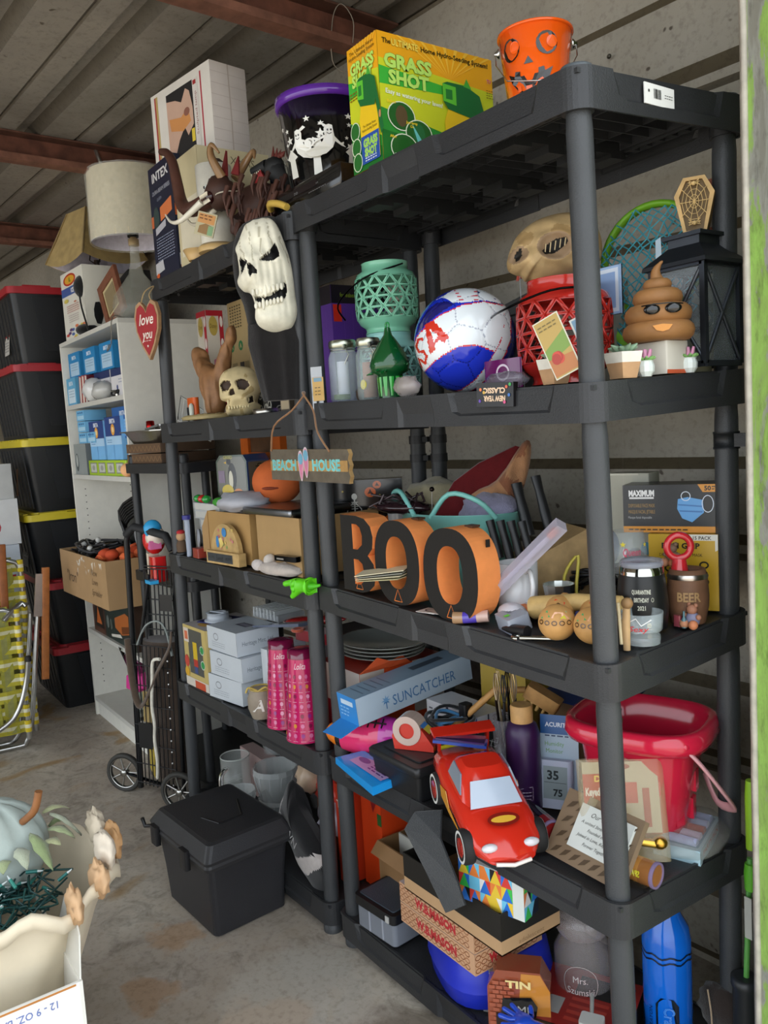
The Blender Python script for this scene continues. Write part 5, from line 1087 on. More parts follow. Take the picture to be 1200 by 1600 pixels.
m=MB('8a7a58');m.lathe([(.09,0),(.095,.008),(.08,.014)],20,'9a8a60');R=random.Random(4)
for i in range(30):a=R.uniform(0,6.28);r=R.uniform(.0,.085);m.sphere((r*math.cos(a),r*math.sin(a)*.5,.012),.01,1.3,1,.6,7,5,R.choice(('a8946a','6a5a3a','c8b890')))
tag(one(m,'shell_bits','latex','loose tan shell pieces scattered at the foot of the driftwood','shells',(-1.5,-.0,Z4)),None,None,kind='stuff')
m=MB('c8581c');m.rbox(-.03,.03,0,.02,0,.075,.008,'cc5a1c',3);m.box(-.022,.0,-.004,0,.0,.045,'1a1c20');m.at(.022,-.006,0).lathe([(.008,0),(.008,.05),(.003,.056)],10,'c8ccc0')
one(m,'orange_plastic_box','plastic','small orange plastic case with dark and white tubes by the shelf post','case',(-1.67,-.0,Z4))
m=MB('b8b4ac');m.lathe([(.035,0),(.038,.012),(.036,.012),(.032,.003)],22);one(m,'metal_tray','metal','shallow silver dish at the right end of the skull shelf','dish',(-1.14,.0,Z4));m=MB('9a8a70');m.box(0,.05,0,.03,0,.03,'5a5044');m.face((0,0,0),(1,0,0),(0,0,1));m.rect(.004,.004,.046,.026,'a89a80');one(m,'small_dark_box','card','small brown box under the hem of the black cloth','box',(-1.02,-.02,Z4))
t=thing('love_you_heart_sign','red love you heart sign with wooden border hanging from the shelf corner','sign',(-1.745,-.083,1.69),.30)
def heart(s):return[(s*x,s*z)for x,z in((0,-.1),(-.03,-.06),(-.055,-.01),(-.06,.035),(-.048,.07),(-.028,.08),(-.01,.065),(0,.045),(.01,.065),(.028,.08),(.048,.07),(.06,.035),(.055,-.01),(.03,-.06))]
m=MB('9a7a58');m.M=Matrix.Rotation(PI/2,4,'X');m.prism(heart(1.04),0,.012,'a5825e');m.build('wooden_heart','wood',t);m=MB('96282c');m.M=Matrix.Rotation(PI/2,4,'X');m.prism(heart(.9),.012,.0135,'9c2c30');m.M=Matrix.Identity(4);m.face((0,-.0136,0),(1,0,0),(0,0,1));m.text('love',0,.025,.034,'e8dcd0',shear=.3,bold=.015,w=.075);m.text('you',0,-.022,.03,'e8dcd0',shear=.3,bold=.015,w=.055);m.lines(-.02,-.045,.02,1,.01,.003,'d0a8a0');m.poly([(-.004,-.06),(0,-.065),(.004,-.06),(.002,-.057),(-.002,-.057)],'e8dcd0');m.build('red_panel','matte',t)
m=MB('b09468');m.tube(smoothpts([(-.03,-.006,.075),(-.0,-.01,.11),(.012,0.02,.13),(.02,-.008,.1),(.028,-.006,.075)]),.002,5);m.build('twine','fabric',t)
# ==========================================================
def LT(name,fin,lab,cat,loc,prof,col,n=24,rz=0,grp=None,cols=None,rx=0,ry=0):
 m=MB(col);m.lathe(prof,n,col,cols=cols);return one(m,name,fin,lab,cat,loc,rz,grp,rx,ry)
def Pa(parent,name,fin,fn,lab=None,**k):
 m=MB();fn(m);return m.build(name,fin,parent,lab,**k)
def glass(prof_out,th=.0025):
 return prof_out+[(max(r-th,.001),z)for r,z in reversed(prof_out[1:])]+[(.001,prof_out[0][1]+.006)]
N4=lambda x,y:(x,y,deckp(NEAR,4,x,y)+.001)
N3=lambda x,y:(x,y,deckp(NEAR,3,x,y)+.001)
N2=lambda x,y:(x,y,deckp(NEAR,2,x,y)+.001)
ball=thing('soccer_ball','red, white and blue USA football with flag patch, on the second shelf','ball',(-.418,.095,1.386+.105))
_C=Vector((-.418,.095,1.491));_n=(Vector((.8891,-1.0388,1.327))-_C).normalized();_rt=Vector((0,0,1)).cross(_n).normalized();_up=_n.cross(_rt)
_rt,_up=(_rt*math.cos(.06)+_up*math.sin(.06)),(_up*math.cos(.06)-_rt*math.sin(.06))
bm=bmesh.new();bmesh.ops.create_icosphere(bm,subdivisions=6,radius=1)
ph=(1+5**.5)/2;ico=[Vector(v).normalized()for a in(1,-1)for b in(ph,-ph)for v in((0,a,b),(a,b,0),(b,0,a))];hexc=[]
for i in range(12):
 for j in range(i):
  for k in range(j):
   if(ico[i]-ico[j]).length<1.2 and(ico[j]-ico[k]).length<1.2 and(ico[i]-ico[k]).length<1.2:hexc.append((ico[i]+ico[j]+ico[k]).normalized())
rotb=Euler((.5,.3,.9)).to_matrix();cen=[(rotb@v,.0)for v in ico]+[(rotb@v,.0412)for v in hexc]
WHT=[(640,560),(646,535),(655,516),(672,503),(692,491),(727,480),(760,479),(786,487),(788,503),(783,525),(775,542),(768,552),(750,541),(735,537),(716,537),(695,545),(675,556),(655,572),(645,580)]
WH2=[(786,487),(794,488),(797,505),(793,535),(783,558),(768,575),(750,592),(730,605),(705,614),(688,606),(712,604),(735,590),(755,570),(765,557),(769,552),(778,540),(786,515),(788,500)]
WH3=[(690,465),(704,460),(722,451),(740,450),(770,462),(786,476),(785,484),(760,476),(732,476),(716,474),(700,463)]
NAV=[(654,512),(662,494),(676,478),(690,470),(704,470),(718,476),(700,483),(685,491),(668,503)]
AA=[(683,495),(704,522),(696,530),(690,524),(681,530),(682,538),(673,544),(669,500)];AH=[(677,507),(688,518),(681,527)]
def near(px,py,P,w):return any((Vector((px,py))-(Vector(a)+(Vector(b)-Vector(a))*max(0,min(1,(Vector((px,py))-Vector(a)).dot(Vector(b)-Vector(a))/(Vector(b)-Vector(a)).length_squared)))).length<w for a,b in zip(P,P[1:]))
SS=[(664,520),(657,520),(652,530),(656,538),(663,538),(667,545),(663,556),(657,550)];UU=[(646,540),(646,556),(651,568),(656,562),(653,548)]
def bcol(d):
 if d.dot(_n)<0:return('e2e6ec' if math.sin(d.z*5+d.x*3)>.2 else '1d2c9c')
 px=727+79*d.dot(_rt)/1.0;py=531-79*d.dot(_up)
 if px<705 and 490<py<575 and((inpoly(px,py,AA)and not inpoly(px,py,AH))or near(px,py,SS,2.0)or near(px,py,UU,1.7)):return 'c8301f'
 for P,c in((WHT,'dfe6ea'),(WH2,'dfe6ea'),(WH3,'dfe6ea'),(NAV,'1c1c66')):
  if inpoly(px,py,P):return c
 for P in(WHT,WH2):
  for dx,dy in((1.6,0),(-1.6,0),(0,1.6),(0,-1.6)):
   if inpoly(px+dx,py+dy,P):return 'cc3040'
 return '1e32b8' if px<766 else '171e6e'
vs=[];
for v in bm.verts:
 q=sorted(((v.co-c).length+o for c,o in cen))[:2];s_=q[1]-q[0];vs.append(tuple(v.co*.105*(1-.012*math.exp(-(s_/.02)**2))))
m=MB();m.v=vs;cache={}
for f in bm.faces:
 dd=f.calc_center_median().normalized();c=bcol(dd);q=sorted(((dd-c_).length+o for c_,o in cen))[:2]
 if q[1]-q[0]<.016:c={'dfe6ea':'a9b0bc','e2e6ec':'a9b0bc','1e32b8':'141f7a','171e6e':'0e1348'}.get(c,c)
 m.f.append([v.index for v in f.verts]);m.c.append(cache.setdefault(c,lin(c)));m.sm.append(True)
bm.free()
def bmap(a,b,l):
 z=math.sqrt(max(0,1-a*a-b*b));return(_rt*a+_up*b+_n*z)*(.1056+.0002*l)
m.map=bmap
for i in range(7):m.line([((718+i*1)/1-727,0)]if False else[((718-727+i)/79,(531-456-i*2.6)/79),((752-727)/79,(531-456-i*3.2)/79)],.02,'c83040' if i%2==0 else 'e6e6e6');m.lay=2
m.poly([((752-727)/79,(531-462)/79),((779-727)/79,(531-477)/79),((754-727)/79,(531-479)/79)],'23306e')
m.build('ball_skin','shiny',ball)
def lantern(name,lab,x,y,z,col,R_,H,rows=4,cols=13):
 t=thing(name,lab,'lantern',(x,y,z));rf=lambda q:R_*(1-.16*(abs(q/H-.5)*2)**3.2)
 m=MB(col);lattice(m,rf,H*.2,H*.78,rows,cols,.7,col);o=m.build('lattice_body','ceramic',t,solid=.004)
 m=MB(col);m.lathe([(rf(H*.2),H*.2),(R_*.88,H*.13),(R_*.72,H*.08),(R_*.7,H*.04),(R_*.74,0)],40,col,False,True);m.build('base','ceramic',t);m=MB(col);m.lathe([(rf(H*.78),H*.78),(R_*.93,H*.84),(R_*.76,H*.89),(R_*.74,H*.99),(R_*.76,H),(R_*.7,H),(R_*.69,H*.88),(R_*.86,H*.83)],40,col,False,False);m.build('collar','ceramic',t)
 return t,R_,H
def bail(t,pts,col='151515',r=.0022):Pa(t,'wire_handle','metal',lambda m:m.tube(smoothpts(pts,5),r,6,col),'thin black wire handle')
t,R_,H=lantern('pierced_lantern','mint green lantern with triangular openings, upper one of the stacked pair',-.79,.17,1.553,'7fc4a4',.076,.168);bail(t,[(.075,.0,.155),(.02,-.08,.125),(-.08,-.09,.08),(-.13,-.04,.05)])
t,R_,H=lantern('pierced_lantern','pale mint lantern standing beneath the other mint one',-.79,.17,1.388,'8fc8c0',.074,.164);bail(t,[(-.07,0,.15),(0,-.078,.12),(.07,-.02,.13)])
t,R_,H=lantern('pierced_lantern','glossy red lantern with triangular openings behind the near corner post',-.195,.145,1.386,'b02820',.087,.19);bail(t,[(-.09,.02,.15),(-.16,-.03,.14),(-.06,-.1,.14),(.05,-.085,.16),(.08,0,.165)])
def _pur(m,w,d,h):
 for o,u,W_ in(((0,0,0),(1,0,0),w),((w,0,0),(0,1,0),d)):
  m.face(o,u,(0,0,1));m.rect(0,0,W_,h,'5c3494');m.rect(0,h*.85,W_,h,'1a1420');m.text('for indoor use only',W_*.4,h*.92,h*.035,'9ab82a',w=W_*.5);m.rect(W_*.02,h*.7,W_*.16,h*.84,'d8301c')
  for i in range(5):m.line([(W_*(.2+.15*i),h*.1),(W_*(.2+.15*i),h*.8)],.001,'6e46a6');m.lay=2
carton2('purple_carton','glossy_card','purple carton with black top band and red sticker behind the glass jars',-1.12,-.965,.12,.3,1.386,1.70,'5c3494',_pur)
m=MB('c8b890');m.tube(smoothpts([(0,0,.29),(.0,-.004,.2),(.005,-.003,.1),(0,-.004,0)]),.0018,5);one(m,'twine_strand','fabric','pale string hanging down the purple carton','string',(-1.08,.114,1.40))
def jar(lab,x,y,r,h,fill):
 t=thing('clip_top_jar',lab,'jar',N4(x,y),0,'clear clip-top jars')
 Pa(t,'glass_body','film',lambda m:m.lathe([(r*.85,0),(r,.006),(r,h*.72),(r*.8,h*.84),(r*.82,h*.88)],28,'cfe0e0',True,False));Pa(t,'lid','metal',lambda m:m.lathe([(r*.86,h*.87),(r*.93,h*.9),(r*.93,h*.97),(r*.85,h)],28,'b5b8a8'),'silver lid')
 Pa(t,'wire_clip','metal',lambda m:(m.tube(arcp(0,0,r*.85,0,2*PI,24,h*.84),.0015,5,'b8b8b0'),m.tube([(r*.8,-r*.3,h*.84),(r*1.15,-r*.3,h*.75),(r*.9,-r*.5,h*.6)],.0015,5,'b8b8b0'),m.at(r*.9,-r*.35,h*.88,rx=PI/2).lathe([(.006,0),(.006,.006)],10,'c8c8c0')))
 Pa(t,'contents','matte',fill);return t
jar('left glass jar with silver lid holding a rolled white paper',-.80,.04,.036,.145,lambda m:(m.at(-.005,0,.006).lathe([(.014,0),(.014,.09)],14,'c8ccdc'),m.at(.0,-.01,.006).lathe([(.02,0),(.02,.012)],14,'5a6a3a')))
jar('right glass jar with silver lid holding a brownish roll and yellow disc',-.70,.045,.03,.14,lambda m:(m.at(.0,0,.006).lathe([(.016,0),(.016,.08)],14,'9a6a50'),m.at(.008,-.022,.035,rx=PI/2).lathe([(.011,0),(.011,.003)],14,'d8c850')))
t=thing('cardboard_price_card','bagged item with a gold tag pinned at the left shelf post','tag',(-.83,-.035,1.372),.5)
Pa(t,'clear_sleeve','film2',lambda m:m.box(0,.03,0,.001,0,.105,'c8ccd0'));Pa(t,'gold_tag','glossy_card',lambda m:(m.box(.004,.034,-.002,-.001,.025,.08,'b8924a'),m.face((.004,-.002,.025),(1,0,0),(0,0,1)),m.rect(.004,.045,.026,.054,'6a8a9a'),m.lines(.006,.03,.024,3,.008,.002,'5a4a2a')));Pa(t,'barcode_card','card',lambda m:m.box(.012,.018,-.0015,-.001,.002,.03,'1a1a1a'))
m=MB('caa860');
for i in range(3):m.tube([(0,0,0),(-.012+.01*i,0,.045+.006*i)],[.005,.002],6,'c8a868')
m.sphere((0,0,-.012),.026,1.2,1,.8,12,8,'3a2a1e',lambda d:1+.3*noise.noise(d*3));m.sphere((.01,-.01,-.035),.022,1.2,1,.8,12,8,'5a3a20',lambda d:1+.3*noise.noise(d*3));m.sphere((-.01,-.015,-.05),.03,1.2,1,.7,12,8,'4a3222',lambda d:1+.3*noise.noise(d*3))
one(m,'dried_plant_ornament','latex','brown dried ornament with pale stubs between the jars and the mint lantern','ornament',(-.745,.09,1.455))
t=thing('glass_tree','dark green spiky blown glass tree with a ring on top','ornament',N4(-.585,.02))
def _tree(m):
 m.lathe([(.026,0),(.028,.05),(.04,.055),(.044,.07),(.036,.095),(.02,.12),(.009,.135),(.006,.15)],24,'0d4a22');R=random.Random(3)
 for i in range(60):
  z=R.uniform(.055,.115);a=R.uniform(0,2*PI);r=lerp(.043,.018,(z-.055)/.06);m.tube([(r*.9*math.cos(a),r*.9*math.sin(a),z),((r+.01)*math.cos(a),(r+.01)*math.sin(a),z-.004)],[.005,.001],5,'0f5a28')
Pa(t,'tree_body','shiny',_tree);Pa(t,'green_base_panel','shiny',lambda m:m.lathe([(.0265,.004),(.0285,.045)],12,'2f9a34',False,False,smooth=False));Pa(t,'hanging_ring','shiny',lambda m:(m.at(0,0,.155,rx=PI/2),m.tube(arcp(0,0,.006,0,2*PI,14,0),.002,6,'2a8a4a')))  # base panel is a brighter green than the tree body
m=MB('c8c0bc');m.sphere((0,0,.02),.03,1.3,.7,.7,16,10,'b8aca8',lambda d:1+.3*noise.noise(d*3));one(m,'clear_plastic_bag','film2','crumpled clear bag between the glass tree and the football','bag',N4(-.50,-.0));
t=thing('red_star_pick','small red glitter star on a wire behind the football','ornament',N4(-.36,.2));Pa(t,'star','shiny',lambda m:(m.face((0,0,.235),(1,0,0),(0,0,1)),m.star(0,0,.02,'b8402c'),m.face((0,.003,.235),(-1,0,0),(0,0,1)),m.star(0,0,.02,'b8402c')));Pa(t,'stem','metal',lambda m:m.tube([(0,0,0),(0,0,.23)],.001,4,'8a8a8a'))
m=MB('17181a');m.M=Matrix.Rotation(PI/2,4,'X');m.prism([(-.17,0),(.2,0),(.2,.17),(.16,.2),(.05,.21),(-.05,.19),(-.13,.14),(-.17,.1)],-.06,0);one(m,'black_carry_case','plastic','black moulded case with arched top behind the football','case',N4(-.42,.26))
carton2('white_photo_carton','card','whitish carton supporting the wrinkled mask',-.33,-.2,.25,.34,1.39,1.585,'a8a294',lambda m,w,d,h:(m.face((0,0,0),(1,0,0),(0,0,1)),m.ell(w*.3,h*.86,.016,.02,'5a3a7a'),m.ell(w*.3,h*.86,.009,.011,'c8c4d8')))
m=MB('8fb0d8');m.rbox(-.055,.055,0,.004,0,.09,.006,'9ab8dc',3);m.face((-.055,0,0),(1,0,0),(0,0,1));m.rect(.005,.005,.105,.085,'d8e2ee');m.rect(.012,.012,.098,.078,'8aa8d4');one(m,'blue_card','glossy_card','light blue card with white border standing behind the red lantern','card',(-.19,.235,1.51),0)
t=thing('wrinkled_rubber_mask','tan deeply wrinkled rubber face mask with hollow eyes behind the near post','mask',(-.285,.20,1.648),.78)
K5=lambda px,py:((px-845)*.00132,-(py-388)*.00132)
out=[K5(*p)for p in((786,398),(792,380),(803,362),(822,347),(845,338),(872,335),(895,338),(915,350),(925,375),(925,400),(915,418),(895,424),(870,430),(850,436),(832,438),(820,428),(812,428),(806,420),(798,417),(788,410))]
e1=[K5(*p)for p in((838,396),(846,386),(858,379),(872,378),(876,384),(868,392),(855,399),(842,401))];e2=[K5(*p)for p in((798,396),(803,388),(809,388),(810,396),(805,404),(800,404))]
def cA(x,z):
 if inpoly(x,z,e1)or inpoly(x,z,e2):return '120e0a'
 for P in(e1,e2):
  c=sum(p[0]for p in P)/len(P),sum(p[1]for p in P)/len(P)
  if math.hypot((x-c[0]),(z-c[1])*1.3)<.034*(1 if P is e1 else .6):return '93795c'
 return 'b99c6e' if noise.noise(Vector((x*25,z*25,1)))>-.2 else 'a38558'
def bA(x,z):
 b=.0016*math.sin(170*(z+.4*x*x*12)+5*noise.noise(Vector((x*14,z*14,0))))+.022*math.exp(-((x+.03)**2/.0005+(z+.035)**2/.0004))
 for P,s in((e1,1),(e2,.6)):
  c=sum(p[0]for p in P)/len(P),sum(p[1]for p in P)/len(P);r=math.hypot(x-c[0],(z-c[1])*1.25);b+=.006*s*math.exp(-((r-.032*s)/.008)**2)-.012*math.exp(-(r/.02/s)**2)
 return b
Pa(t,'mask_face','latex',lambda m:relief(m,out,.07,bA,cA,'b99c6e',42,5,.8));Pa(t,'eye_bars','latex',lambda m:[m.tube([(K5(842+i*7,400-i*2.2)[0],-.068,K5(0,400-i*2.4)[1]),(K5(844+i*7,380)[0],-.07,K5(0,386-i*1.6)[1])],.0012,5,'c8b48a')for i in range(5)])
t=thing('toy_net_hoop','lime green hoop with tangled turquoise netting leaning at the siding','net',(-.145,.325,1.39),.3,rx=-.12)
Pa(t,'hoop_rim','plastic',lambda m:m.tube([(.10*math.cos(a),.01,.235+.105*math.sin(a))for a in[2*PI*k/40 for k in range(40)]],.012,8,'7ab82a',closed=True,flat=.6),'lime green hoop')
def _net(m):
 R=random.Random(5);G={}
 for i in range(12):
  for j in range(15):
   q=1-.2*max(0,(j-8)/7);G[i,j]=(-.095+.19*i/11*q+.095*(1-q)+R.uniform(-.006,.006),-.012+R.uniform(-.008,.004),.325-.0185*j+R.uniform(-.005,.005))
 for i in range(11):
  for j in range(14):
   a=G[i,j]
   if math.hypot(a[0],(a[2]-.235))>.102 and a[2]>.2:continue
   m.tube([a,G[i+1,j+1]],.0014,4,'3a9aaa',smooth=False);m.tube([G[i+1,j],G[i,j+1]],.0014,4,'46a8b8',smooth=False)
o=Pa(t,'netting','fabric',_net,'turquoise string mesh');o['kind']='stuff';Pa(t,'tag','shiny',lambda m:m.add([(.02,-.03,.2),(.032,-.03,.2),(.028,-.03,.26),(.018,-.03,.255)],[(0,1,2,3)],'c8dce8'))
Pa(t,'lower_hoop','plastic',lambda m:m.tube(smoothpts([(-.09,.0,.2),(-.07,-.01,.1),(-.02,-.01,.05),(.05,-.01,.03)]),.01,7,'7ab82a'))
carton2('framed_card','card','small brick-red card with pale picture behind the green hoop',-.07,.0,.352,.36,1.64,1.735,'9a5a44',lambda m,w,d,h:(m.face((0,0,0),(1,0,0),(0,0,1)),m.rect(.008,.01,w-.008,h-.02,'b8a898')))
t=thing('metal_candle_lantern','dark grey metal lantern with glass panes behind the brown swirl bank','lantern',(-.027,.305,1.39),.0)
def fr(m,w0,z0,z1,e=.005,col='3c4046'):
 for sx in(-1,1):
  for sy in(-1,1):m.box(sx*w0-e,sx*w0+e,sy*w0-e,sy*w0+e,z0,z1,col)
 for zz in(z0,z1):
  for s in(-1,1):m.box(-w0,w0,s*w0-e,s*w0+e,zz-e,zz+e,col);m.box(s*w0-e,s*w0+e,-w0,w0,zz-e,zz+e,col)
Pa(t,'frame','dullmetal',lambda m:fr(m,.052,.012,.185));Pa(t,'roof','dullmetal',lambda m:(m.lathe([(.092,.185),(.09,.192),(.045,.222),(.045,.236)],4,'44484e',smooth=False),m.lathe([(.056,.236),(.056,.243)],4,'3c4046',smooth=False)));bpy.data.objects['roof'].rotation_euler.z=PI/4
for sg in(1,-1):
 Pa(t,'cross_brace','dullmetal',lambda m:(m.tube([(-.05,-.053*sg,.18),(.05,-.053*sg,.02)],.0035,5,'5a5f66'),m.tube([(.05,-.053*sg,.18),(-.05,-.053*sg,.02)],.0035,5,'5a5f66')))
 Pa(t,'cross_brace','dullmetal',lambda m:(m.tube([(.053*sg,-.05,.18),(.053*sg,.05,.02)],.0035,5,'5a5f66'),m.tube([(.053*sg,.05,.18),(.053*sg,-.05,.02)],.0035,5,'5a5f66')))
for b in((-.05,.05,-.05,-.0495),(.0495,.05,-.05,.05)):Pa(t,'glass_pane','film',lambda m:m.box(*b,.015,.18,'8a9498'))
Pa(t,'candle','latex',lambda m:m.lathe([(.025,.0),(.025,.065),(.02,.067)],20,'a09a7a'),'cream pillar candle')
t=thing('coffin_trinket_box','pale wooden coffin-shaped box with cut-out spider web, on the lantern roof','box',(-.02,.298,1.634),.5)
cf=[(-.019,0),(.019,0),(.034,.068),(.018,.098),(-.018,.098),(-.034,.068)]
def _cof(m):
 m.M=Matrix.Rotation(PI/2,4,'X');n=6;I=[(x*.76,.006+(z)*.88)for x,z in cf]
 m.prism(cf,-.034,-.006,'6a5430','a88858');vs=[(x,z,0)for x,z in cf]+[(x,z,0)for x,z in I]+[(x,z,-.006)for x,z in cf]+[(x,z,-.006)for x,z in I]
 for i in range(n):j=(i+1)%n;m.add(vs,[(i,j,n+j,n+i),(2*n+i,2*n+j,j,i),(n+i,n+j,3*n+j,3*n+i)],'c8a46a',False)
Pa(t,'box_body','wood',_cof)
def _web(m):
 c=(0,-.0015,.055)
 for k in range(10):a=2*PI*k/10;m.tube([c,(.026*math.cos(a),-.0015,.055+.04*math.sin(a))],.0007,4,'d8b87c')
 for r in(.3,.55,.8):m.tube([(.026*r*math.cos(2*PI*k/10),-.0015,.055+.04*r*math.sin(2*PI*k/10))for k in range(10)],.0006,4,'d8b87c',closed=True)
 for z in(.018,.086):
  m.sphere((0,-.002,z),.004,col='d8b87c',n=8,m=6)
  for s in(-1,1):
   for q in(-1,0,1):m.tube([(0,-.002,z),(s*.01,-.002,z+.005*q+.002)],.0007,4,'d8b87c')
o=Pa(t,'web_fretwork','wood',_web,'cut-out web and spiders')
t=thing('swirl_bank','smiling brown soft-serve swirl with black sunglasses','bank',(-.022,.19,1.443),.72)
def _sw(m):
 pts=[];R0=[]
 for k in range(110):
  q=k/109;a=q*2*PI*3.6;rr=lerp(.034,.0,q**1.15);pts.append((rr*math.cos(a),rr*math.sin(a),.016+.098*q));R0.append(lerp(.023,.006,q**1.4))
 m.lathe([(.044,.0),(.05,.012),(.046,.03),(.04,.06),(.022,.09),(.006,.115),(.001,.13)],24,'94683c')
 for z,r,rr in((.017,.042,.018),(.046,.038,.018),(.074,.026,.0155),(.096,.013,.011)):m.tube(arcp(0,0,r,0,2*PI*.98,30,z),rr,12,'94683c')
 m.tube(smoothpts([(.0,0,.1),(-.002,0,.118),(.004,0,.13),(.01,0,.136)]),[.012,.011,.01,.009,.008,.007,.006,.005,.004,.003,.003,.002,.001],8,'94683c')
Pa(t,'swirl_body','latex',_sw);Pa(t,'sunglasses','shiny',lambda m:[m.sphere((s*.017+.003,-.0555,.05),1,.0135,.005,.0085,14,8,'101012')for s in(-1,1)]and m.tube([(-.03,-.05,.057),(-.01,-.06,.058),(.016,-.06,.058),(.036,-.045,.057)],.0012,5,'101012'));Pa(t,'smile','plastic',lambda m:(m.at(.002,-.0585,.019,rx=PI/2),m.prism([(-.016,.004),(0,.006),(.016,.004),(.01,-.004),(0,-.0065),(-.01,-.004)],0,.003,'cf8a3a')))
carton2('white_carton','card','small white carton with orange base band under the brown swirl',-.055,.012,.165,.225,1.387,1.442,'cfcabd',lambda m,w,d,h:(m.face((w,0,0),(0,1,0),(0,0,1)),m.rect(0,0,d,h*.12,'c85a34')))
LT('cream_candle','latex','cream cylindrical candle behind the succulent pot','candle',N4(-.045,.115),[(.018,0),(.018,.052),(.015,.054)],'c8c0a8')
def succ(lab,x,y,r,h,col,n=9):
 t=thing('succulent_pot',lab,'plant',N4(x,y),.3,'little pots along the shelf edge');
 Pa(t,'pot','latex',lambda m:(m.lathe([(r*.72,0),(r*.95,h*.6)],5,'b08a64',smooth=False,cap1=False),m.lathe([(r*.95,h*.6),(r*1.08,h),(r*.9,h),(r*.8,h*.8)],5,'d8d4c8',False,smooth=False)))
 for k in range(n):
  a=2*PI*k/n;
  Pa(t,'leaf','latex',lambda m:m.tube([(.004*math.cos(a),.004*math.sin(a),h*.9),(.013*math.cos(a),.013*math.sin(a),h+.006),(.024*math.cos(a),.024*math.sin(a),h+.012-.004*(k%2))],[.003,.006,.001],6,col))
succ('cork-coloured faceted pot with white top and a green succulent, right of the post',.0,.068,.03,.042,'7f9a7e')
succ('cork-coloured faceted pot with white top, left of the near corner post',-.092,.008,.03,.042,'8a9a80',5)
def mini(lab,x,y):
 t=thing('mini_flower_pot',lab,'plant',N4(x,y),0,'tiny white pots with pink flowers');Pa(t,'pot','ceramic',lambda m:m.lathe([(.009,0),(.014,.008),(.0145,.017),(.012,.024),(.013,.026)],12,'d4dcd8',smooth=False));Pa(t,'green_leaves','latex',lambda m:[m.tube([(0,0,.026),(.016*math.cos(a),.016*math.sin(a),.031)],[.006,.002],5,'7aa860')for a in[k*.79 for k in range(8)]])
 Pa(t,'pink_petals','latex',lambda m:[m.tube([(.006*math.cos(a),.006*math.sin(a),.03),(.01*math.cos(a),.01*math.sin(a),.044)],[.004,.002],6,'c88aa8')for a in[k*1.05 for k in range(6)]])
mini('tiny white pot of pink flowers nearer the post',.012,.108);mini('tiny white pot of pink flowers nearer the rear post',.012,.225)
t=thing('fold_out_leaflets','fanned printed leaflets leaning on the near corner post','leaflet',(-.03,-.026,1.393),.35,ry=-.4)
Pa(t,'leaflet','glossy_card',lambda m:(m.box(-.025,.022,0,.001,0,.1,'c8c4b0'),m.face((-.025,0,0),(1,0,0),(0,0,1)),m.rect(.002,.002,.045,.098,'a88c48'),m.poly([(.002,.03),(.045,.04),(.045,.07),(.002,.05)],'6f8a3a'),m.poly([(.002,.004),(.045,.004),(.045,.03),(.002,.034)],'a86a3a'),[m.ell(.018+.003*math.cos(k),.03+.004*math.sin(k),.008,.009,('b8402c','9c3020')[k%2])for k in range(4)],m.lines(.006,.088,.04,2,.006,.002,'6a5a2a')))
Pa(t,'leaflet','glossy_card',lambda m:(m.box(.03,.06,.012,.013,.03,.08,'d8d8d0'),m.face((.03,.012,.03),(1,0,0),(0,0,1)),m.rect(.003,.003,.027,.047,'7aa0bc')),rz=.2)
m=MB('1a1418');m.box(0,.085,0,.012,0,.042,'141214');m.face((0,0,0),(1,0,0),(0,0,1));m.text('NEW YEAR',.042,.014,.009,'e0c0a0',rot=PI,w=.05,bold=.04);m.text('CLASSIC',.042,.028,.009,'e0c0a0',rot=PI,w=.05,bold=.04)
for i,(a,b)in enumerate(((.008,.01),(.01,.03),(.018,.025),(.07,.034),(.078,.038),(.076,.02),(.066,.008))):m.ell(a,b,.003,.003,('5a3a9a','d8703a','c8a040','c85a3a','3a9a4a','3a6ab0','c84a7a')[i],9)
one(m,'bagged_balloon_pack','glossy_card','black packet with upside-down cream lettering hanging over the shelf edge','packet',(-.235,-.045,1.352),.1,ry=.05)
m=MB('8a8a92');m.sphere((0,0,.014),.03,1.6,.8,.5,14,8,'77757e',lambda d:1+.35*noise.noise(d*3));one(m,'clear_plastic_bag','film2','crinkled clear bag lying behind the black packet','bag',N4(-.2,.0))
m=MB('5a1450');m.rbox(0,.1,0,.012,0,.055,.008,'621458',3);m.face((0,0,0),(1,0,0),(0,0,1));m.ring(.055,.03,.018,.016,.004,'d8c8d8');one(m,'purple_package','shiny','magenta-purple packet with a beaded white outline left of the red lantern','packet',N4(-.33,.06),0)
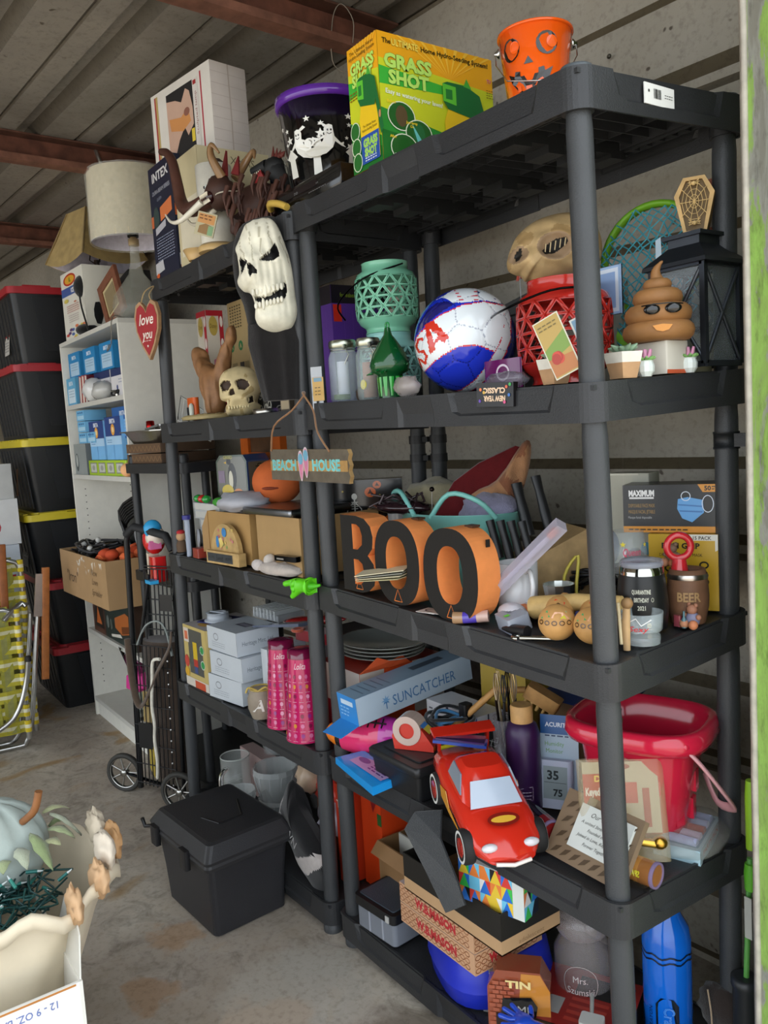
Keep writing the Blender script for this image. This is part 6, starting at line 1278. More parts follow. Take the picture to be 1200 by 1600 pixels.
# ==========================================================
t=thing('boo_sign','black and orange BOO letters joined in one block at the shelf front','sign',(0,0,0))
def letter(kind,x,w,h,z,dz=0):
 D_=.058;m=MB('dc7a38');O=[]
 if kind=='O':
  n=48;sup=lambda a,rx,rz:(rx*math.copysign(abs(math.cos(a))**.85,math.cos(a)),rz*math.copysign(abs(math.sin(a))**.85,math.sin(a)))
  out=[sup(2*PI*k/n,w/2,h/2)for k in range(n)];ins=[sup(2*PI*k/n,w*.235,h*.31)for k in range(n)];loops=[(out,ins)]
  vs=[(a,0,b)for a,b in out]+[(a,0,b)for a,b in ins]+[(a,D_,b)for a,b in out]+[(a,D_,b)for a,b in ins]
  for k in range(n):
   j=(k+1)%n;m.add(vs,[(k,j,n+j,n+k)],'17130f',False);m.add(vs,[(2*n+k,3*n+k,3*n+j,2*n+j)],'dc7a38',False);m.add(vs,[(k,2*n+k,2*n+j,j),(n+k,n+j,3*n+j,3*n+k)],'e08848',True)
 else:
  def fr_(P):return[(a*w-w/2,b*h-h/2)for a,b in P]
  O=fr_([(0,0),(.55,0),(.78,.04),(.95,.13),(1,.25),(.96,.4),(.8,.5),(.95,.6),(.98,.75),(.92,.88),(.75,.97),(.5,1),(0,1)]);n=len(O)
  hs=[fr_([(.36,.1),(.52,.1),(.64,.16),(.66,.27),(.62,.38),(.5,.43),(.36,.43)]),fr_([(.36,.56),(.5,.56),(.64,.63),(.66,.75),(.6,.85),(.5,.89),(.36,.89)])]
  import mathutils
  fl=O+hs[0]+hs[1];tr=mathutils.geometry.tessellate_polygon([[Vector((a,b,0))for a,b in q]for q in(O,hs[0],hs[1])])
  m.add([(a,0,b)for a,b in fl],[tuple(q)for q in tr],'17130f',False);m.add([(a,D_,b)for a,b in fl],[tuple(reversed(q))for q in tr],'dc7a38',False)
  for L_ in(O,hs[0],hs[1]):
   n=len(L_);m.add([(a,0,b)for a,b in L_]+[(a,D_,b)for a,b in L_],[(k,n+k,n+(k+1)%n,(k+1)%n)for k in range(n)],'e08848',False)
 m.face((0,0,0),(1,0,0),(0,0,1));zz=-h/2+.012;m.line([(-.014,zz-.004),(0,zz+.022),(.014,zz-.004),(-.014,zz-.004)],.002,'d8752c')
 return m.build('letter','matte',t,f'letter {kind} with black face and orange sides',loc=(x,-.022,z+h/2+.0015))
letter('B',-.695,.135,.178,.949);letter('O',-.545,.162,.184,.941);letter('O',-.366,.168,.188,.932)
for x,z in((-.52,1.125),(-.345,1.12)):Pa(t,'battery_cover','plastic',lambda m:m.box(x-.012,x+.012,.015,.035,z,z+.004,'4a3020'))
Pa(t,'price_sticker','card',lambda m:m.box(-.2935,-.292,.012,.022,1.085,1.1,'17130f'))
t=thing('photo_cards','few cream photo cards tucked through the middle letter','cards',(-.57,-.05,1.0),.35)
for i in range(4):Pa(t,'card','card',lambda m:m.box(-.05,.06,-.02,.05,.005*i,.005*i+.0015,('b0a880','c8c0a0','8a8a80','d0c8a8')[i]),rz=.12*i,ry=-.1)
t=thing('white_stickers','two white stickers with dark rings lying before the last letter','sticker',N3(-.44,.0),.2)
for i in range(2):Pa(t,'sticker','glossy_card',lambda m:(m.box(-.04+.035*i,.01+.035*i,-.022,.018,.001*i,.001*i+.001,'cfcac4'),m.face((-.015+.035*i,0,.001+.001*i),(1,0,0),(0,1,0)),m.ring(0,0,.016,.012,.004,'2a2a34')))
t=thing('teal_tub','turquoise plastic tub with arched handles behind the letters','tub',(-.60,.21,.947))
Pa(t,'tub_wall','plastic',lambda m:(m.lathe([(.09,0),(.105,.01),(.125,.175),(.128,.177),(.12,.175),(.1,.014)],40,'76b8b0',True,True,1.35,.95)),'turquoise tub')
for s in(-1,1):Pa(t,'handle','plastic',lambda m:m.tube(smoothpts([(s*.165,-.04,.17),(s*.155,-.08,.21),(s*.09,-.105,.225),(s*.03,-.112,.17)]),.006,7,'76b8b0'))
def cloth(name,lab,loc,col,dims,seed,fin='fabric',rz=0,cat='cloth'):
 m=MB(col);m.sphere((0,0,0),1,*dims,26,16,col,lambda d:1+.22*noise.noise(d*2.2+Vector((seed,0,0)))+.08*noise.noise(d*6+Vector((0,seed,0))));return one(m,name,fin,lab,cat,loc,rz)
cloth('cream_hat','crumpled cream woollen cloth with frayed edge in the turquoise tub',(-.73,.24,1.135),'a39a7c',(.095,.07,.055),2)
cloth('lilac_cloth','greyish lilac cloth bulging at the right of the turquoise tub',(-.53,.24,1.12),'8a88a0',(.08,.06,.045),7)
t=thing('christmas_stocking','maroon and tan fleece stocking standing up in the tub','stocking',(-.56,.24,1.1),.9)
Pa(t,'maroon_side','fabric',lambda m:m.prism([(-.12,0),(-.04,0),(.1,.16),(.085,.165),(.0,.13),(-.06,.09)],-.012,.012,'5e1418'),rx=PI/2);Pa(t,'tan_lining','fabric',lambda m:relief(m,[(-.07,-.01),(.02,-.02),(.07,.03),(.1,.1),(.11,.165),(.09,.17),(.03,.09),(-.03,.06)],.02,lambda x,z:.004*math.sin(x*150),lambda x,z:'a97c58' if noise.noise(Vector((x*20,z*20,0)))>-.1 else '8a5a40','a97c58',14,3),loc=(.01,-.015,0))
m=MB('2a1c1c');m.sphere((0,0,0),1,.09,.05,.018,20,10,'2a1a1e',lambda d:1+.3*noise.noise(d*5));R=random.Random(2)
for i in range(12):m.tube([(R.uniform(-.08,.08),R.uniform(-.04,.04),0),(R.uniform(-.08,.08),R.uniform(-.04,.04),.03)],.003,5,'3a2c30')
one(m,'black_lace_hair_clip','shiny','dark ornate hair piece lying across the tub rim','hair clip',(-.71,.12,1.135),.1)
m=MB('9a9a94');m.tube([(0,0,0),(.004,0,.055)],.0012,5);m.sphere((.004,0,.058),.006,n=8,m=6,col='2a2422');one(m,'hat_pin','metal','long pin with dark bead sticking up from the tub','pin',(-.605,.13,1.12))
t=thing('knife_block','light wood knife block with black handled knives at the siding','knife block',(-.36,.235,.945),-.0)
Pa(t,'block','wood',lambda m:(m.M.__class__,m.loft([[(-.06,-.075,0),(.06,-.075,0),(.06,.075,0),(-.06,.075,0)],[(-.06,-.06,.085),(.06,-.06,.085),(.06,.075,.145),(-.06,.075,.145)]],'a98c60',smooth=False)),rz=-.45)
def knife(x,y,z,ln,lean=.45,s=1):
 return Pa(t,'knife_handle','plastic',lambda m:m.tube([(0,0,0),(0,0,ln*.3),(0,0,ln*.7),(0,0,ln)],[.01*s,.0105*s,.0085*s,.01*s],8,'202123',flat=.6),loc=(x,y,z),rx=lean*.3,ry=-.28,rz=-.45)
for i in range(4):knife(-.062+.026*i,-.07+.006*i,.085,.085)
knife(-.05,.01,.125,.12,.4,1.3);knife(-.01,.03,.14,.12,.4,1.15)
t=thing('white_mug','plain white mug tucked behind the last letter','mug',N3(-.315,.112),-.35);Pa(t,'cup','ceramic',lambda m:m.lathe(glass([(.036,0),(.04,.004),(.041,.1)],.004),32,'d5d6d8'));Pa(t,'handle','ceramic',lambda m:m.tube(smoothpts([(.04,0,.085),(.062,0,.088),(.072,0,.06),(.06,0,.03),(.04,0,.022)]),.005,8,'d5d6d8'))
t=thing('clear_tube_pack','long clear plastic tube with an orange end leaning on the mug','tube',(-.335,.03,.965),0);d_=Vector((.175,.05,.165))
Pa(t,'tube_wall','film2',lambda m:m.tube([(0,0,0),tuple(d_)],.016,4,'c8c4d4',smooth=False));Pa(t,'orange_insert','matte',lambda m:m.tube([tuple(d_*.04),tuple(d_*.22)],.011,6,'d2744a'));Pa(t,'white_insert','matte',lambda m:(m.tube([tuple(d_*.3),tuple(d_*.85)],.006,6,'b8b4cc'),m.tube([tuple(d_*.86),tuple(d_*.94)],.008,6,'c8643a')))
def misc(name,fin,lab,cat,loc,fn,rz=0,rx=0,ry=0,grp=None):m=MB();fn(m);return one(m,name,fin,lab,cat,loc,rz,grp,rx,ry)
misc('striped_candy_tube','shiny','small clear tube with blue and red wrapping at the shelf edge','tube',N3(-.32,-.012),lambda m:(m.tube([(-.035,0,.012),(-.015,0,.012)],.012,10,'9a7a5a'),m.tube([(-.015,0,.012),(.012,0,.014)],.012,10,'4a3aa0'),m.tube([(.012,0,.014),(.035,0,.016)],.012,10,'b89a90')),.7)
t=thing('desk_phone_parts','grey vented plastic gadget with green sticker beside the maraca','gadget',N3(-.235,.02),-.35);Pa(t,'casing','plastic',lambda m:(m.rbox(-.03,.035,-.02,.025,0,.03,.005,'9298a4',3),m.face((-.03,-.02,.03),(1,0,0),(0,1,0)),[m.rect(.008+.006*i,.018,.010+.006*i,.036,'3a3c44')for i in range(4)],m.rect(.032,.006,.044,.016,'62c83a')),rx=.25)
misc('white_sneaker_toe','matte','white rubber-toed object behind the grey gadget','shoe',N3(-.262,.045),lambda m:(m.sphere((0,0,.018),1,.045,.026,.02,16,9,'c4c4cc'),m.box(-.04,.04,-.02,.02,0,.006,'b0b0b8')),-.35)
misc('black_pen_cap','plastic','black pointed plastic nozzle at the shelf edge','nozzle',N3(-.205,-.008),lambda m:m.tube([(-.03,0,.007),(0,0,.01),(.035,0,.012)],[.003,.01,.011],10,'18181a'),.0)
misc('wrench','chrome','end of a chrome wrench poking over the shelf edge','wrench',N3(-.175,-.022),lambda m:(m.tube([(0,0,.004),(.07,.03,.006)],.005,6,'b0b0aa'),m.tube(arcp(-.006,0,.009,.6,5.4,10,.004),.004,6,'b0b0aa')),.1)
misc('orange_snack_bag','glossy_card','orange bag with a yellow sun under the wooden muddler','bag',N3(-.26,.12),lambda m:(m.sphere((0,0,.012),1,.07,.05,.014,18,8,'cc6a24'),m.face((-.07,-.04,.024),(1,0,0),(0,1,0)),m.ell(.03,.03,.014,.014,'e8c84a')),.3)
misc('crystal_tumbler','metal','silvery faceted foil cup behind the muddler','cup',N3(-.235,.145),lambda m:m.lathe([(.022,0),(.032,.06),(.03,.06),(.02,.005)],12,'b8bcb8',smooth=False))
misc('wooden_muddler','wood','thick pale wooden stick lying towards the corner post','stick',N3(-.215,.055),lambda m:m.tube([(0,0,.035),(.09,.02,.055),(.17,.045,.06)],[.022,.016,.013],14,'b89a62'),.0)
misc('black_cable_bundle','plastic','tangled black charger cables left of the near post','cables',N3(-.23,.25),lambda m:[m.tube(smoothpts([(.05*math.sin(i*1.3+k*.9),.03*math.cos(i*.7+k),.015+.045*abs(math.sin(i+k*.6)))for k in range(6)]),.004,5,'17181a')for i in range(7)])
misc('yellow_rope','plastic','bright yellow looped cord behind the tumbler','cord',N3(-.27,.2),lambda m:m.tube(smoothpts([(0,0,.0),(.0,0,.06),(.02,.02,.1),(.03,.0,.03),(.06,-.01,.01)]),.0035,6,'c8b84a'))
misc('blue_ball_item','plastic','dark blue round item behind the knife block','ball',N3(-.255,.325),lambda m:m.sphere((0,0,.1),.038,.6,1,1,14,9,'1f2f6a')or m.tube([(0,0,0),(0,0,.07)],.012,8,'1f2f6a'))
misc('blue_straps','fabric','strip of dark blue fabric beneath the muddler','strap',N3(-.19,.13),lambda m:m.box(-.05,.06,-.015,.02,0,.012,'2a3a8a'),.3)
def maraca(lab,x,y,rz):
 t=thing('maraca',lab,'maraca',N3(x,y),rz,'painted wooden maracas')
 Pa(t,'gourd','latex',lambda m:m.sphere((0,0,.033),.033,1.0,1,.98,28,18,'c09054'));
 def pr_(m):
  m.map=lambda a,b,l:Vector((0,0,.033))+Vector((math.sin(a)*math.cos(b),-math.cos(a)*math.cos(b),math.sin(b)*.98))*(.0335+.0002*l)
  m.poly([(-.9,.35),(-.3,.5),(.4,.45),(1,.3),(.9,.8),(-.7,.85)],'3a9a62');m.poly([(-.2,.45),(.5,.4),(.9,.35),(.6,.75),(0,.8)],'d8a07a');m.poly([(.3,.42),(.7,.38),(.6,.6)],'c8c040')
  for i in range(5):m.ring(-.8+.4*i,.18,.15,.13,.045,'3a2010',12);m.lay=4
 Pa(t,'painted_band','shiny',pr_);Pa(t,'handle','latex',lambda m:(m.sphere((0,.05,.045),.027,1,1.25,.95,20,12,'b98a50'),m.tube([(0,.05,.04),(0,.12,.05)],.012,10,'b98a50')))
 Pa(t,'red_patch','shiny',lambda m:(setattr(m,'map',lambda a,b,l:Vector((0,.05,.045))+Vector((math.sin(a)*math.cos(b)*.0275,-math.cos(a)*math.cos(b)*.0345,math.sin(b)*.0265))*(1+.01*l)),m.poly([(-.7,.3),(.2,.2),(.6,.7),(-.4,1.0)],'c23a28'),m.line([(-.6,.3),(0,.7),(.5,.4)],.05,'2a1a10')))
maraca('painted maraca with green and red pattern, left one of the pair',-.122,.018,.62);maraca('painted maraca with green and red pattern, right one partly behind the post',-.062,.042,.62)
t=thing('shot_glass_mug','small clear glass with red and white print at the shelf end','glass',N3(-.003,.098));Pa(t,'glass_wall','film',lambda m:m.lathe([(.03,.001),(.031,.012),(.029,.02),(.034,.026),(.036,.055),(.034,.055),(.031,.024)],28,'c8d4d8',True,False));Pa(t,'thick_base','glass',lambda m:m.lathe([(.028,.001),(.029,.014)],24,'ffffff'));Pa(t,'print','matte',lambda m:(m.cyl(.0345,.02,.0365,.055,a0=-1.05),m.text('Sexy',0,.012,.009,'c82430',shear=.3,w=.032),m.line([(-.02,.02),(-.004,.03),(.004,.018),(.02,.028)],.002,'d8d8d8')))
t=thing('insulated_wine_tumbler','black stemless tumbler reading QUARANTINE BIRTHDAY 2021','tumbler',N3(-.045,.155));Pa(t,'body','plastic',lambda m:(m.lathe([(.03,0),(.042,.008),(.0455,.045),(.041,.09),(.0385,.104)],36,'131415',cap1=False),m.cyl(.0462,.0,.0425,.1,a0=-.94),m.text('QUARANTINE',0,.078,.0075,'c8c8b8',w=.034,bold=.02),m.text('BIRTHDAY',0,.064,.0075,'c8c8b8',w=.026,bold=.02),m.text('2021',0,.05,.0075,'c8c8b8',w=.014,bold=.02),m.ring(-.0195,.064,.0025,.004,.0008,'b8b8a8',10),m.ring(.0195,.064,.0025,.004,.0008,'b8b8a8',10),m.text('e',.012,.022,.012,'c8b888',bold=.03),m.rect(.0,.012,.02,.013,'c8b888')));Pa(t,'steel_rim','chrome',lambda m:m.lathe([(.0385,.104),(.0375,.117),(.036,.118)],36,'b8b8b0',False,False),'polished steel rim');Pa(t,'lid','film2',lambda m:m.lathe([(.037,.117),(.0385,.122),(.036,.128),(.03,.122)],32,'a8acb8'),'clear lid')
t=thing('printed_wine_glass','wine glass with pink Queen of everything lettering behind the post','glass',N3(-.115,.205));Pa(t,'glass_wall','film',lambda m:m.lathe([(.03,0),(.028,.003),(.004,.008),(.0035,.06),(.02,.075),(.034,.1),(.036,.125),(.03,.165),(.0285,.165)],30,'b8c0c0',True,False));Pa(t,'print','matte',lambda m:(m.cyl(.0372,.08,.0372,.16,a0=-.55),m.text('Queen',-.004,.05,.014,'c83a5a',outline='e8d8dc',shear=.25,w=.032),m.text('everything',-.002,.032,.011,'c83a5a',outline='e8d8dc',shear=.25,w=.044),m.star(-.02,.064,.006,'c8b83a'),m.star(.022,.062,.005,'c8b83a')));Pa(t,'dark_fill','shiny',lambda m:m.lathe([(.006,.066),(.026,.085),(.03,.1)],20,'26221f'))
t=thing('barrel_figurine','brown resin barrel marked BEER with tiny bears around it','figurine',N3(-.015,.245));
Pa(t,'barrel','latex',lambda m:(m.lathe([(.03,0),(.036,.03),(.037,.05),(.035,.08),(.031,.098),(.027,.098),(.026,.09)],26,'6a4a34'),m.cyl(.0385,.0,.0365,.1,a0=-.9),m.text('BEER',0,.052,.016,'9a7a50',w=.042,bold=.03)));Pa(t,'silver_hoop','metal',lambda m:m.lathe([(.0345,.08),(.036,.085),(.034,.09)],26,'b8b0a8',False,False))
for(x,y,z,c,lb)in((.03,-.03,0,'9a6a52','seated bear in grey-blue vest'),(-.03,.0,.1,'7a6250','small bear peering over the rim')):Pa(t,'bear','latex',lambda m:(m.at(x,y,z),m.sphere((0,0,.014),.013,1,.9,1.1,12,8,'77778f' if z==0 else c),m.sphere((0,-.002,.032),.009,1.1,1,1,12,8,c),m.sphere((-.007,0,.04),.004,col=c,n=8,m=6),m.sphere((.007,0,.04),.004,col=c,n=8,m=6),m.sphere((-.009,-.012,.007),.0085,col='b07a5a',n=10,m=7),m.sphere((.009,-.012,.007),.0085,col='b8744e',n=10,m=7),m.sphere((-.013,-.003,.02),.005,col=c,n=8,m=6),m.sphere((.014,-.003,.02),.005,col=c,n=8,m=6)),lb)
Pa(t,'little_bottles','shiny',lambda m:(m.at(.008,-.042,0).rbox(-.007,.007,-.004,.004,0,.02,.002,'8a4048',2),m.at(.022,-.044,0).lathe([(.0045,0),(.0045,.014),(.002,.02),(.002,.03)],10,'4a7078')))
t=thing('red_bottle_opener_ring','glossy red ring-shaped handle sticking out of the barrel','opener',(-.022,.232,1.035),.85);Pa(t,'ring','shiny',lambda m:(m.at(0,0,.045,rx=PI/2),m.tube(arcp(0,0,.021,0,2*PI,24,0)[:-1],.0065,8,'b8242c',closed=True),m.at(),m.tube([(0,0,0),(0,0,.024)],[.016,.012],10,'b8242c')))
def _mx(m,w,d,h):
 m.face((0,0,0),(1,0,0),(0,0,1));m.rect(0,0,w,h,'232528');m.rect(0,0,w,h*.13,'c8862c');m.text('MAXIMUM',w*.2,h*.83,h*.12,'d8d8d8',bold=.05,w=w*.27);m.rect(w*.07,h*.71,w*.33,h*.75,'c8c8c8');m.text('DISPOSABLE FACE MASK',w*.2,h*.57,h*.075,'9a7a44',w=w*.28);m.text('MASQUE FACIAL JETABLE',w*.2,h*.44,h*.075,'9a7a44',w=w*.28);m.text('Masque facial disposable',w*.18,h*.32,h*.05,'a8a8a8',w=w*.25);m.poly([(w*.78,h),(w,h),(w,h*.84),(w*.83,h*.84)],'c8862c');m.text('50',w*.88,h*.92,h*.09,'1a1a1a',bold=.04);m.lines(w*.92,h*.94,w*.98,2,h*.05,h*.02,'2a2a1a')
 m.poly([(w*.58,h*.7),(w*.68,h*.74),(w*.83,h*.68),(w*.84,h*.42),(w*.72,h*.22),(w*.62,h*.3),(w*.57,h*.5)],'5a96cc');m.poly([(w*.58,h*.6),(w*.83,h*.56),(w*.83,h*.53),(w*.58,h*.57)],'3a6ea8');m.poly([(w*.59,h*.47),(w*.83,h*.45),(w*.82,h*.42),(w*.6,h*.44)],'3a6ea8');m.ring(w*.66,h*.76,w*.05,h*.1,.0015,'c8d0dc');m.ring(w*.88,h*.6,w*.06,h*.18,.0015,'c8d0dc');m.lines(w*.06,h*.05,w*.7,1,.01,.0025,'3a2a10')
R3=.45
carton('face_mask_carton','black carton printed with a blue face mask, lying on the yellow one',-.17,.265,1.092,.178,.08,.092,'1d1f22',R3,_mx,None,'glossy_card')
def _fg(m,w,d,h):
 m.face((0,0,0),(1,0,0),(0,0,1));m.rect(0,0,w,h,'c09a24');m.poly([(w*.58,h),(w,h),(w,h*.8),(w*.96,h*.78),(w*.96,h*.92),(w*.64,h*.92)],'d4d2c8');m.text('15 PACK',w*.78,h*.955,h*.045,'2a2a24',w=w*.26,bold=.02);m.text('FIRM GRIP',w*.47,h*.85,h*.07,'1a1812',w=w*.55,bold=.04);m.text('DISPOSABLE FACE MASK',w*.47,h*.73,h*.04,'2a2412',w=w*.62)
 for a,b in((.8,.6),(.8,.38),(.3,.55)):m.ring(w*a,h*b,w*.07,h*.05,.003,'1a1812',14)
carton('face_mask_carton','yellow carton marked 15 PACK standing behind the barrel',-.118,.272,.947,.125,.07,.144,'c09a24',R3,_fg,None,'glossy_card')
carton('tall_white_carton','tall off-white carton with tiny vertical print by the siding',-.25,.322,.947,.085,.055,.255,'a9a798',.25,lambda m,w,d,h:(m.face((0,0,0),(1,0,0),(0,0,1)),m.text('Your Mobile Is My Canvas',w*.62,h*.45,.008,'8a8c84',rot=-PI/2,w=.14),m.ell(w*.9,h*.4,.012,.013,'4a94b4'),m.rect(0,h*.985,w*.75,h,'c0beae')))
misc('brown_round_tin','matte','dark brown round object between the wine glass and the yellow carton','tin',N3(-.16,.285),lambda m:m.sphere((0,0,.06),.045,.7,.5,1.2,14,9,'4a3c34'))
misc('carved_wood_peg','latex','cream carved wooden figure just right of the corner post','figurine',N3(-.012,.04),lambda m:(m.at(.012,.014,0),m.tube([(0,0,0),(0,0,.05),(.002,0,.075)],[.006,.007,.006],10,'b8966a'),m.sphere((.003,0,.08),.01,col='8a6a44',n=10,m=7),m.tube([(-.006,-.006,.01),(-.01,-.006,.08)],.003,5,'d8c8a0')))
t=thing('halloween_bucket','black halloween bag with pumpkins and a skeleton behind the shelf posts','bag',(-1.03,.235,.948),.9)
def _hb(m):
 m.box(-.12,.1,0,.06,0,.235,'141414');m.face((-.12,0,0),(1,0,0),(0,0,1));R=random.Random(4)
 for a,b,r in((.13,.2,.016),(.07,.08,.014),(.15,.22,.012),(.18,.12,.015)):m.ell(a,b,r,r*.9,'d2601e',14);m.star(a,b,r*.6,'3a1a08',3)
 for k in range(14):m.star(R.uniform(.01,.21),R.uniform(.02,.22),.004,'b8a048')
 x,z=.085,.19;W_='c8c8c0';m.ell(x,z,.008,.009,W_,12);m.line([(x,z),(x,z-.055)],.004,W_);[m.line([(x-.009,z-.016-.006*i),(x+.009,z-.016-.006*i)],.0025,W_)for i in range(4)];m.line([(x,z-.014),(x-.018,z-.03),(x-.024,z-.05)],.003,W_);m.line([(x,z-.014),(x+.018,z-.035),(x+.02,z-.055)],.003,W_);m.line([(x,z-.055),(x-.012,z-.08),(x-.016,z-.11)],.003,W_);m.line([(x,z-.055),(x+.01,z-.085),(x+.006,z-.115)],.003,W_)
Pa(t,'bag_body','shiny',_hb)
LT('black_foil_pail','shiny','small shiny black pail with silver panel behind the first letter','pail',(-.86,.23,.948),[(.03,0),(.04,.17),(.046,.175),(.044,.18)],'1a1a1c',20,cols=['9a9ca0','141416','141416'])
LT('glass_candle','shiny','yellowish glass candle beside the cream cloth','candle',(-.845,.315,.948),[(.036,0),(.038,.2),(.034,.2)],'8a7c3a',20)
misc('pumpkin_headband','plastic','orange ribbon with a white bead on the back of letter B','headband',(-.68,.045,1.1),lambda m:(m.box(-.06,-.02,0,.012,0,.012,'d8642c'),m.sphere((.035,0,0),.009,n=10,m=7,col='d0d0c8')))
# ==========================================================
def prt(w,h,items):
 """flat print on the front and right faces of a carton"""
 def f(m,W,D_,H):
  for o,u,L_ in(((0,0,0),(1,0,0),W),((W,0,0),(0,1,0),D_)):
   m.face(o,u,(0,0,1));items(m,L_,H)
 return f
FR=lambda it:prt(0,0,it)
t=thing('dinnerware_carton','torn open orange and white carton with plates stacked on it','box',(-1.045,.055,.506),0)
Pa(t,'carton_body','glossy_card',lambda m:(m.box(0,.20,0,.27,0,.2,'a02818'),FR(lambda m,w,h:(m.rect(0,0,w,h,'d24a1e'),m.rect(0,0,w*.28,h,'b8aca0'),m.rect(0,0,w*.28,h*.5,'8a1c24'),m.rect(w*.62,h*.3,w,h,'c2bcb4'),m.text('Bo',w*.4,h*.88,.02,'e8d8c8',bold=.03),m.text('Vajilla de 12 piezas',w*.5,h*.55,.011,'e8c8b0',w=w*.4)))(m,.20,.27,.2)))
Pa(t,'torn_flap','card',lambda m:m.add([(.202,.0,.2),(.204,.1,.2),(.203,.16,.2),(.21,.13,.225),(.212,.09,.218),(.212,.05,.235),(.21,.01,.21)],[(0,1,2,3,4,5,6)],'c85228'),solid=.002)
for i in range(4):
 m=MB('9a9d98');m.lathe([(.06,0),(.075,.003),(.115,.016),(.118,.019),(.114,.018),(.07,.006),(.001,.005)],36,'8f938e',sx=1.1,sy=.95)
 one(m,'dinner_plate','ceramic',('pale grey plate at the bottom of the stack','pale grey plate second from the bottom of the stack','pale grey plate third from the bottom of the stack','pale grey plate on top of the stack')[i]+' on the torn orange carton','plate',(-.945+.004*i,.195,.709+.010*i),.1*i,'grey dinner plates')
t=thing('suncatcher_carton','long pale blue carton with sun logo and open blue end flap','box',(-.812,-.028,.622),0,rx=.10)
def _sc(m):
 w,L_,h=.083,.36,.068;m.box(0,w,0,L_,0,h,'8aa4bc');m.face((w,0,0),(0,1,0),(0,0,1));m.rect(0,0,L_,h,'a9bac9');m.text('SUNCATCHER',.205,.03,.026,'3a6a9a',w=.2);m.star(.085,.036,.014,'6a94bc',8);m.text('T',.085,.024,.018,'3a6a9a')
 m.face((0,0,0),(1,0,0),(0,0,1));m.rect(0,0,w,h,'2f80c4');m.rect(.015,.044,.068,.056,'b8ccdc');m.lines(.01,.034,.05,3,.009,.003,'8ab8e0');m.face((0,0,h),(1,0,0),(0,1,0));m.rect(0,0,w,L_,'7f97ac');m.rect(.025,.2,.05,.3,'3c4a5a');[m.rect(.012,.03+.02*i,.07,.034+.02*i,'5a6e82')for i in range(5)]
Pa(t,'carton_body','glossy_card',_sc);Pa(t,'end_flap','glossy_card',lambda m:m.add([(0,0,0),(.08,0,0),(.075,-.05,-.014),(.0,-.055,-.016)],[(0,1,2,3)],'2a7ac0'),solid=.0015)
carton2('framed_chart_carton','glossy_card','white carton with a blue curve standing beneath the long pale blue carton',-.72,-.53,.17,.25,.503,.625+.02,'c4c4c8',FR(lambda m,w,h:(m.rect(0,0,w,h,'c6c6ca'),m.poly([(w*.45,0),(w,0),(w,h),(w*.9,h*.75),(w*.45,h*.5)],'24479a'),m.rect(w*.4,h*.6,w*.45,h,'1c2238'),m.lines(w*.05,h*.85,w*.3,6,h*.12,h*.03,'5a5a60'))))
t=thing('neon_football','pink and orange rubber American football with black stripe and laces','ball',(-.80,.05,.562),.62)
def _fb(m):
 P_=[(.001,-.125),(.022,-.11),(.042,-.07),(.052,-.02),(.053,0),(.052,.02),(.042,.07),(.022,.11),(.001,.125)];m.M=Matrix.Rotation(PI/2,4,'Y');Q=smoothpts([(r,z,0)for r,z in P_],3)
 m.lathe([(max(.001,q[0]),q[1])for q in Q],28,cols=[('e07a1c' if abs(q[1])>.085 else '15100f' if abs(q[1])>.073 else 'e0356a' if q[1]<.03 else 'c83aa8')for q in Q[:-1]])
Pa(t,'football_skin','shiny',_fb)
Pa(t,'laces','rubber',lambda m:(m.tube([(-.055,-.034,.043),(0,-.034,.045),(.055,-.034,.043)],.0022,5,'15100f'),[m.tube([(x,-.045,.036),(x,-.022,.051)],.002,5,'15100f')for x in(-.045,-.027,-.009,.009,.027,.045)]))
t=thing('baby_wipes_pack','bright blue and lilac soft wipes packet drooping over the shelf edge','packet',(-.80,-.048,.517),0)
Pa(t,'packet','shiny',lambda m:(m.loft([[(0,-.01,.0),(.19,-.03,-.01),(.2,.05,0),(.02,.06,0)],[(0,-.01,.016),(.19,-.03,.01),(.2,.05,.018),(.02,.06,.02)]],'1f8fd8',smooth=False),m.face((.01,-.005,.017),(1,-.08,0),(0,1,.02)),m.rect(.03,.012,.18,.06,'b39ac8'),m.ell(.06,.04,.024,.01,'3a3a8a'),m.lines(.1,.05,.17,4,.009,.004,'5a3a80')))
t=thing('black_toolbox','black plastic box carrying the tape dispenser and coiled cord','toolbox',(-.675,-.035,.5125),.0)
Pa(t,'tub','plastic',lambda m:m.rbox(0,.18,0,.25,0,.06,.01,'17181a',4,.006));o=Pa(t,'lid','plastic',lambda m:(m.rbox(-.006,.186,-.006,.256,.057,.08,.012,'1b1c1e',4,bev=.004),m.rbox(.02,.16,.02,.23,.08,.083,.01,'202123',3)))
TB=.5965
t=thing('tape_dispenser','red plastic tape dispenser with clear tape roll on the black box','tape dispenser',(-.585,.03,TB),.55)
Pa(t,'red_frame','shiny',lambda m:(m.M.__class__,m.prism([(-.045,0),(.05,0),(.05,.012),(.015,.06),(-.01,.075),(-.035,.065),(-.05,.03)],-.018,.018,'bc3428')),rx=PI/2);Pa(t,'tape_roll','shiny',lambda m:(m.at(-.012,.021,.045,rx=PI/2),m.lathe([(.018,0),(.034,0),(.034,.042),(.018,.042)],28,'b9a49a',False,False,smooth=False)),'clear tape roll');Pa(t,'label','glossy_card',lambda m:(m.face((.017,-.015,.059),(.0,1,0),(-.25,0,.2)),m.rect(0,-.03,.03,-.012,'d8c040'),m.rect(0,-.012,.03,.008,'3a7ac0'),m.rect(.004,-.055,.026,-.034,'d8b0a0')))
t=thing('paracord_coil','thick coil of black and blue paracord on the black box','cord',(-.575,.125,TB),0)
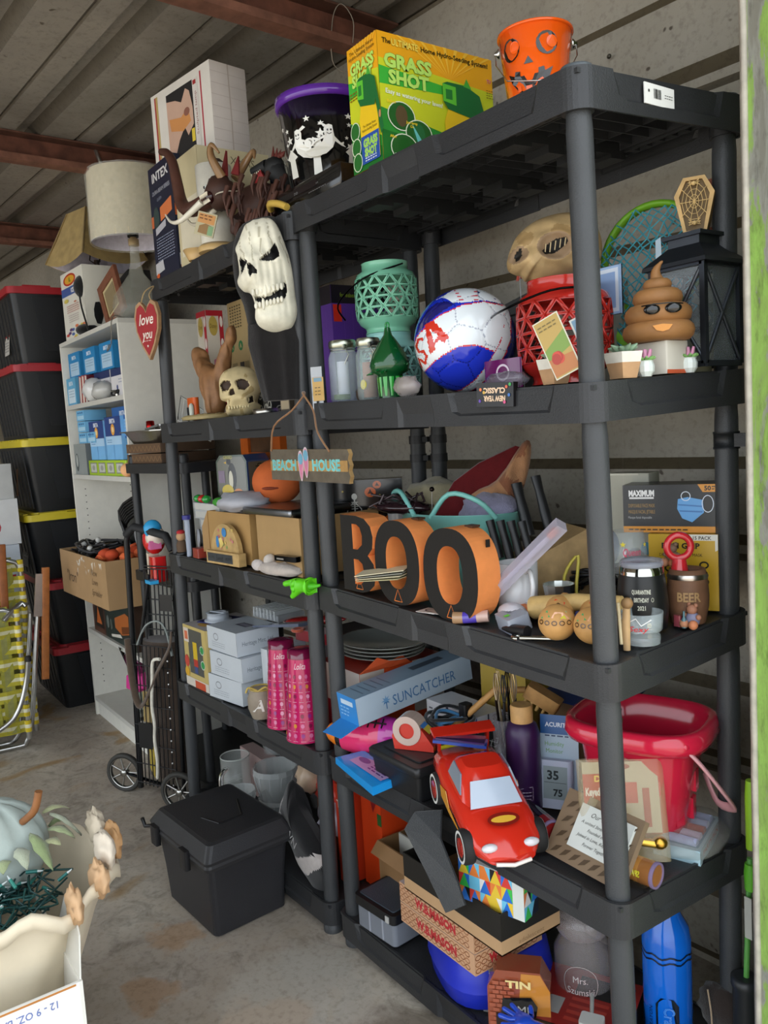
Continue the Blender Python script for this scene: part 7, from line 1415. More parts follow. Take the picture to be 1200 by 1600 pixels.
Pa(t,'cord','fabric',lambda m:[m.tube([((.04+.012*math.sin(i*2.1))*math.cos(a)*1.15+.004*math.sin(a*3+i),(.045+.012*math.sin(i*2.1))*math.sin(a)+.003*i*0,.008+.0052*i+.006*math.sin(a*2+i))for a in[2*PI*k/26 for k in range(26)]],.0042,6,('17191c','1e2a34','3f7aa8')[i%3],closed=True)for i in range(10)]);Pa(t,'buckle','plastic',lambda m:m.rbox(.02,.045,.01,.035,.05,.085,.004,'101113',2))
misc('yellow_marker','plastic','flat yellow pen lying on the front of the black box','pen',(-.535,.055,TB),lambda m:m.tube([(0,0,.005),(.02,.09,.006)],[.005,.007],8,'d0c02c'))
misc('patterned_gift_pouch','glossy_card','black pouch with white lattice pattern behind the coiled cord','pouch',(-.50,.12,TB-.02),lambda m:(m.add([(0,0,0),(.04,.13,.02),(-.05,.14,.06),(-.02,.16,.09)],[(0,1,3,2)],'17191b'),m.face((0,0,.001),(.3,1,.15),(-.6,.3,.5)),[m.line([(.01+.012*i,.0),(.05+.012*i,.06)],.0012,'b0b4b4')for i in range(7)],[m.line([(.06+.012*i,.0),(.02+.012*i,.06)],.0012,'b0b4b4')for i in range(6)]),solid=.002)if False else None
m=MB('17191b');m.loft([[(0,0,0),(.05,.17,0),(-.07,.18,0),(-.06,.06,0)],[(0,.0,.01),(.04,.16,.05),(-.06,.17,.06),(-.05,.06,.03)]],'17191b',smooth=False);m.face((.006,.0,.008),(.28,1,.22),(-.9,.3,.3));[m.line([(.012+.016*i,.004),(.012+.016*i+.02*(1 if q else-1),.03)],.0012,'b0b4b4')for i in range(9)for q in(0,1)]
one(m,'patterned_pouch','glossy_card','black pouch with white lattice pattern behind the coiled cord','pouch',(-.475,.1,TB-.02))
t=thing('clear_tumbler_of_utensils','clear plastic tumbler full of kitchen utensils with a pink letter sticker','tumbler',N2(-.42,.16));Pa(t,'tumbler_wall','film',lambda m:m.lathe(glass([(.026,0),(.032,.17)],.002),24,'b8b4bc'));Pa(t,'letter_sticker','plastic',lambda m:(m.cyl(.031,.0,.0325,.17,a0=-.95),m.rect(-.02,.03,.02,.075,'d890a0',5),m.ring(.0,.052,.014,.02,.007,'1d1a1c'),m.rect(-.024,.06,-.008,.078,'b05ab0',3)))
for i in range(6):Pa(t,'utensil','metal' if i%2 else 'wood',lambda m:(m.tube([(.008*math.cos(i),.008*math.sin(i),.01),(.022*math.cos(i*1.1+1),.022*math.sin(i*1.1+1),.21)],.003,6,('3a3230','1c1c1e','8a7a60')[i%3]),[m.tube(smoothpts([(.02*math.cos(i*1.1+1),.02*math.sin(i*1.1+1),.2),(.02*math.cos(i*1.1+1)+.008*q,.02*math.sin(i*1.1+1),.24),(.02*math.cos(i*1.1+1)+.003*q,.02*math.sin(i*1.1+1),.27)],3),.0016,5,('a89880','1c1c1e','b8a070')[i%3])for q in(-1,0,1)]))
t=thing('wooden_brush','light wooden block brush behind the purple bottle','brush',(-.385,.23,.70),.5,ry=.5);Pa(t,'block','wood',lambda m:m.rbox(-.04,.04,-.02,.02,0,.03,.006,'b98a50',3));Pa(t,'bristles','latex',lambda m:[m.at(-.03+.015*i,-.012+.012*j,-.015).lathe([(.003,0),(.004,.016)],6,'c8a060')for i in range(5)for j in range(3)])['kind']='stuff';Pa(t,'handle','wood',lambda m:m.tube([(-.04,0,.01),(-.1,.0,-.03),(-.15,0,-.18)],.008,8,'b98a50'))
t=thing('purple_water_bottle','frosted purple bottle with a bamboo cap','bottle',N2(-.335,.125));Pa(t,'bottle_body','frosted',lambda m:m.lathe([(.033,0),(.036,.006),(.036,.165),(.03,.185),(.02,.193)],32,'6a3f86'));Pa(t,'inner','plastic',lambda m:m.lathe([(.031,.004),(.033,.16),(.026,.182)],24,'5c3a70'));Pa(t,'bamboo_cap','wood',lambda m:m.lathe([(.023,.19),(.0235,.222),(.021,.226)],28,'b98f58'));Pa(t,'print','matte',lambda m:(m.cyl(.037,0,a0=-.9),m.line([(-.004,.03),(.022,.034),(.022,.062),(-.004,.058),(-.004,.03)],.001,'c8b8d0'),m.lines(.0,.05,.018,3,.007,.0015,'c8b8d0')))
carton2('yellow_glass_carton','glossy_card','yellow-tan carton with a drinking-glass picture beside the tumbler',-.66,-.5,.3,.38,.503,.745,'9c8434',FR(lambda m,w,h:(m.rect(0,0,w,h,'a58c3c'),m.ell(w*.62,h*.42,w*.2,h*.14,'8a6a3a'),m.ell(w*.62,h*.42,w*.14,h*.09,'a8703a'),m.line([(w*.3,h),(w*.5,h*.6),(w*.8,h*.55)],.002,'5a5030'))))
carton2('brown_shipping_carton','card','brown carton with a dark blue flap behind the red bucket',-.42,-.22,.29,.385,.498,.69,'8a6a48',None)
misc('blue_folder','plastic','dark blue plastic sheet tilted on top of the brown carton','folder',(-.42,.26,.70),lambda m:m.box(0,.2,0,.12,0,.004,'1c3060'),.1,rx=.2)
carton2('water_filter_carton','glossy_card','blue and white carton low beside the purple bottle',-.34,-.29,.26,.285,.5,.57,'5a84b4',FR(lambda m,w,h:(m.rect(0,0,w,h,'4f7cb4'),m.text('LITE',w*.5,h*.5,h*.3,'c8d4e0'))))
t=thing('humidity_monitor','white digital thermometer with grey display in its blue blister card','thermometer',(-.285,.165,.516),.55,rx=-.12)
Pa(t,'blister_card','glossy_card',lambda m:(m.box(-.035,.045,.012,.014,.02,.19,'2a5a94'),m.face((-.035,.012,.02),(1,0,0),(0,0,1)),m.rect(0,.0,.08,.13,'a8bccc'),m.text('ACURITE',.035,.15,.009,'d0dce8',w=.05,bold=.03),m.text('Humidity',.03,.11,.009,'6a9a4a',w=.04),m.text('Monitor',.03,.095,.009,'6a9a4a',w=.036),m.lines(.01,.125,.06,1,.01,.003,'3a4a6a')))
Pa(t,'monitor','plastic',lambda m:(m.rbox(-.035,.035,-.008,.01,0,.1,.01,'b4bcd0',4),m.face((-.035,-.008,0),(1,0,0),(0,0,1)),m.rect(.01,.02,.06,.088,'8c9a9e'),m.text('35',.03,.07,.018,'1a2428',bold=.03),m.text('75',.04,.034,.014,'1a2428',bold=.03),m.rect(.012,.054,.058,.055,'3a4448')))
t=thing('beach_bucket','big bright red plastic bucket with castle relief and a pale pink strap handle','bucket',(-.128,.247,.4995),.35)
def sqr(r,z,k=3.2,n=48):return[(r*math.cos(a)/((abs(math.cos(a))**k+abs(math.sin(a))**k)**(1/k))*1.04,r*math.sin(a)/((abs(math.cos(a))**k+abs(math.sin(a))**k)**(1/k))*.9,z)for a in[2*PI*j/n for j in range(n)]]
Pa(t,'bucket_wall','shiny',lambda m:m.loft([sqr(.078,.0),sqr(.082,.01),sqr(.105,.19),sqr(.108,.2),sqr(.128,.202),sqr(.134,.215),sqr(.13,.238),sqr(.118,.242),sqr(.112,.235),sqr(.1,.17),sqr(.076,.012)],'c4203c',True,True),'glossy red bucket')
Pa(t,'castle_relief','shiny',lambda m:[m.at(0,0,0,rz=a).box(.082+.0024*0,.0935+z*.1,-.01,.01,z,z+.04,'c4203c')for a in[k*PI/6 for k in range(12)]for z in(.05,.105)])['kind']='stuff'
Pa(t,'strap_handle','plastic',lambda m:m.tube(smoothpts([(.1,-.085,.22),(.125,-.07,.19),(.16,-.03,.12),(.165,.01,.08),(.13,.04,.07),(.1,.07,.11)]),.011,8,'d8a0a4',flat=.35),'pale pink strap handle');Pa(t,'pin','shiny',lambda m:m.sphere((.107,-.09,.222),.009,n=12,m=8,col='c4203c'))
t=thing('keyed_lock_blister','clear clamshell pack with red label and brass lock inside, leaning at the bucket','package',(-.050,.095,.52),.87,rx=-.30)
t.scale=(1.25,1,1.05)
Pa(t,'clamshell','film',lambda m:m.rbox(-.06,.065,-.003,.024,0,.17,.01,'c8b890',3));Pa(t,'backing_card','glossy_card',lambda m:(m.box(-.052,.057,.012,.014,.045,.165,'b0a488'),m.face((-.052,.012,.045),(1,0,0),(0,0,1)),m.rect(.0,.04,.05,.1,'a82a22'),m.text('D',.022,.092,.01,'e0c050',bold=.04),m.text('Keyed Entry',.024,.07,.013,'d8d0c0',bold=.04,w=.042),m.rect(.058,.05,.078,.085,'b02c24'),m.rect(.085,.01,.095,.075,'98281f'),m.ell(.05,.112,.02,.006,'8a2820')));Pa(t,'brass_lock','metal',lambda m:(m.tube([(-.04,.004,.03),(.0,.004,.035)],.014,12,'c09a40'),m.tube([(.0,.004,.035),(.045,.004,.028)],.009,12,'c8a448'),m.sphere((.05,.004,.03),.012,n=12,m=8,col='c89a40')),'brass lock body')
t=thing('handwritten_wooden_sign','brown fern-patterned board with a white handwritten card, lying tilted','sign',(-.172,.012,.522),-.03,rx=-.62)
t.scale=(1.15,1,1)
Pa(t,'board','card',lambda m:(m.box(-.0,.155,0,.012,0,.125,'7a6650'),m.face((0,0,0),(1,0,0),(0,0,1)),[m.poly([(a,b),(a+.012,b+.006),(a+.02,b+.018),(a+.008,b+.014)],'4a3a28')for a,b in[(.01+.02*(i%7),.006+.028*(i//7))for i in range(28)]]))
Pa(t,'card','card',lambda m:(m.box(.04,.145,-.006,0,.03,.11,'c9cdc8'),m.face((.04,-.006,.03),(1,0,0),(0,0,1)),m.text('Our Family',.05,.066,.009,'5a5a58',shear=.4,w=.05),m.text('A united Strength and Love',.053,.05,.006,'5a5a58',shear=.4,w=.085),m.text('Founded on Faith',.053,.038,.006,'5a5a58',shear=.4,w=.05),m.text('Joined in Love, Kept by God',.053,.026,.006,'5a5a58',shear=.4,w=.085),m.text('Forever Together',.053,.013,.006,'5a5a58',shear=.4,w=.05)))
def stk(name,lab,loc,rz,L_,r,cols_,tx,end):
 t=thing(name,lab,'canister',loc,rz);Pa(t,'tube','shiny',lambda m:(m.M.__class__,setattr(m,'M',Matrix.Rotation(PI/2,4,'Y')),m.lathe([(r,0),(r,L_*.35),(r,L_*.7),(r,L_)],26,cols=cols_),setattr(m,'M',Matrix.Identity(4)),setattr(m,'map',lambda a,b,l:Vector((b,-(r+.0006+.0004*l)*math.cos(a/r),(r+.0006)*math.sin(a/r)))),[m.text(q[0],q[1],q[2],q[3],q[4],rot=-PI/2,w=q[5],bold=.04)for q in tx]));Pa(t,'end_cap','matte',lambda m:(setattr(m,'M',Matrix.Rotation(PI/2,4,'Y')),m.lathe([(r*1.02,L_-.004),(r*1.02,L_+.002),(r*.85,L_+.002),(r*.85,L_-.002)],24,'6a5a78',False,False),m.lathe([(r*.86,L_-.003),(r*.86,L_-.0025)],24,end)))
stk('powder_canister','black and red canister with yellow text behind the toy car',(-.275,.065,.545),-.25,.1,.024,['17151a','1a1a24','7a1c1c'],[('TRICK',.006,.02,.012,'c8d030',.034),('WORKS',-.008,.02,.012,'c8d030',.034),('Thick Stick',.0,.085,.01,'e0d0b0',.034)],'1a1a1a')
stk('copper_canister','shiny copper canister with dusty pink end, right of the corner post',(-.05,.058,.5395),.15,.085,.022,['9a6a34','a87438','8a5a30'],[('SPARK',.004,.05,.01,'c8c030',.03)],'9a5a48')
t=thing('party_picks_box','light blue PARTY PICKS window box in cellophane beside the bucket','box',(-.028,.19,.5005),.35);Pa(t,'box','glossy_card',lambda m:(m.box(-.03,.055,0,.15,0,.028,'9ab6bc'),m.face((.055,0,0),(0,1,0),(0,0,1)),m.rect(0,0,.15,.028,'a8c2c8'),m.text('PARTY PICK',.075,.016,.01,'b8705c',w=.11,bold=.02),m.face((-.03,0,0),(1,0,0),(0,0,1)),m.rect(0,0,.085,.028,'a8c8d4'),m.face((-.03,0,.028),(1,0,0),(0,1,0)),m.rect(.006,.01,.079,.14,'6a8a98')));Pa(t,'rolls','fabric',lambda m:[m.tube([(-.02+.0,.025+.026*i,.032),(.045,.02+.026*i,.032)],.009,8,('a8b0cc','b8a8b8','a05040','a8b4d0','9aa8c8')[i])for i in range(5)]);Pa(t,'cellophane','film',lambda m:m.sphere((.01,.08,.02),1,.075,.105,.026,20,9,'b8b8b0',lambda d:1+.12*noise.noise(d*5)))
t=thing('toy_race_car','large glossy red toy racing car resting nose-down over the shelf edge','toy car',(-.300,-.020,.548),-.40,ry=.22)
t.scale=(1.1,1.1,1.12)
def _car(m):
 st=[(-.135,.045,.03,.05),(-.125,.06,.015,.07),(-.08,.066,.012,.075),(-.03,.066,.012,.073),(.02,.064,.012,.071),(.07,.064,.012,.066),(.11,.058,.014,.052),(.135,.04,.02,.038)];lo=[]
 for x,w,z0,z1 in st:
  l=[]
  for k in range(28):a=2*PI*k/28;c,s=math.cos(a),math.sin(a);q=(abs(c)**3.2+abs(s)**3.2)**(-1/3.2);l.append((x+.012*(1-abs(c*q))*(1 if x>.1 else 0),w*c*q,(z0+z1)/2+(z1-z0)/2*s*q))
  lo.append(l)
 m.loft(lo,'c42a1a')
Pa(t,'car_body','shiny',_car,'glossy red car body')
def _cab(m):
 lo=[]
 for z,xa,xb,w in((.066,-.085,.055,.055),(.082,-.075,.035,.05),(.098,-.06,.01,.043),(.105,-.045,-.005,.034)):
  lo.append([((xa+xb)/2+(xb-xa)/2*math.cos(a)/((abs(math.cos(a))**4+abs(math.sin(a))**4)**.25),w*math.sin(a)/((abs(math.cos(a))**4+abs(math.sin(a))**4)**.25),z)for a in[2*PI*k/32 for k in range(32)]])
 m.loft(lo,'c42a1a')
cb=Pa(t,'cabin','shiny',_cab);Pa(t,'windscreen','shiny',lambda m:m.add([(.056,-.046,.069),(.056,.046,.069),(.02,.036,.0965),(.02,-.036,.0965)],[(0,1,2,3)],'a8b4c4'),'pale windscreen',solid=.003)
for s in(-1,1):
 Pa(t,'side_window','shiny',lambda m:m.add([(-.05,s*.0525,.073),(.02,s*.0525,.073),(-.005,s*.0445,.097),(-.045,s*.0445,.097)],[(0,1,2,3)],'7a8494'),solid=.003);Pa(t,'yellow_flash','shiny',lambda m:m.add([(-.1,s*.0672,.03),(-.02,s*.0672,.055),(.0,s*.067,.035),(.06,s*.0665,.03),(.0,s*.067,.025)],[(0,1,2,3,4)],'d8962c'),'yellow lightning stripe',solid=.001);Pa(t,'headlight','shiny',lambda m:m.sphere((.125,s*.036,.045),1,.008,.014,.007,12,8,'c8c4c8'))
 for x in(-.075,.085):w_=Pa(t,'wheel','rubber',lambda m:(m.at(x,s*.052,.022,rx=-s*PI/2),m.lathe([(.018,0),(.027,.001),(.029,.005),(.029,.017),(.026,.021),(.018,.021)],28,'1a1a1a'),m.lathe([(.022,.0215),(.0265,.0213)],28,'d0d0cc',False,False)),'black tyre with pale ring');Pa(w_,'hub','shiny',lambda m:(m.at(x,s*.052,.022,rx=-s*PI/2),m.lathe([(.018,.019),(.016,.022),(.006,.0225)],7,'a8281c',smooth=False)))
Pa(t,'spoiler','shiny',lambda m:(m.box(-.15,-.12,-.06,.06,.095,.101,'c42a1a'),m.box(-.135,-.125,-.05,-.045,.06,.096,'a82418'),m.box(-.135,-.125,.045,.05,.06,.096,'a82418')),'red rear wing')
Pa(t,'bonnet_badge','glossy_card',lambda m:(m.face((.1,0,.0665),(0,1,0),(-1,0,.18)),m.ell(0,.01,.028,.014,'7a1c14'),m.ell(0,.01,.022,.007,'d8a83a')),'gold oval on the bonnet')
Pa(t,'front_lip','shiny',lambda m:m.tube([(.142,-.03,.026),(.147,0,.024),(.142,.03,.026)],.0035,6,'d8d0c8'))
misc('blue_foil_wallet','shiny','folded shiny blue and red wrapper lying on the rear of the toy car','wrapper',(-.395,.0,.672),lambda m:(m.box(-.05,.06,-.02,.02,0,.006,'27408c'),m.box(-.045,.055,-.016,.024,.006,.010,'3a2450'),m.poly if False else None),.75,ry=.1)
# ==========================================================
Z1=.0895
t=thing('blue_rounded_case','royal blue round-ended plastic case under the snack cartons','case',(-.455,.105,Z1),-.35)
t.scale=(.93,.93,1)
def stad(a,b,z,k=3,n=40):return[(a*math.cos(t_)/((abs(math.cos(t_))**k+abs(math.sin(t_))**k)**(1/k)),b*math.sin(t_)/((abs(math.cos(t_))**k+abs(math.sin(t_))**k)**(1/k)),z)for t_ in[2*PI*j/n for j in range(n)]]
Pa(t,'lower_shell','plastic',lambda m:m.loft([stad(.13,.12,0),stad(.14,.13,.008),stad(.145,.135,.045)],'1a2aa8'));Pa(t,'upper_shell','plastic',lambda m:m.loft([stad(.148,.138,.046),stad(.145,.135,.06),stad(.138,.128,.1),stad(.125,.115,.112)],'1c2cb0'))
def _pz(m,w,d,h):
 R=random.Random(3)
 for o,u,L_ in(((0,0,0),(1,0,0),w),((w,0,0),(0,1,0),d)):
  m.face(o,u,(0,0,1));m.rect(0,0,L_,h,'c49a78');
  for i in range(int(L_/.016)):
   for j in range(3):m.ring(.008+.016*i,h*(.2+.3*j),.008,.006,.002,('7a4426','8f5a36')[(i+j)%2],8);m.lay=2
  m.text('W.B.MASON',L_*.5,h*.5,h*.42,'b02c30',outline='e0c8b8',bold=.06,w=min(L_*.6,.14))
 m.face((0,0,h),(1,0,0),(0,1,0));m.rect(0,0,w,d,'c8b4b0');m.text('WHO BUT',.05,.02,.014,'b04048',w=.06,bold=.03);m.text('W.B.MASON',.14,.03,.02,'b02c30',w=.11,bold=.05);m.ring(w-.05,.035,.02,.016,.004,'4a4a7a')
for i in range(2):carton('snack_carton',('pretzel-patterned carton with red capitals, lower one on the blue case','pretzel-patterned carton with red capitals, upper one under the black tray')[i],-.59,-.035,Z1+.114+.048*i,.255,.19,.046,'c49a78',-.0,_pz,'snack cartons with pretzel pattern','glossy_card')
t=thing('open_black_tray_carton','open black-sided carton with cream inside holding a harlequin gift bag','box',(-.555,-.045,.30),0)
for a,b,c,e in((0,.315,0,.003),(0,.315,.157,.16),(0,.003,.003,.157),(.312,.315,.003,.157)):Pa(t,'side_panel','card',lambda m:(m.box(a,b,c,e,0,.03,'b08e68'),m.box(a,b,c,e,.03,.085,'17140f')),'black upper side with cream base band')
Pa(t,'bottom_panel','card',lambda m:m.box(0,.315,0,.16,0,.003,'b08e68'));Pa(t,'faint_text','card',lambda m:(m.face((.315,0,0),(0,1,0),(0,0,1)),m.text('adolescent',.08,.013,.01,'8a6c4c',w=.07)))
t=thing('harlequin_gift_bag','white gift bag with multicoloured triangles under the toy car','gift bag',(-.35,-.052,.375),.25,rx=-.0)
def _hq(m):
 m.box(0,.15,0,.05,0,.085,'c8ccc8');R=random.Random(8);C_=['c83c34','d8b838','3ab04a','2a6ac0','d8d8d8','1c1c1e','d87a3a','6ab8d8']
 for o,u,L_ in(((0,0,0),(1,0,0),.15),((.15,0,0),(0,1,0),.05)):
  m.face(o,u,(0,0,1));s=.025
  for i in range(int(L_/s)):
   for j in range(3):a,b=i*s,j*.028;m.lay=0;m.poly([(a,b),(a+s,b),(a+s/2,b+.028)],R.choice(C_));m.lay=0;m.poly([(a+s,b),(a+s,b+.028),(a+s/2,b+.028)],R.choice(C_));m.lay=0;m.poly([(a,b),(a+s/2,b+.028),(a,b+.028)],R.choice(C_))
Pa(t,'bag_body','glossy_card',_hq)
misc('black_denim_sheet','fabric','black fabric-like sheet hanging diagonally in front of the shelf under the toy car','cloth',(-.46,-.06,.5),lambda m:m.loft([[(-.02,.0,.01),(.06,.01,.04),(.06,.014,.04),(-.02,.004,.01)],[(-.055,-.005,-.04),(.09,-.02,.0),(.09,-.016,.0),(-.055,-.001,-.04)],[(.02,-.01,-.1),(.15,-.03,-.06),(.15,-.026,-.06),(.02,-.006,-.1)],[(.095,-.02,-.155),(.17,-.03,-.1),(.17,-.026,-.1),(.095,-.016,-.155)]],'24282c',smooth=False))
t=thing('grey_case_box','grey plastic case with textured blue-grey lid and black band','case',(-.795,-.03,Z1),.09);Pa(t,'tub','plastic',lambda m:(m.rbox(0,.145,0,.12,.006,.062,.012,'747982',4),[m.box(a,a+.004,-.002,.001,.008,.06,'9a9ea8')for a in(.05,.1)],m.rbox(.004,.141,.004,.116,0,.006,.01,'17181a',3)));Pa(t,'lid_band','plastic',lambda m:m.rbox(-.004,.149,-.004,.124,.062,.086,.012,'151618',4));Pa(t,'lid_panel','shelf_plastic',lambda m:m.rbox(.006,.135,.008,.116,.086,.089,.004,'3c444e',2),'textured blue-grey top');Pa(t,'latch','plastic',lambda m:m.box(.12,.132,-.0065,-.003,.064,.08,'b0b0ac'),'pale latch')
t=thing('open_brown_carton','small open brown carton full of white paper packets','box',(-.84,.075,Z1),.0);obox(t,.17,.14,.17,.004,'8a6844')
for i in range(5):Pa(t,'flap' if i==0 else 'white_packet','card',(lambda m:m.add([(0,0,.17),(.17,0,.17),(.175,-.02,.14),(-.005,-.02,.14)],[(0,1,2,3)],'8a6844'))if i==0 else(lambda m:m.box(.02+.012*i,.14,.02+.025*i,.024+.025*i,.05,.175+.012*i,'b0b0a8')),solid=.003 if i==0 else 0)
carton2('orange_gift_carton','glossy_card','tall orange-red carton behind the far corner post',-.955+.005,-.855,.1,.2,Z1,.36,'cc4018',FR(lambda m,w,h:(m.rect(0,0,w,h,'cc4018'),m.poly([(w*.4,h),(w*.9,h),(w*.6,h*.8)],'8a1c20'),m.rect(w*.8,h*.7,w,h*.82,'2a5a2a'))))
t=thing('playing_card_tin','arched metal tin with brick pattern and a dark window','tin',(-.262,.012,Z1),.72,rx=-.05)
t.scale=(1.25,1.1,1.2);ar=[(-.05,0),(.05,0),(.05,.085),(.035,.115),(-.035,.115),(-.05,.085)]
Pa(t,'tin_body','shiny',lambda m:(setattr(m,'M',Matrix.Rotation(PI/2,4,'X')),m.prism(ar,-.055,0,'8a4630'),setattr(m,'M',Matrix.Identity(4)),m.face((-.05,0,0),(1,0,0),(0,0,1)),m.poly([(.045,0),(.1,0),(.1,.085),(.085,.112),(.055,.112)],'b87a34'),[m.rect(.003+.012*(j%2)*.5+.012*i,.004+.008*j,.003+.012*(j%2)*.5+.012*i+.010,.010+.008*j,'9a5038')for j in range(12)for i in range(3)],m.poly([(.02,.035),(.075,.03),(.08,.06),(.07,.075),(.025,.07)],'141414'),m.star(.06,.015,.016,'b8c040',6),m.text('ME',.06,.052,.014,'c8c8c8'),m.text('TIN',.05,.095,.012,'d8c080',bold=.04,w=.04)))
misc('carbon_pattern_tin','shiny','silver-grey patterned tin standing behind the brick-print tin','tin',(-.325,.035,Z1),lambda m:(setattr(m,'M',Matrix.Rotation(PI/2,4,'X')),m.prism(ar,-.03,0,'6a6a6a'),setattr(m,'M',Matrix.Identity(4)),m.face((-.05,0,0),(1,0,0),(0,0,1)),m.rect(.006,.06,.09,.09,'a8a8a4'),m.poly([(.01,.01),(.05,.06),(.09,.02)],'b8602c')),.6)
t=thing('apothecary_jar','large clear lidded glass jar with etched lettering behind the corner post','jar',(-.255,.195,Z1));Pa(t,'glass_body','film',lambda m:m.lathe([(.055,0),(.06,.01),(.06,.12),(.045,.15),(.045,.16)],32,'b0a8a8',True,False));Pa(t,'glass_lid','film2',lambda m:m.lathe([(.05,.16),(.056,.17),(.054,.2),(.03,.215),(.012,.22),(.012,.235),(.018,.245)],30,'a8a0a0'));Pa(t,'etched_text','matte',lambda m:(m.cyl(.0605,0,a0=-.95),m.text('Mrs.',.0,.085,.014,'c8b8b8',w=.03),m.text('Szumski',.0,.06,.014,'c8b8b8',w=.055),m.ring(0,.075,.036,.04,.001,'c0b0b0',24)))
t=thing('crayon_bottle','tall bright blue crayon-shaped bottle with black wavy bands','bottle',(-.09,.255,Z1));Pa(t,'body','shiny',lambda m:(m.lathe([(.046,0),(.047,.004),(.047,.205),(.045,.21),(.043,.228),(.03,.25),(.022,.272),(.02,.275)],40,'0f62c8'),m.cyl(.0475,0,a0=-.95),[m.line([(-.07+.007*i,z+.003*math.sin(i*1.25))for i in range(21)],.0035,'0c1c34')for z in(.172,.183)],m.poly([(-.022,.0),(.022,.0),(.022,.085),(.012,.1),(-.012,.1),(-.022,.085)],'0c1626'),m.text('Crayola',.004,.045,.02,'2a7ad8',rot=-PI/2,w=.075,outline='8ab8e8'),m.text('CRAYON',-.033,.05,.008,'0c2a5a',rot=PI/2,w=.05)))
carton('wood_game_carton','black carton with red stripes lying at the very bottom by the corner post',-.295,-.02,Z1,.25,.2,.05,'1c1614',.45,lambda m,w,d,h:(m.face((0,0,0),(1,0,0),(0,0,1)),m.rect(0,0,w,h,'2a1c18'),m.text('8 in ADJUSTABLE',w*.5,h*.6,h*.3,'d8d4cc',bold=.03,w=w*.6),m.face((0,0,h),(1,0,0),(0,1,0)),m.rect(0,.02,w,d,'8a2420'),m.rect(w*.3,.05,w*.45,.1,'9a9a96'),[m.rect(w*.5,.04+.02*i,w*.8,.05+.02*i,'a8382c')for i in range(5)],m.rect(w*.5,.12,w*.95,.18,'1c1c1c')),None,'glossy_card')
t=thing('toy_hand_clapper','small blue plastic hand with spread fingers at the bottom front','toy',(-.225,-.01,Z1+.058),.3,rx=.2)
J=[((0,0,.012),.014),((.03,0,.012),.013),((-.015,.012,.014),.006),((-.04,.022,.018),.005),((-.02,.003,.014),.006),((-.05,.006,.018),.005),((-.02,-.008,.014),.006),((-.05,-.012,.018),.005),((-.012,-.018,.014),.006),((-.035,-.03,.018),.005),((.01,.018,.014),.006),((-.002,.035,.02),.005),((.06,0,.012),.012)]
skinfig('hand',J,[(0,1),(0,2),(2,3),(0,4),(4,5),(0,6),(6,7),(0,8),(8,9),(0,10),(10,11),(1,12)],'shiny','1c44b0',t,'blue five-fingered hand')
misc('white_plug_block','plastic','white plastic connector beside the blue hand','plug',(-.15,.06,Z1+.053),lambda m:(m.rbox(0,.045,0,.035,0,.025,.005,'b8b8b4',3),m.tube([(.02,.03,.02),(.01,.08,.03)],.004,6,'9a9a96')),.5)
misc('green_pot_lid','plastic','dark green disc seen low right of the corner post','lid',(-.04,.12,Z1),lambda m:m.lathe([(.04,0),(.045,.008),(.02,.012)],22,'1c6a3c'))
misc('dark_string_bag','fabric','dark brown pouch with a hanging string beside the blue bottle','pouch',(-.02,.33,Z1),lambda m:(m.sphere((0,0,.05),1,.05,.03,.05,16,9,'2c2420',lambda d:1+.2*noise.noise(d*3)),m.tube(smoothpts([(-.01,-.03,.1),(.0,-.035,.06),(.005,-.04,.02)]),.002,5,'a08a70')))
t=thing('garden_tool','lime green handled rod standing beside the door jamb','tool',(.052,.30,0));Pa(t,'rod','shiny',lambda m:m.tube([(0,0,.24),(.012,0,.5)],.0055,8,'5a9a4a'));Pa(t,'grip','plastic',lambda m:(m.at(.013,0,.44).lathe([(.011,0),(.012,.03),(.01,.05)],14,'5aa82a'),m.at(.016,0,.52).lathe([(.01,0),(.011,.1),(.009,.13)],14,'8ab82a')),'lime green grip');Pa(t,'base_tube','plastic',lambda m:m.lathe([(.024,0),(.024,.24),(.027,.245),(.027,.26),(.02,.262)],20,'26282a'),'black tube at the base');Pa(t,'label','card',lambda m:m.box(-.012+.02,.012+.01,-.014,-.012,.35,.43,'a8a8a0'))
# ==========================================================
F3=lambda x,y:(x,y,deckp(FAR,3,x,y)+.001);F2=lambda x,y:(x,y,deckp(FAR,2,x,y)+.001)
for i in range(5):
 m=MB('b8b8b4');w,d,h=.2,.16,.026;m.box(0,w,0,d,.002,h-.002,'c0c0ba');m.box(0,w,-.002,d,0,.003,'b4b6b8');m.box(0,w,-.002,d,h-.003,h,'b4b6b8');m.box(-.002,.002,-.002,d,0,h,'a8aaac')
 one(m,'white_case_book','card',('bottom','second','middle','fourth','top')[i]+' one in the stack of white plastic disc cases','case',(-1.735+.012*(i%3),.03-.006*i,.95+.0275*i+.03),.06*(i%2),'white disc cases')
carton2('disc_tray_base','card','dark flat box under the stack of white disc cases',-1.73,-1.56,.04,.17,.95,.978,'2c2c2e')
t=thing('brown_carton_open','brown cardboard carton with ragged flaps behind the bird sign','box',(-1.555,-.02,.949),.05);obox(t,.27,.26,.15,.005,'a5824f')
Pa(t,'flap','card',lambda m:m.add([(0,0,.15),(-.02,-.012,.1),(-.022,-.012,.02),(.0,0,.02)],[(0,1,2,3)],'9a7848'),'side flap',solid=.004)
t=thing('brown_carton','brown corrugated carton at the right end under the silver tray','box',(-1.235,-.01,.949),.0);obox(t,.25,.25,.155,.005,'a8885a')
t=thing('home_sweet_home_sign','arched bird and flower plaque reading Home Sweet Home','sign',(-1.475,-.052,.9495),.10)
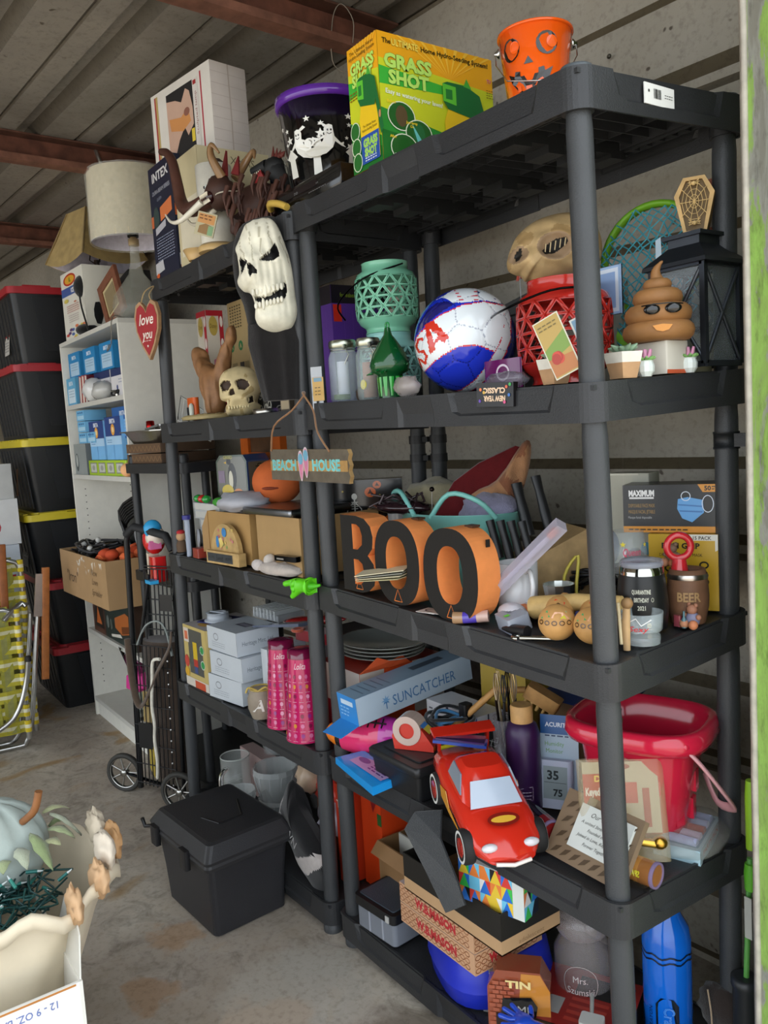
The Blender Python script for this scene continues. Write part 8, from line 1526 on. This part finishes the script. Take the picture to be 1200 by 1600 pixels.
Pa(t,'arch','wood',lambda m:(setattr(m,'M',Matrix.Rotation(PI/2,4,'X')),m.prism([(.0+.085-.08*math.cos(a),.035+.085*math.sin(a))for a in[PI*k/18 for k in range(19)]],-.014,0,'b0925e'),setattr(m,'M',Matrix.Identity(4)),m.face((0,0,0),(1,0,0),(0,0,1)),[m.star(.03+.11*random.Random(i).random(),.045+.06*random.Random(i+50).random(),.007,('b86a6a','7a9a5a','c8b060','c87a80')[i%4],6)for i in range(16)],m.ell(.048,.065,.009,.018,'3a7ab0'),m.ell(.09,.095,.013,.014,'3a7ab0'),m.poly([(.065,.045),(.055,.075),(.075,.08),(.085,.06)],'d0b868')))
Pa(t,'base_rail','wood',lambda m:(m.box(-.005,.185,-.014,.01,0,.038,'b59662'),m.face((-.005,-.014,0),(1,0,0),(0,0,1)),m.rect(.008,.006,.155,.032,'34383a'),m.text('HOME',.032,.019,.009,'121416',w=.036),m.text('Sweet',.08,.019,.017,'0c0e10',w=.045,shear=.3),m.text('HOME',.13,.019,.009,'121416',w=.036)))
t=thing('card_game_tin','octagonal tin with a penguin picture on the white disc cases','tin',(-1.655,.065,1.116),.30)
oc=[(.02,0),(.13,0),(.145,.02),(.145,.13),(.13,.15),(.02,.15),(0,.13),(0,.02)]
Pa(t,'tin_body','shiny',lambda m:(setattr(m,'M',Matrix.Rotation(PI/2,4,'X')),m.prism(oc,-.1,0,'3a4a3c','4a5a8a'),setattr(m,'M',Matrix.Identity(4)),m.face((0,0,0),(1,0,0),(0,0,1)),m.poly([(a*.92+.006,b*.92+.006)for a,b in oc],'6a6a60'),m.ell(.075,.08,.02,.045,'15171a'),m.ell(.068,.07,.01,.03,'c8c4b0'),m.ell(.062,.13,.01,.011,'15171a'),m.poly([(.05,.13),(.038,.126),(.05,.122)],'c8a030'),m.ell(.05,.035,.028,.02,'c8b040'),m.ell(.1,.03,.02,.012,'c87a3a'),m.text('GREED',.06,.143,.01,'c8c060'),m.rect(.01,.06,.04,.1,'7a6a80')))
Pa(t,'side_print','glossy_card',lambda m:(m.face((.1455,0,0),(0,1,0),(0,0,1)),m.rect(.006,.024,.094,.126,'7a6a58'),m.text('Cardfish',.05,.075,.026,'1a1410',rot=PI/2,w=.09,outline='c89a30',bold=.03),m.rect(.0,.02,.006,.13,'2c4a8a')))
t=thing('orange_toy_fruit','round orange toy fruit behind the tin with penguins','toy',(-1.30,.1,1.155),.95);Pa(t,'ball','matte',lambda m:m.sphere((0,0,.0),1,.075,.06,.068,24,14,'c05e2a'));Pa(t,'crease','matte',lambda m:m.sphere((-.01,-.05,-.015),1,.03,.011,.006,14,8,'7a3218'),'dark crease');t.location.z=1.185
misc('white_paper_bag_flat','matte','crumpled white plastic bag with green print on the cartons','bag',(-1.36,.02,1.112),lambda m:(m.sphere((0,0,.02),1,.1,.08,.03,20,10,'a8a9b0',lambda d:1+.25*noise.noise(d*3)),m.sphere((-.05,-.06,.022),1,.03,.02,.014,10,7,'3a8a2a')))
misc('silver_disc_player','metal','slim silver electronic tray lying on the right-hand carton','player',(-1.27,-.035,1.106),lambda m:(m.rbox(0,.26,0,.2,0,.02,.008,'8a8d92',3,bev=.003),m.box(-.05,.08,.02,.14,.001,.018,'4a4c50')),.05)
for i,c in enumerate(('2a8a3a','b02c24','2a8a3a')):LT('holiday_bauble','shiny',('left green bauble','red bauble','right green bauble')[i]+' resting on the stack of white disc cases','bauble',(-1.68+.033*i,.005,1.1175),[(.004,0),(.014,.006),(.017,.013),(.012,.022),(.003,.026)],c,16,grp='baubles on the white cases')
t=thing('orange_foam_frame','bright orange thick frame with a brown panel hung behind the tin','frame',(-1.985,.21,1.26),.0)
for b in((0,.3,0,.03),(0,.06,.03,.11),(.24,.3,.03,.11)):Pa(t,'frame_bar','plastic',lambda m:m.box(b[0],b[1],0,.025,b[2],b[3],'c8601c'))
Pa(t,'brown_panel','wood',lambda m:m.box(.06,.24,.01,.02,.03,.11,'5a3c22'));t.location=(-1.90+.06,.245,1.235)
t=thing('capped_toy_figurine','small toy figurine with red top and brown lower half on a black disc','figurine',F3(-1.735,-.045),.8)
Pa(t,'base','plastic',lambda m:m.lathe([(.022,0),(.022,.006),(.02,.007)],20,'17181a'));Pa(t,'lower_half','matte',lambda m:m.lathe([(.016,.007),(.018,.03),(.012,.045)],14,'5a4634'));Pa(t,'upper_half','matte',lambda m:(m.sphere((0,0,.058),.016,n=14,m=9,col='b8906a'),m.sphere((0,0,.072),.014,1,1,.6,12,8,col='a8242a')))
t=thing('bubble_tube','thin clear tube with dark blue cap standing beside the figurine','tube',F3(-1.66,-.05));Pa(t,'tube_wall','film2',lambda m:m.lathe([(.008,0),(.009,.12)],12,'b8c4d8'));Pa(t,'cap','plastic',lambda m:m.at(0,0,.12).lathe([(.014,0),(.014,.014)],14,'2a2a7a'))
carton2('matchbox_toy','glossy_card','small brick-red box beside the bird sign',-1.62,-1.575,-.055,-.02,.949,.98,'8a3428')
misc('grey_cylinder_toy','metal','small grey gadget standing between figurine and blue-capped tube','gadget',F3(-1.69,-.0),lambda m:(m.tube([(0,0,0),(.005,0,.05),(0,0,.08)],[.01,.012,.007],8,'6a6a6c')))
m=MB('b8ada4');m.sphere((0,0,.014),1,.1,.03,.018,26,12,'b8ada4',lambda d:1+.2*noise.noise(d*4));m.sphere((-.09,-.01,.02),1,.022,.016,.016,10,7,'c0b8b4');m.M=Matrix.Identity(4);m.sphere((-.06,.01,.032),.018,col='c0b8b0',n=9,m=7)
one(m,'cloth_gloves','fabric','rolled off-white cloth lying along the shelf edge by the posts','cloth',(-1.085,-.022,.949),.15)
misc('orange_notebook','card','orange notebook on the white cloth','notebook',(-1.10,-.005,.982),lambda m:(m.box(-.05,.1,0,.07,0,.012,'c87028'),m.box(-.05,.1,.0,.07,.002,.010,'c8a878')),.1)
misc('black_penknife','metal','black and silver folding gadget on the orange notebook','knife',(-1.03,-.03,.992),lambda m:(m.rbox(-.045,.05,-.01,.01,0,.014,.006,'17181a',3),m.box(-.03,.0,-.0105,-.0100,.004,.008,'c0c0c0')),.15)
t=thing('green_toy_hand','neon green rubber pointing hand stuck out at the shelf posts','toy hand',(-.875,-.062,.950),.2)
J=[((0,0,0),.018),((-.03,0,.0),.02),((-.055,0,.004),.009),((-.085,-.004,-.003),.008),((-.04,-.004,-.022),.01),((-.055,-.006,-.034),.006),((-.036,-.01,.004),.011),((-.042,-.016,.0),.010),((-.036,-.012,-.008),.011),((-.042,-.016,-.012),.010),((.012,0,0),.017),((-.034,-.006,.01),.010),((-.04,-.01,.008),.008)]
skinfig('hand',J,[(0,1),(1,2),(2,3),(1,4),(4,5),(1,6),(6,7),(1,8),(8,9),(0,10),(1,11),(11,12)],'plastic','5cc41a',t,'green fist with pointing finger');Pa(t,'cuff','plastic',lambda m:(setattr(m,'M',Matrix.Rotation(PI/2,4,'Y')),m.tube(arcp(0,0,.018,0,2*PI,18,.012)[:-1],.005,7,'64cc20',closed=True)));Pa(t,'stem','plastic',lambda m:m.tube([(.012,0,0),(.04,.01,.003)],[.01,.003],8,'4ab01a'))
t=thing('beach_house_sign','striped brown BEACH HOUSE sign with pink flip-flops, hung on twine','sign',(-.955,-.083,1.214),.0)
def _bh(m):
 W_=.355;zz=[.0,.012,.024,.036,.048,.06,.07];pl=[(0,0),(W_,-.004)]+[(W_+(.006 if i%2 else 0),z)for i,z in enumerate(zz)]+[(0,.074)];setattr(m,'M',Matrix.Rotation(PI/2,4,'X'));m.prism(pl,0,.01,'5c5345','94784c');setattr(m,'M',Matrix.Identity(4));m.face((0,-.0105,0),(1,0,0),(0,0,1));m.rect(0,.022,W_,.046,'a5804a')
 for s,x0 in(('BEACH',.07),('HOUSE',.265)):m.text(s,x0,.036,.024,'6ab8b8',outline='a8d8c8',bold=.03,w=.12)
 for a,b,r in((.153,.034,-.15),(.178,.042,.12)):m.poly([(a+.016*math.cos(q)*(.75+.25*math.sin(q))+r*.03*math.sin(q)*0,b+.036*math.sin(q))for q in[2*PI*k/20 for k in range(20)]],'d0c0c4');m.poly([(a+.013*math.cos(q)*(.75+.25*math.sin(q)),b+.032*math.sin(q))for q in[2*PI*k/20 for k in range(20)]],'c87a96');m.ell(a,b+.016,.011,.013,'6aa0b8')
Pa(t,'board','wood',_bh);Pa(t,'twine','fabric',lambda m:m.tube(smoothpts([(.01,-.012,.07),(.03,-.01,.13),(.07,.02,.165),(.12,.03,.2),(.165,.0,.2),(.19,.01,.16),(.24,-.012,.11),(.285,-.012,.066)]),.0025,6,'8a6444'))
# ==========================================================
def _mn(m,w,d,h):
 m.face((0,0,0),(1,0,0),(0,0,1));m.rect(0,0,w,h,'b8a468');m.rect(w*.2,h*.22,w*.82,h*.95,'4c4c4a');m.rect(w*.02,h*.72,w*.24,h*.95,'c8beb4');m.rect(w*.06,h*.76,w*.2,h*.9,'c86a4a');m.rect(w*.4,h*.45,w*.58,h*.75,'c8a82c');m.rect(w*.4,h*.35,w*.58,h*.47,'a8302c');m.rect(w*.42,h*.24,w*.56,h*.35,'3a4a7a')
 for b in(.42,.66):m.ell(w*.8,h*b,w*.09,h*.075,'b8c8b8');m.ell(w*.8,h*b,w*.075,h*.06,'2a8a4a')
 m.rect(0,0,w,h*.14,'c8c0b4');m.rect(w*.4,0,w*.85,h*.12,'b84a30');m.ell(w*.1,h*.4,w*.1,h*.1,'b8423a');m.ell(w*.08,h*.22,w*.1,h*.08,'c89a30');m.face((0,0,h),(1,0,0),(0,1,0));m.rect(0,0,w,d,'b8b2b0');m.ell(w*.5,d*.2,w*.2,d*.1,'c89a40');m.ell(w*.8,d*.3,w*.12,d*.08,'b8883a')
carton('light_string_carton','colourful carton with a yellow figure print and green badges, at the left post',-1.745,-.062,.509,.17,.2,.205,'b8a468',.05,_mn,None,'glossy_card')
def _wb(m,w,d,h):
 m.face((0,0,0),(1,0,0),(0,0,1));m.rect(0,0,w,h,'b9bfc4');m.ring(w*.3,h*.6,.016,.012,.003,'7a7c80');m.lines(w*.15,h*.35,w*.6,3,h*.09,.002,'8a9098');m.face((w,0,0),(0,1,0),(0,0,1));m.rect(0,0,d,h,'c4ccd4');m.text('Heritage Mint, Ltd.',d*.5,h*.5,.014,'6a7480',w=d*.75);m.face((0,0,h),(1,0,0),(0,1,0));m.rect(0,0,w,d,'b4bcc4');m.rect(w*.4,d*.4,w*.75,d*.62,'4c4c60');m.rect(w*.43,d*.45,w*.72,d*.57,'8a8a9a')
for i in range(3):carton('glassware_carton',('bottom','middle','top')[i]+' pale grey carton with oval logo in the stack of three',-1.56+.012*(i==1)-.01*(i==2),-.06+.006*i,.509+.076*i,.185,.15,.074,'b9bfc4',.16-.04*i,_wb,'pale grey glassware cartons','glossy_card')
carton('glassware_carton','pale grey carton standing on edge against the stack of three',-1.315,.01,.585,.035,.14,.11,'b9bfc4',.12,lambda m,w,d,h:(m.face((w,0,0),(0,1,0),(0,0,1)),m.rect(0,0,d,h,'c0c8d0'),m.rect(d*.6,h*.3,d*.8,h*.7,'4c4c6a'),m.ring(d*.1,h*.6,.006,.008,.002,'7a7a70')),None,'glossy_card')
carton2('support_carton','card','plain whitish carton behind, under the standing pale carton',-1.34,-1.18,.03,.2,.509,.583,'aaa99f')
t=thing('monogram_wooden_mug','small grey-brown pot with a white letter A and a raffia bow','pot',F2(-1.26,-.025),.9);Pa(t,'pot_body','latex',lambda m:(m.lathe([(.03,0),(.04,.03),(.04,.06),(.03,.085)],26,'8a7e6e'),m.cyl(.04,0,a0=-PI/2),m.text('A',-.002,.045,.034,'d0ccc4',shear=.25,bold=.02),m.line([(.022,.02),(.028,.07)],.0018,'d0ccc4'),[m.line([(.024+.001*i,.03+.01*i),(.034,.036+.01*i)],.0018,'d0ccc4')for i in range(4)]));Pa(t,'raffia_bow','fabric',lambda m:(m.tube(arcp(0,0,.031,0,2*PI,20,.086)[:-1],.003,5,'b8a050',closed=True),[m.tube(smoothpts([(0,-.032,.086),(s*.025,-.04,.1),(s*.035,-.036,.084)]),.003,5,'b8a050')for s in(-1,1)]))
for i,(x,y,lb)in enumerate(((-1.16,-.0,'left magenta cone-shaped drinks gift box with tiny icons'),(-1.03,-.008,'right magenta cone-shaped drinks gift box, beside the shelf post'))):
 t=thing('cone_gift_box',lb,'box',F2(x,y),.9,'magenta cone gift boxes')
 def _cn(m):
  m.lathe([(.056,0),(.036,.22),(.036,.223),(.034,.24)],36,'b41a58');m.cyl(.056,0,.036,.22,a0=-PI/2);m.text('Lolita',.0,.205,.016,'e0c0cc',shear=.35,w=.045);R=random.Random(i)
  for r_ in range(7):
   for c_ in range(-3,4):a,b=c_*.022,.015+.026*r_;q=('c86a94','c8803a','8a2a7a','7a1440','d890b0')[R.randint(0,4)];m.ell(a,b+.006,.0055,.006,q,8);m.rect(a-.0006,b-.006,a+.0006,b,q);m.rect(a-.007,b-.009,a+.007,b-.008,'d8a0b8');m.lay=2
 Pa(t,'cone_body','shiny',_cn);Pa(t,'dark_lid','shiny',lambda m:m.lathe([(.037,.222),(.036,.243),(.02,.245)],30,'6a1238'))
t=thing('tape_roll_pack','white spool on a navy backing card on top of the colourful carton','spool',(-1.66,.03,.718),.3);Pa(t,'backing_card','glossy_card',lambda m:(m.box(-.06,.16,-.04,.07,0,.003,'24285c'),m.box(.06,.1,-.01,.02,.003,.004,'a8862c')));Pa(t,'spool','plastic',lambda m:(m.lathe([(.045,.004),(.045,.008),(.036,.009),(.036,.03),(.04,.031),(.02,.031),(.02,.012)],30,'a9b0b8'),m.box(-.034,.034,-.004,.004,.03,.033,'b8c0c8')))
misc('clear_clamshells','film2','clear ridged plastic packs lying on the pale cartons','packaging',(-1.50,.11,.738),lambda m:(m.box(-.05,.1,0,.1,0,.02,'b0b4b8'),[m.box(-.04+.02*i,-.034+.02*i,-.004,.1,.004,.034,'d8dcdc')for i in range(7)]),.1)
misc('grey_blade_pack','shiny','long grey transparent sleeve slanting over the pale cartons','packaging',(-1.34,.06,.735),lambda m:m.loft([[(-.08,-.02,0),(-.06,.03,0),(-.06,.03,.006),(-.08,-.02,.006)],[(.18,.0,.04),(.18,.06,.04),(.18,.06,.05),(.18,.0,.05)]],'5a6274',smooth=False),.0)
misc('red_seasoning_sachet','shiny','dark red foil sachet with script behind the magenta boxes','sachet',(-1.26,.17,.76),lambda m:(m.sphere((0,0,0),1,.13,.03,.014,20,8,'8a1c1a'),m.face((-.03,-.01,.014),(1,0,0),(0,1,.3)),m.text('Aloha',.06,.01,.02,'a85a50',shear=.3,w=.08)),.3,ry=-.12)
misc('red_ribbon_box','fabric','dark red and white ribbon bundle on the top of the magenta boxes','ribbon',(-1.11,.08,.745),lambda m:(m.rbox(-.05,.08,-.03,.03,0,.03,.01,'7a1a22',3),m.tube(arcp(-.03,-.03,.016,0,2*PI,14,.03),.005,6,'a8503a')),.2)
carton2('blue_foil_carton','card','tall dark carton filling the back of the magenta box shelf',-1.24,-1.09,.14,.3,.508,.735,'3a3438')
# ==========================================================
T1=lambda x,y:(x,y,.0915)
t=thing('gaming_chair_pillow','black and white cushion with white capital letters by the shelf posts','pillow',(-1.085,.0,.185),.0,ry=.62)
Pa(t,'cushion','fabric',lambda m:relief(m,[(-.15,.02),(-.15,.085),(-.13,.09),(-.09,.05),(.0,.055),(.1,.06),(.135,.05),(.14,-.0),(.13,-.06),(.05,-.075),(-.05,-.07),(-.13,-.075),(-.15,-.02)],.04,lambda x,z:.002*math.sin(x*60),lambda x,z:'b8b0ac' if(.035+z*.6<x<.085+z*.35)or x<-.13-z*.3 else '141416','141416',30,4,.9));Pa(t,'lettering','matte',lambda m:(m.face((-.05,-.0445,.01),(1,0,0),(0,0,1)),m.text('SPAWN',0,0,.03,'b8b8b8',w=.11,bold=.0)))
def gl(name,lab,x,y,prof,col='c0c4c4',n=24,fin='film',cat='glass',grp=None,smooth=True):
 m=MB(col);m.lathe(prof,n,col,True,False,smooth=smooth);return one(m,name,fin,lab,cat,T1(x,y),0,grp)
t=thing('glass_beer_mug','clear glass mug with handle behind the scuffed black box','mug',T1(-1.64,.04),-1.0);Pa(t,'mug_wall','film',lambda m:m.lathe([(.045,.004),(.05,.02),(.05,.165),(.047,.165),(.045,.025)],28,'b8bcb8',True,False));Pa(t,'rim','film2',lambda m:m.tube(arcp(0,0,.0485,0,2*PI,28,.166)[:-1],.0022,6,'c8ccc8',closed=True));Pa(t,'handle','glass',lambda m:m.tube(smoothpts([(.05,0,.14),(.085,0,.13),(.09,0,.08),(.07,0,.04),(.05,0,.03)]),.008,8,'ffffff'))
for i,(x,y,r,h,s,lb)in enumerate(((-1.46,.1,.075,.17,True,'large cut crystal bowl behind the black box'),(-1.52,.0,.05,.1,True,'small fluted glass bowl nearest the black box'),(-1.36,.06,.07,.12,True,'cut glass bowl next to the cushion'),(-1.62,.19,.05,.2,False,'tall plain glass vase at the back'),(-1.43,.24,.05,.17,False,'plain glass tumbler at the back near the cushion'))):
 m=MB('c8cccc');m.lathe([(r*.55,0),(r*.7,h*.2),(r,h*.9),(r*.96,h),(r*.9,h*.98),(r*.6,h*.2)],18 if s else 28,'b8bcbc',True,False,smooth=not s)
 if s:[m.tube([(r*.62*math.cos(a),r*.62*math.sin(a),h*.15),(r*.99*math.cos(a+.3),r*.99*math.sin(a+.3),h*.9)],.0022,4,'d8dcdc')for a in[k*.5236 for k in range(12)]]
 one(m,'cut_glass_bowl' if s else 'glass_vase','film2' if s else 'film',lb,'bowl' if s else 'vase',T1(x,y))
carton2('pink_printed_carton','card','low pinkish carton behind the glass mug',-1.75,-1.55,.11,.16,.0915,.24,'a8908c',FR(lambda m,w,h:(m.rect(0,0,w,h,'a8908c'),[m.ell(w*(.6+.06*i),h*.8,w*.015,h*.05,'4a4040')for i in range(4)])))
cloth('orange_blanket','burnt orange fabric heap at the back of the lowest far shelf',(-1.62,.26,.16),'6e3418',(.13,.06,.07),5)
misc('ceramic_pitcher','ceramic','dark pot with a white loop handle at the back of the lowest far shelf','pitcher',T1(-1.5,.3),lambda m:(m.lathe([(.03,0),(.05,.05),(.035,.12),(.04,.13)],20,'3a2c26'),m.tube(smoothpts([(.04,-.02,.12),(.07,-.03,.1),(.05,-.03,.04)]),.006,6,'c8c0b8')))
t=thing('crumpled_gift_wrap','crumpled red, cream and white gift wrapping above the cushion','wrapping',(-1.12,.13,.30),0)
for i,(x,y,z,sx,sz,c)in enumerate(((0,0,-.02,.12,.05,'b8342a'),(-.1,-.03,.0,.04,.05,'b8a088'),(.02,.04,.02,.1,.04,'6a1420'),(.05,-.04,-.07,.06,.05,'a8a4b0'))):Pa(t,'wrap_piece','glossy_card',lambda m:m.sphere((x,y,z),1,sx,.05,sz,18,10,c,lambda d:1+.35*noise.noise(d*4+Vector((i,0,0)))))
carton2('support_box_under_wrap','card','brown carton under the crumpled wrapping',-1.2,-1.02,.1,.24,.0915,.24,'6a4a34')
carton2('red_sign_carton','glossy_card','slim red carton with white letters just left of the shelf posts',-1.0,-.96,.05,.2,.0915,.37,'b83418',FR(lambda m,w,h:(m.rect(0,0,w,h,'b83418'),m.text('TE',w*.5,h*.8,.02,'d8c8c0',bold=.03))))
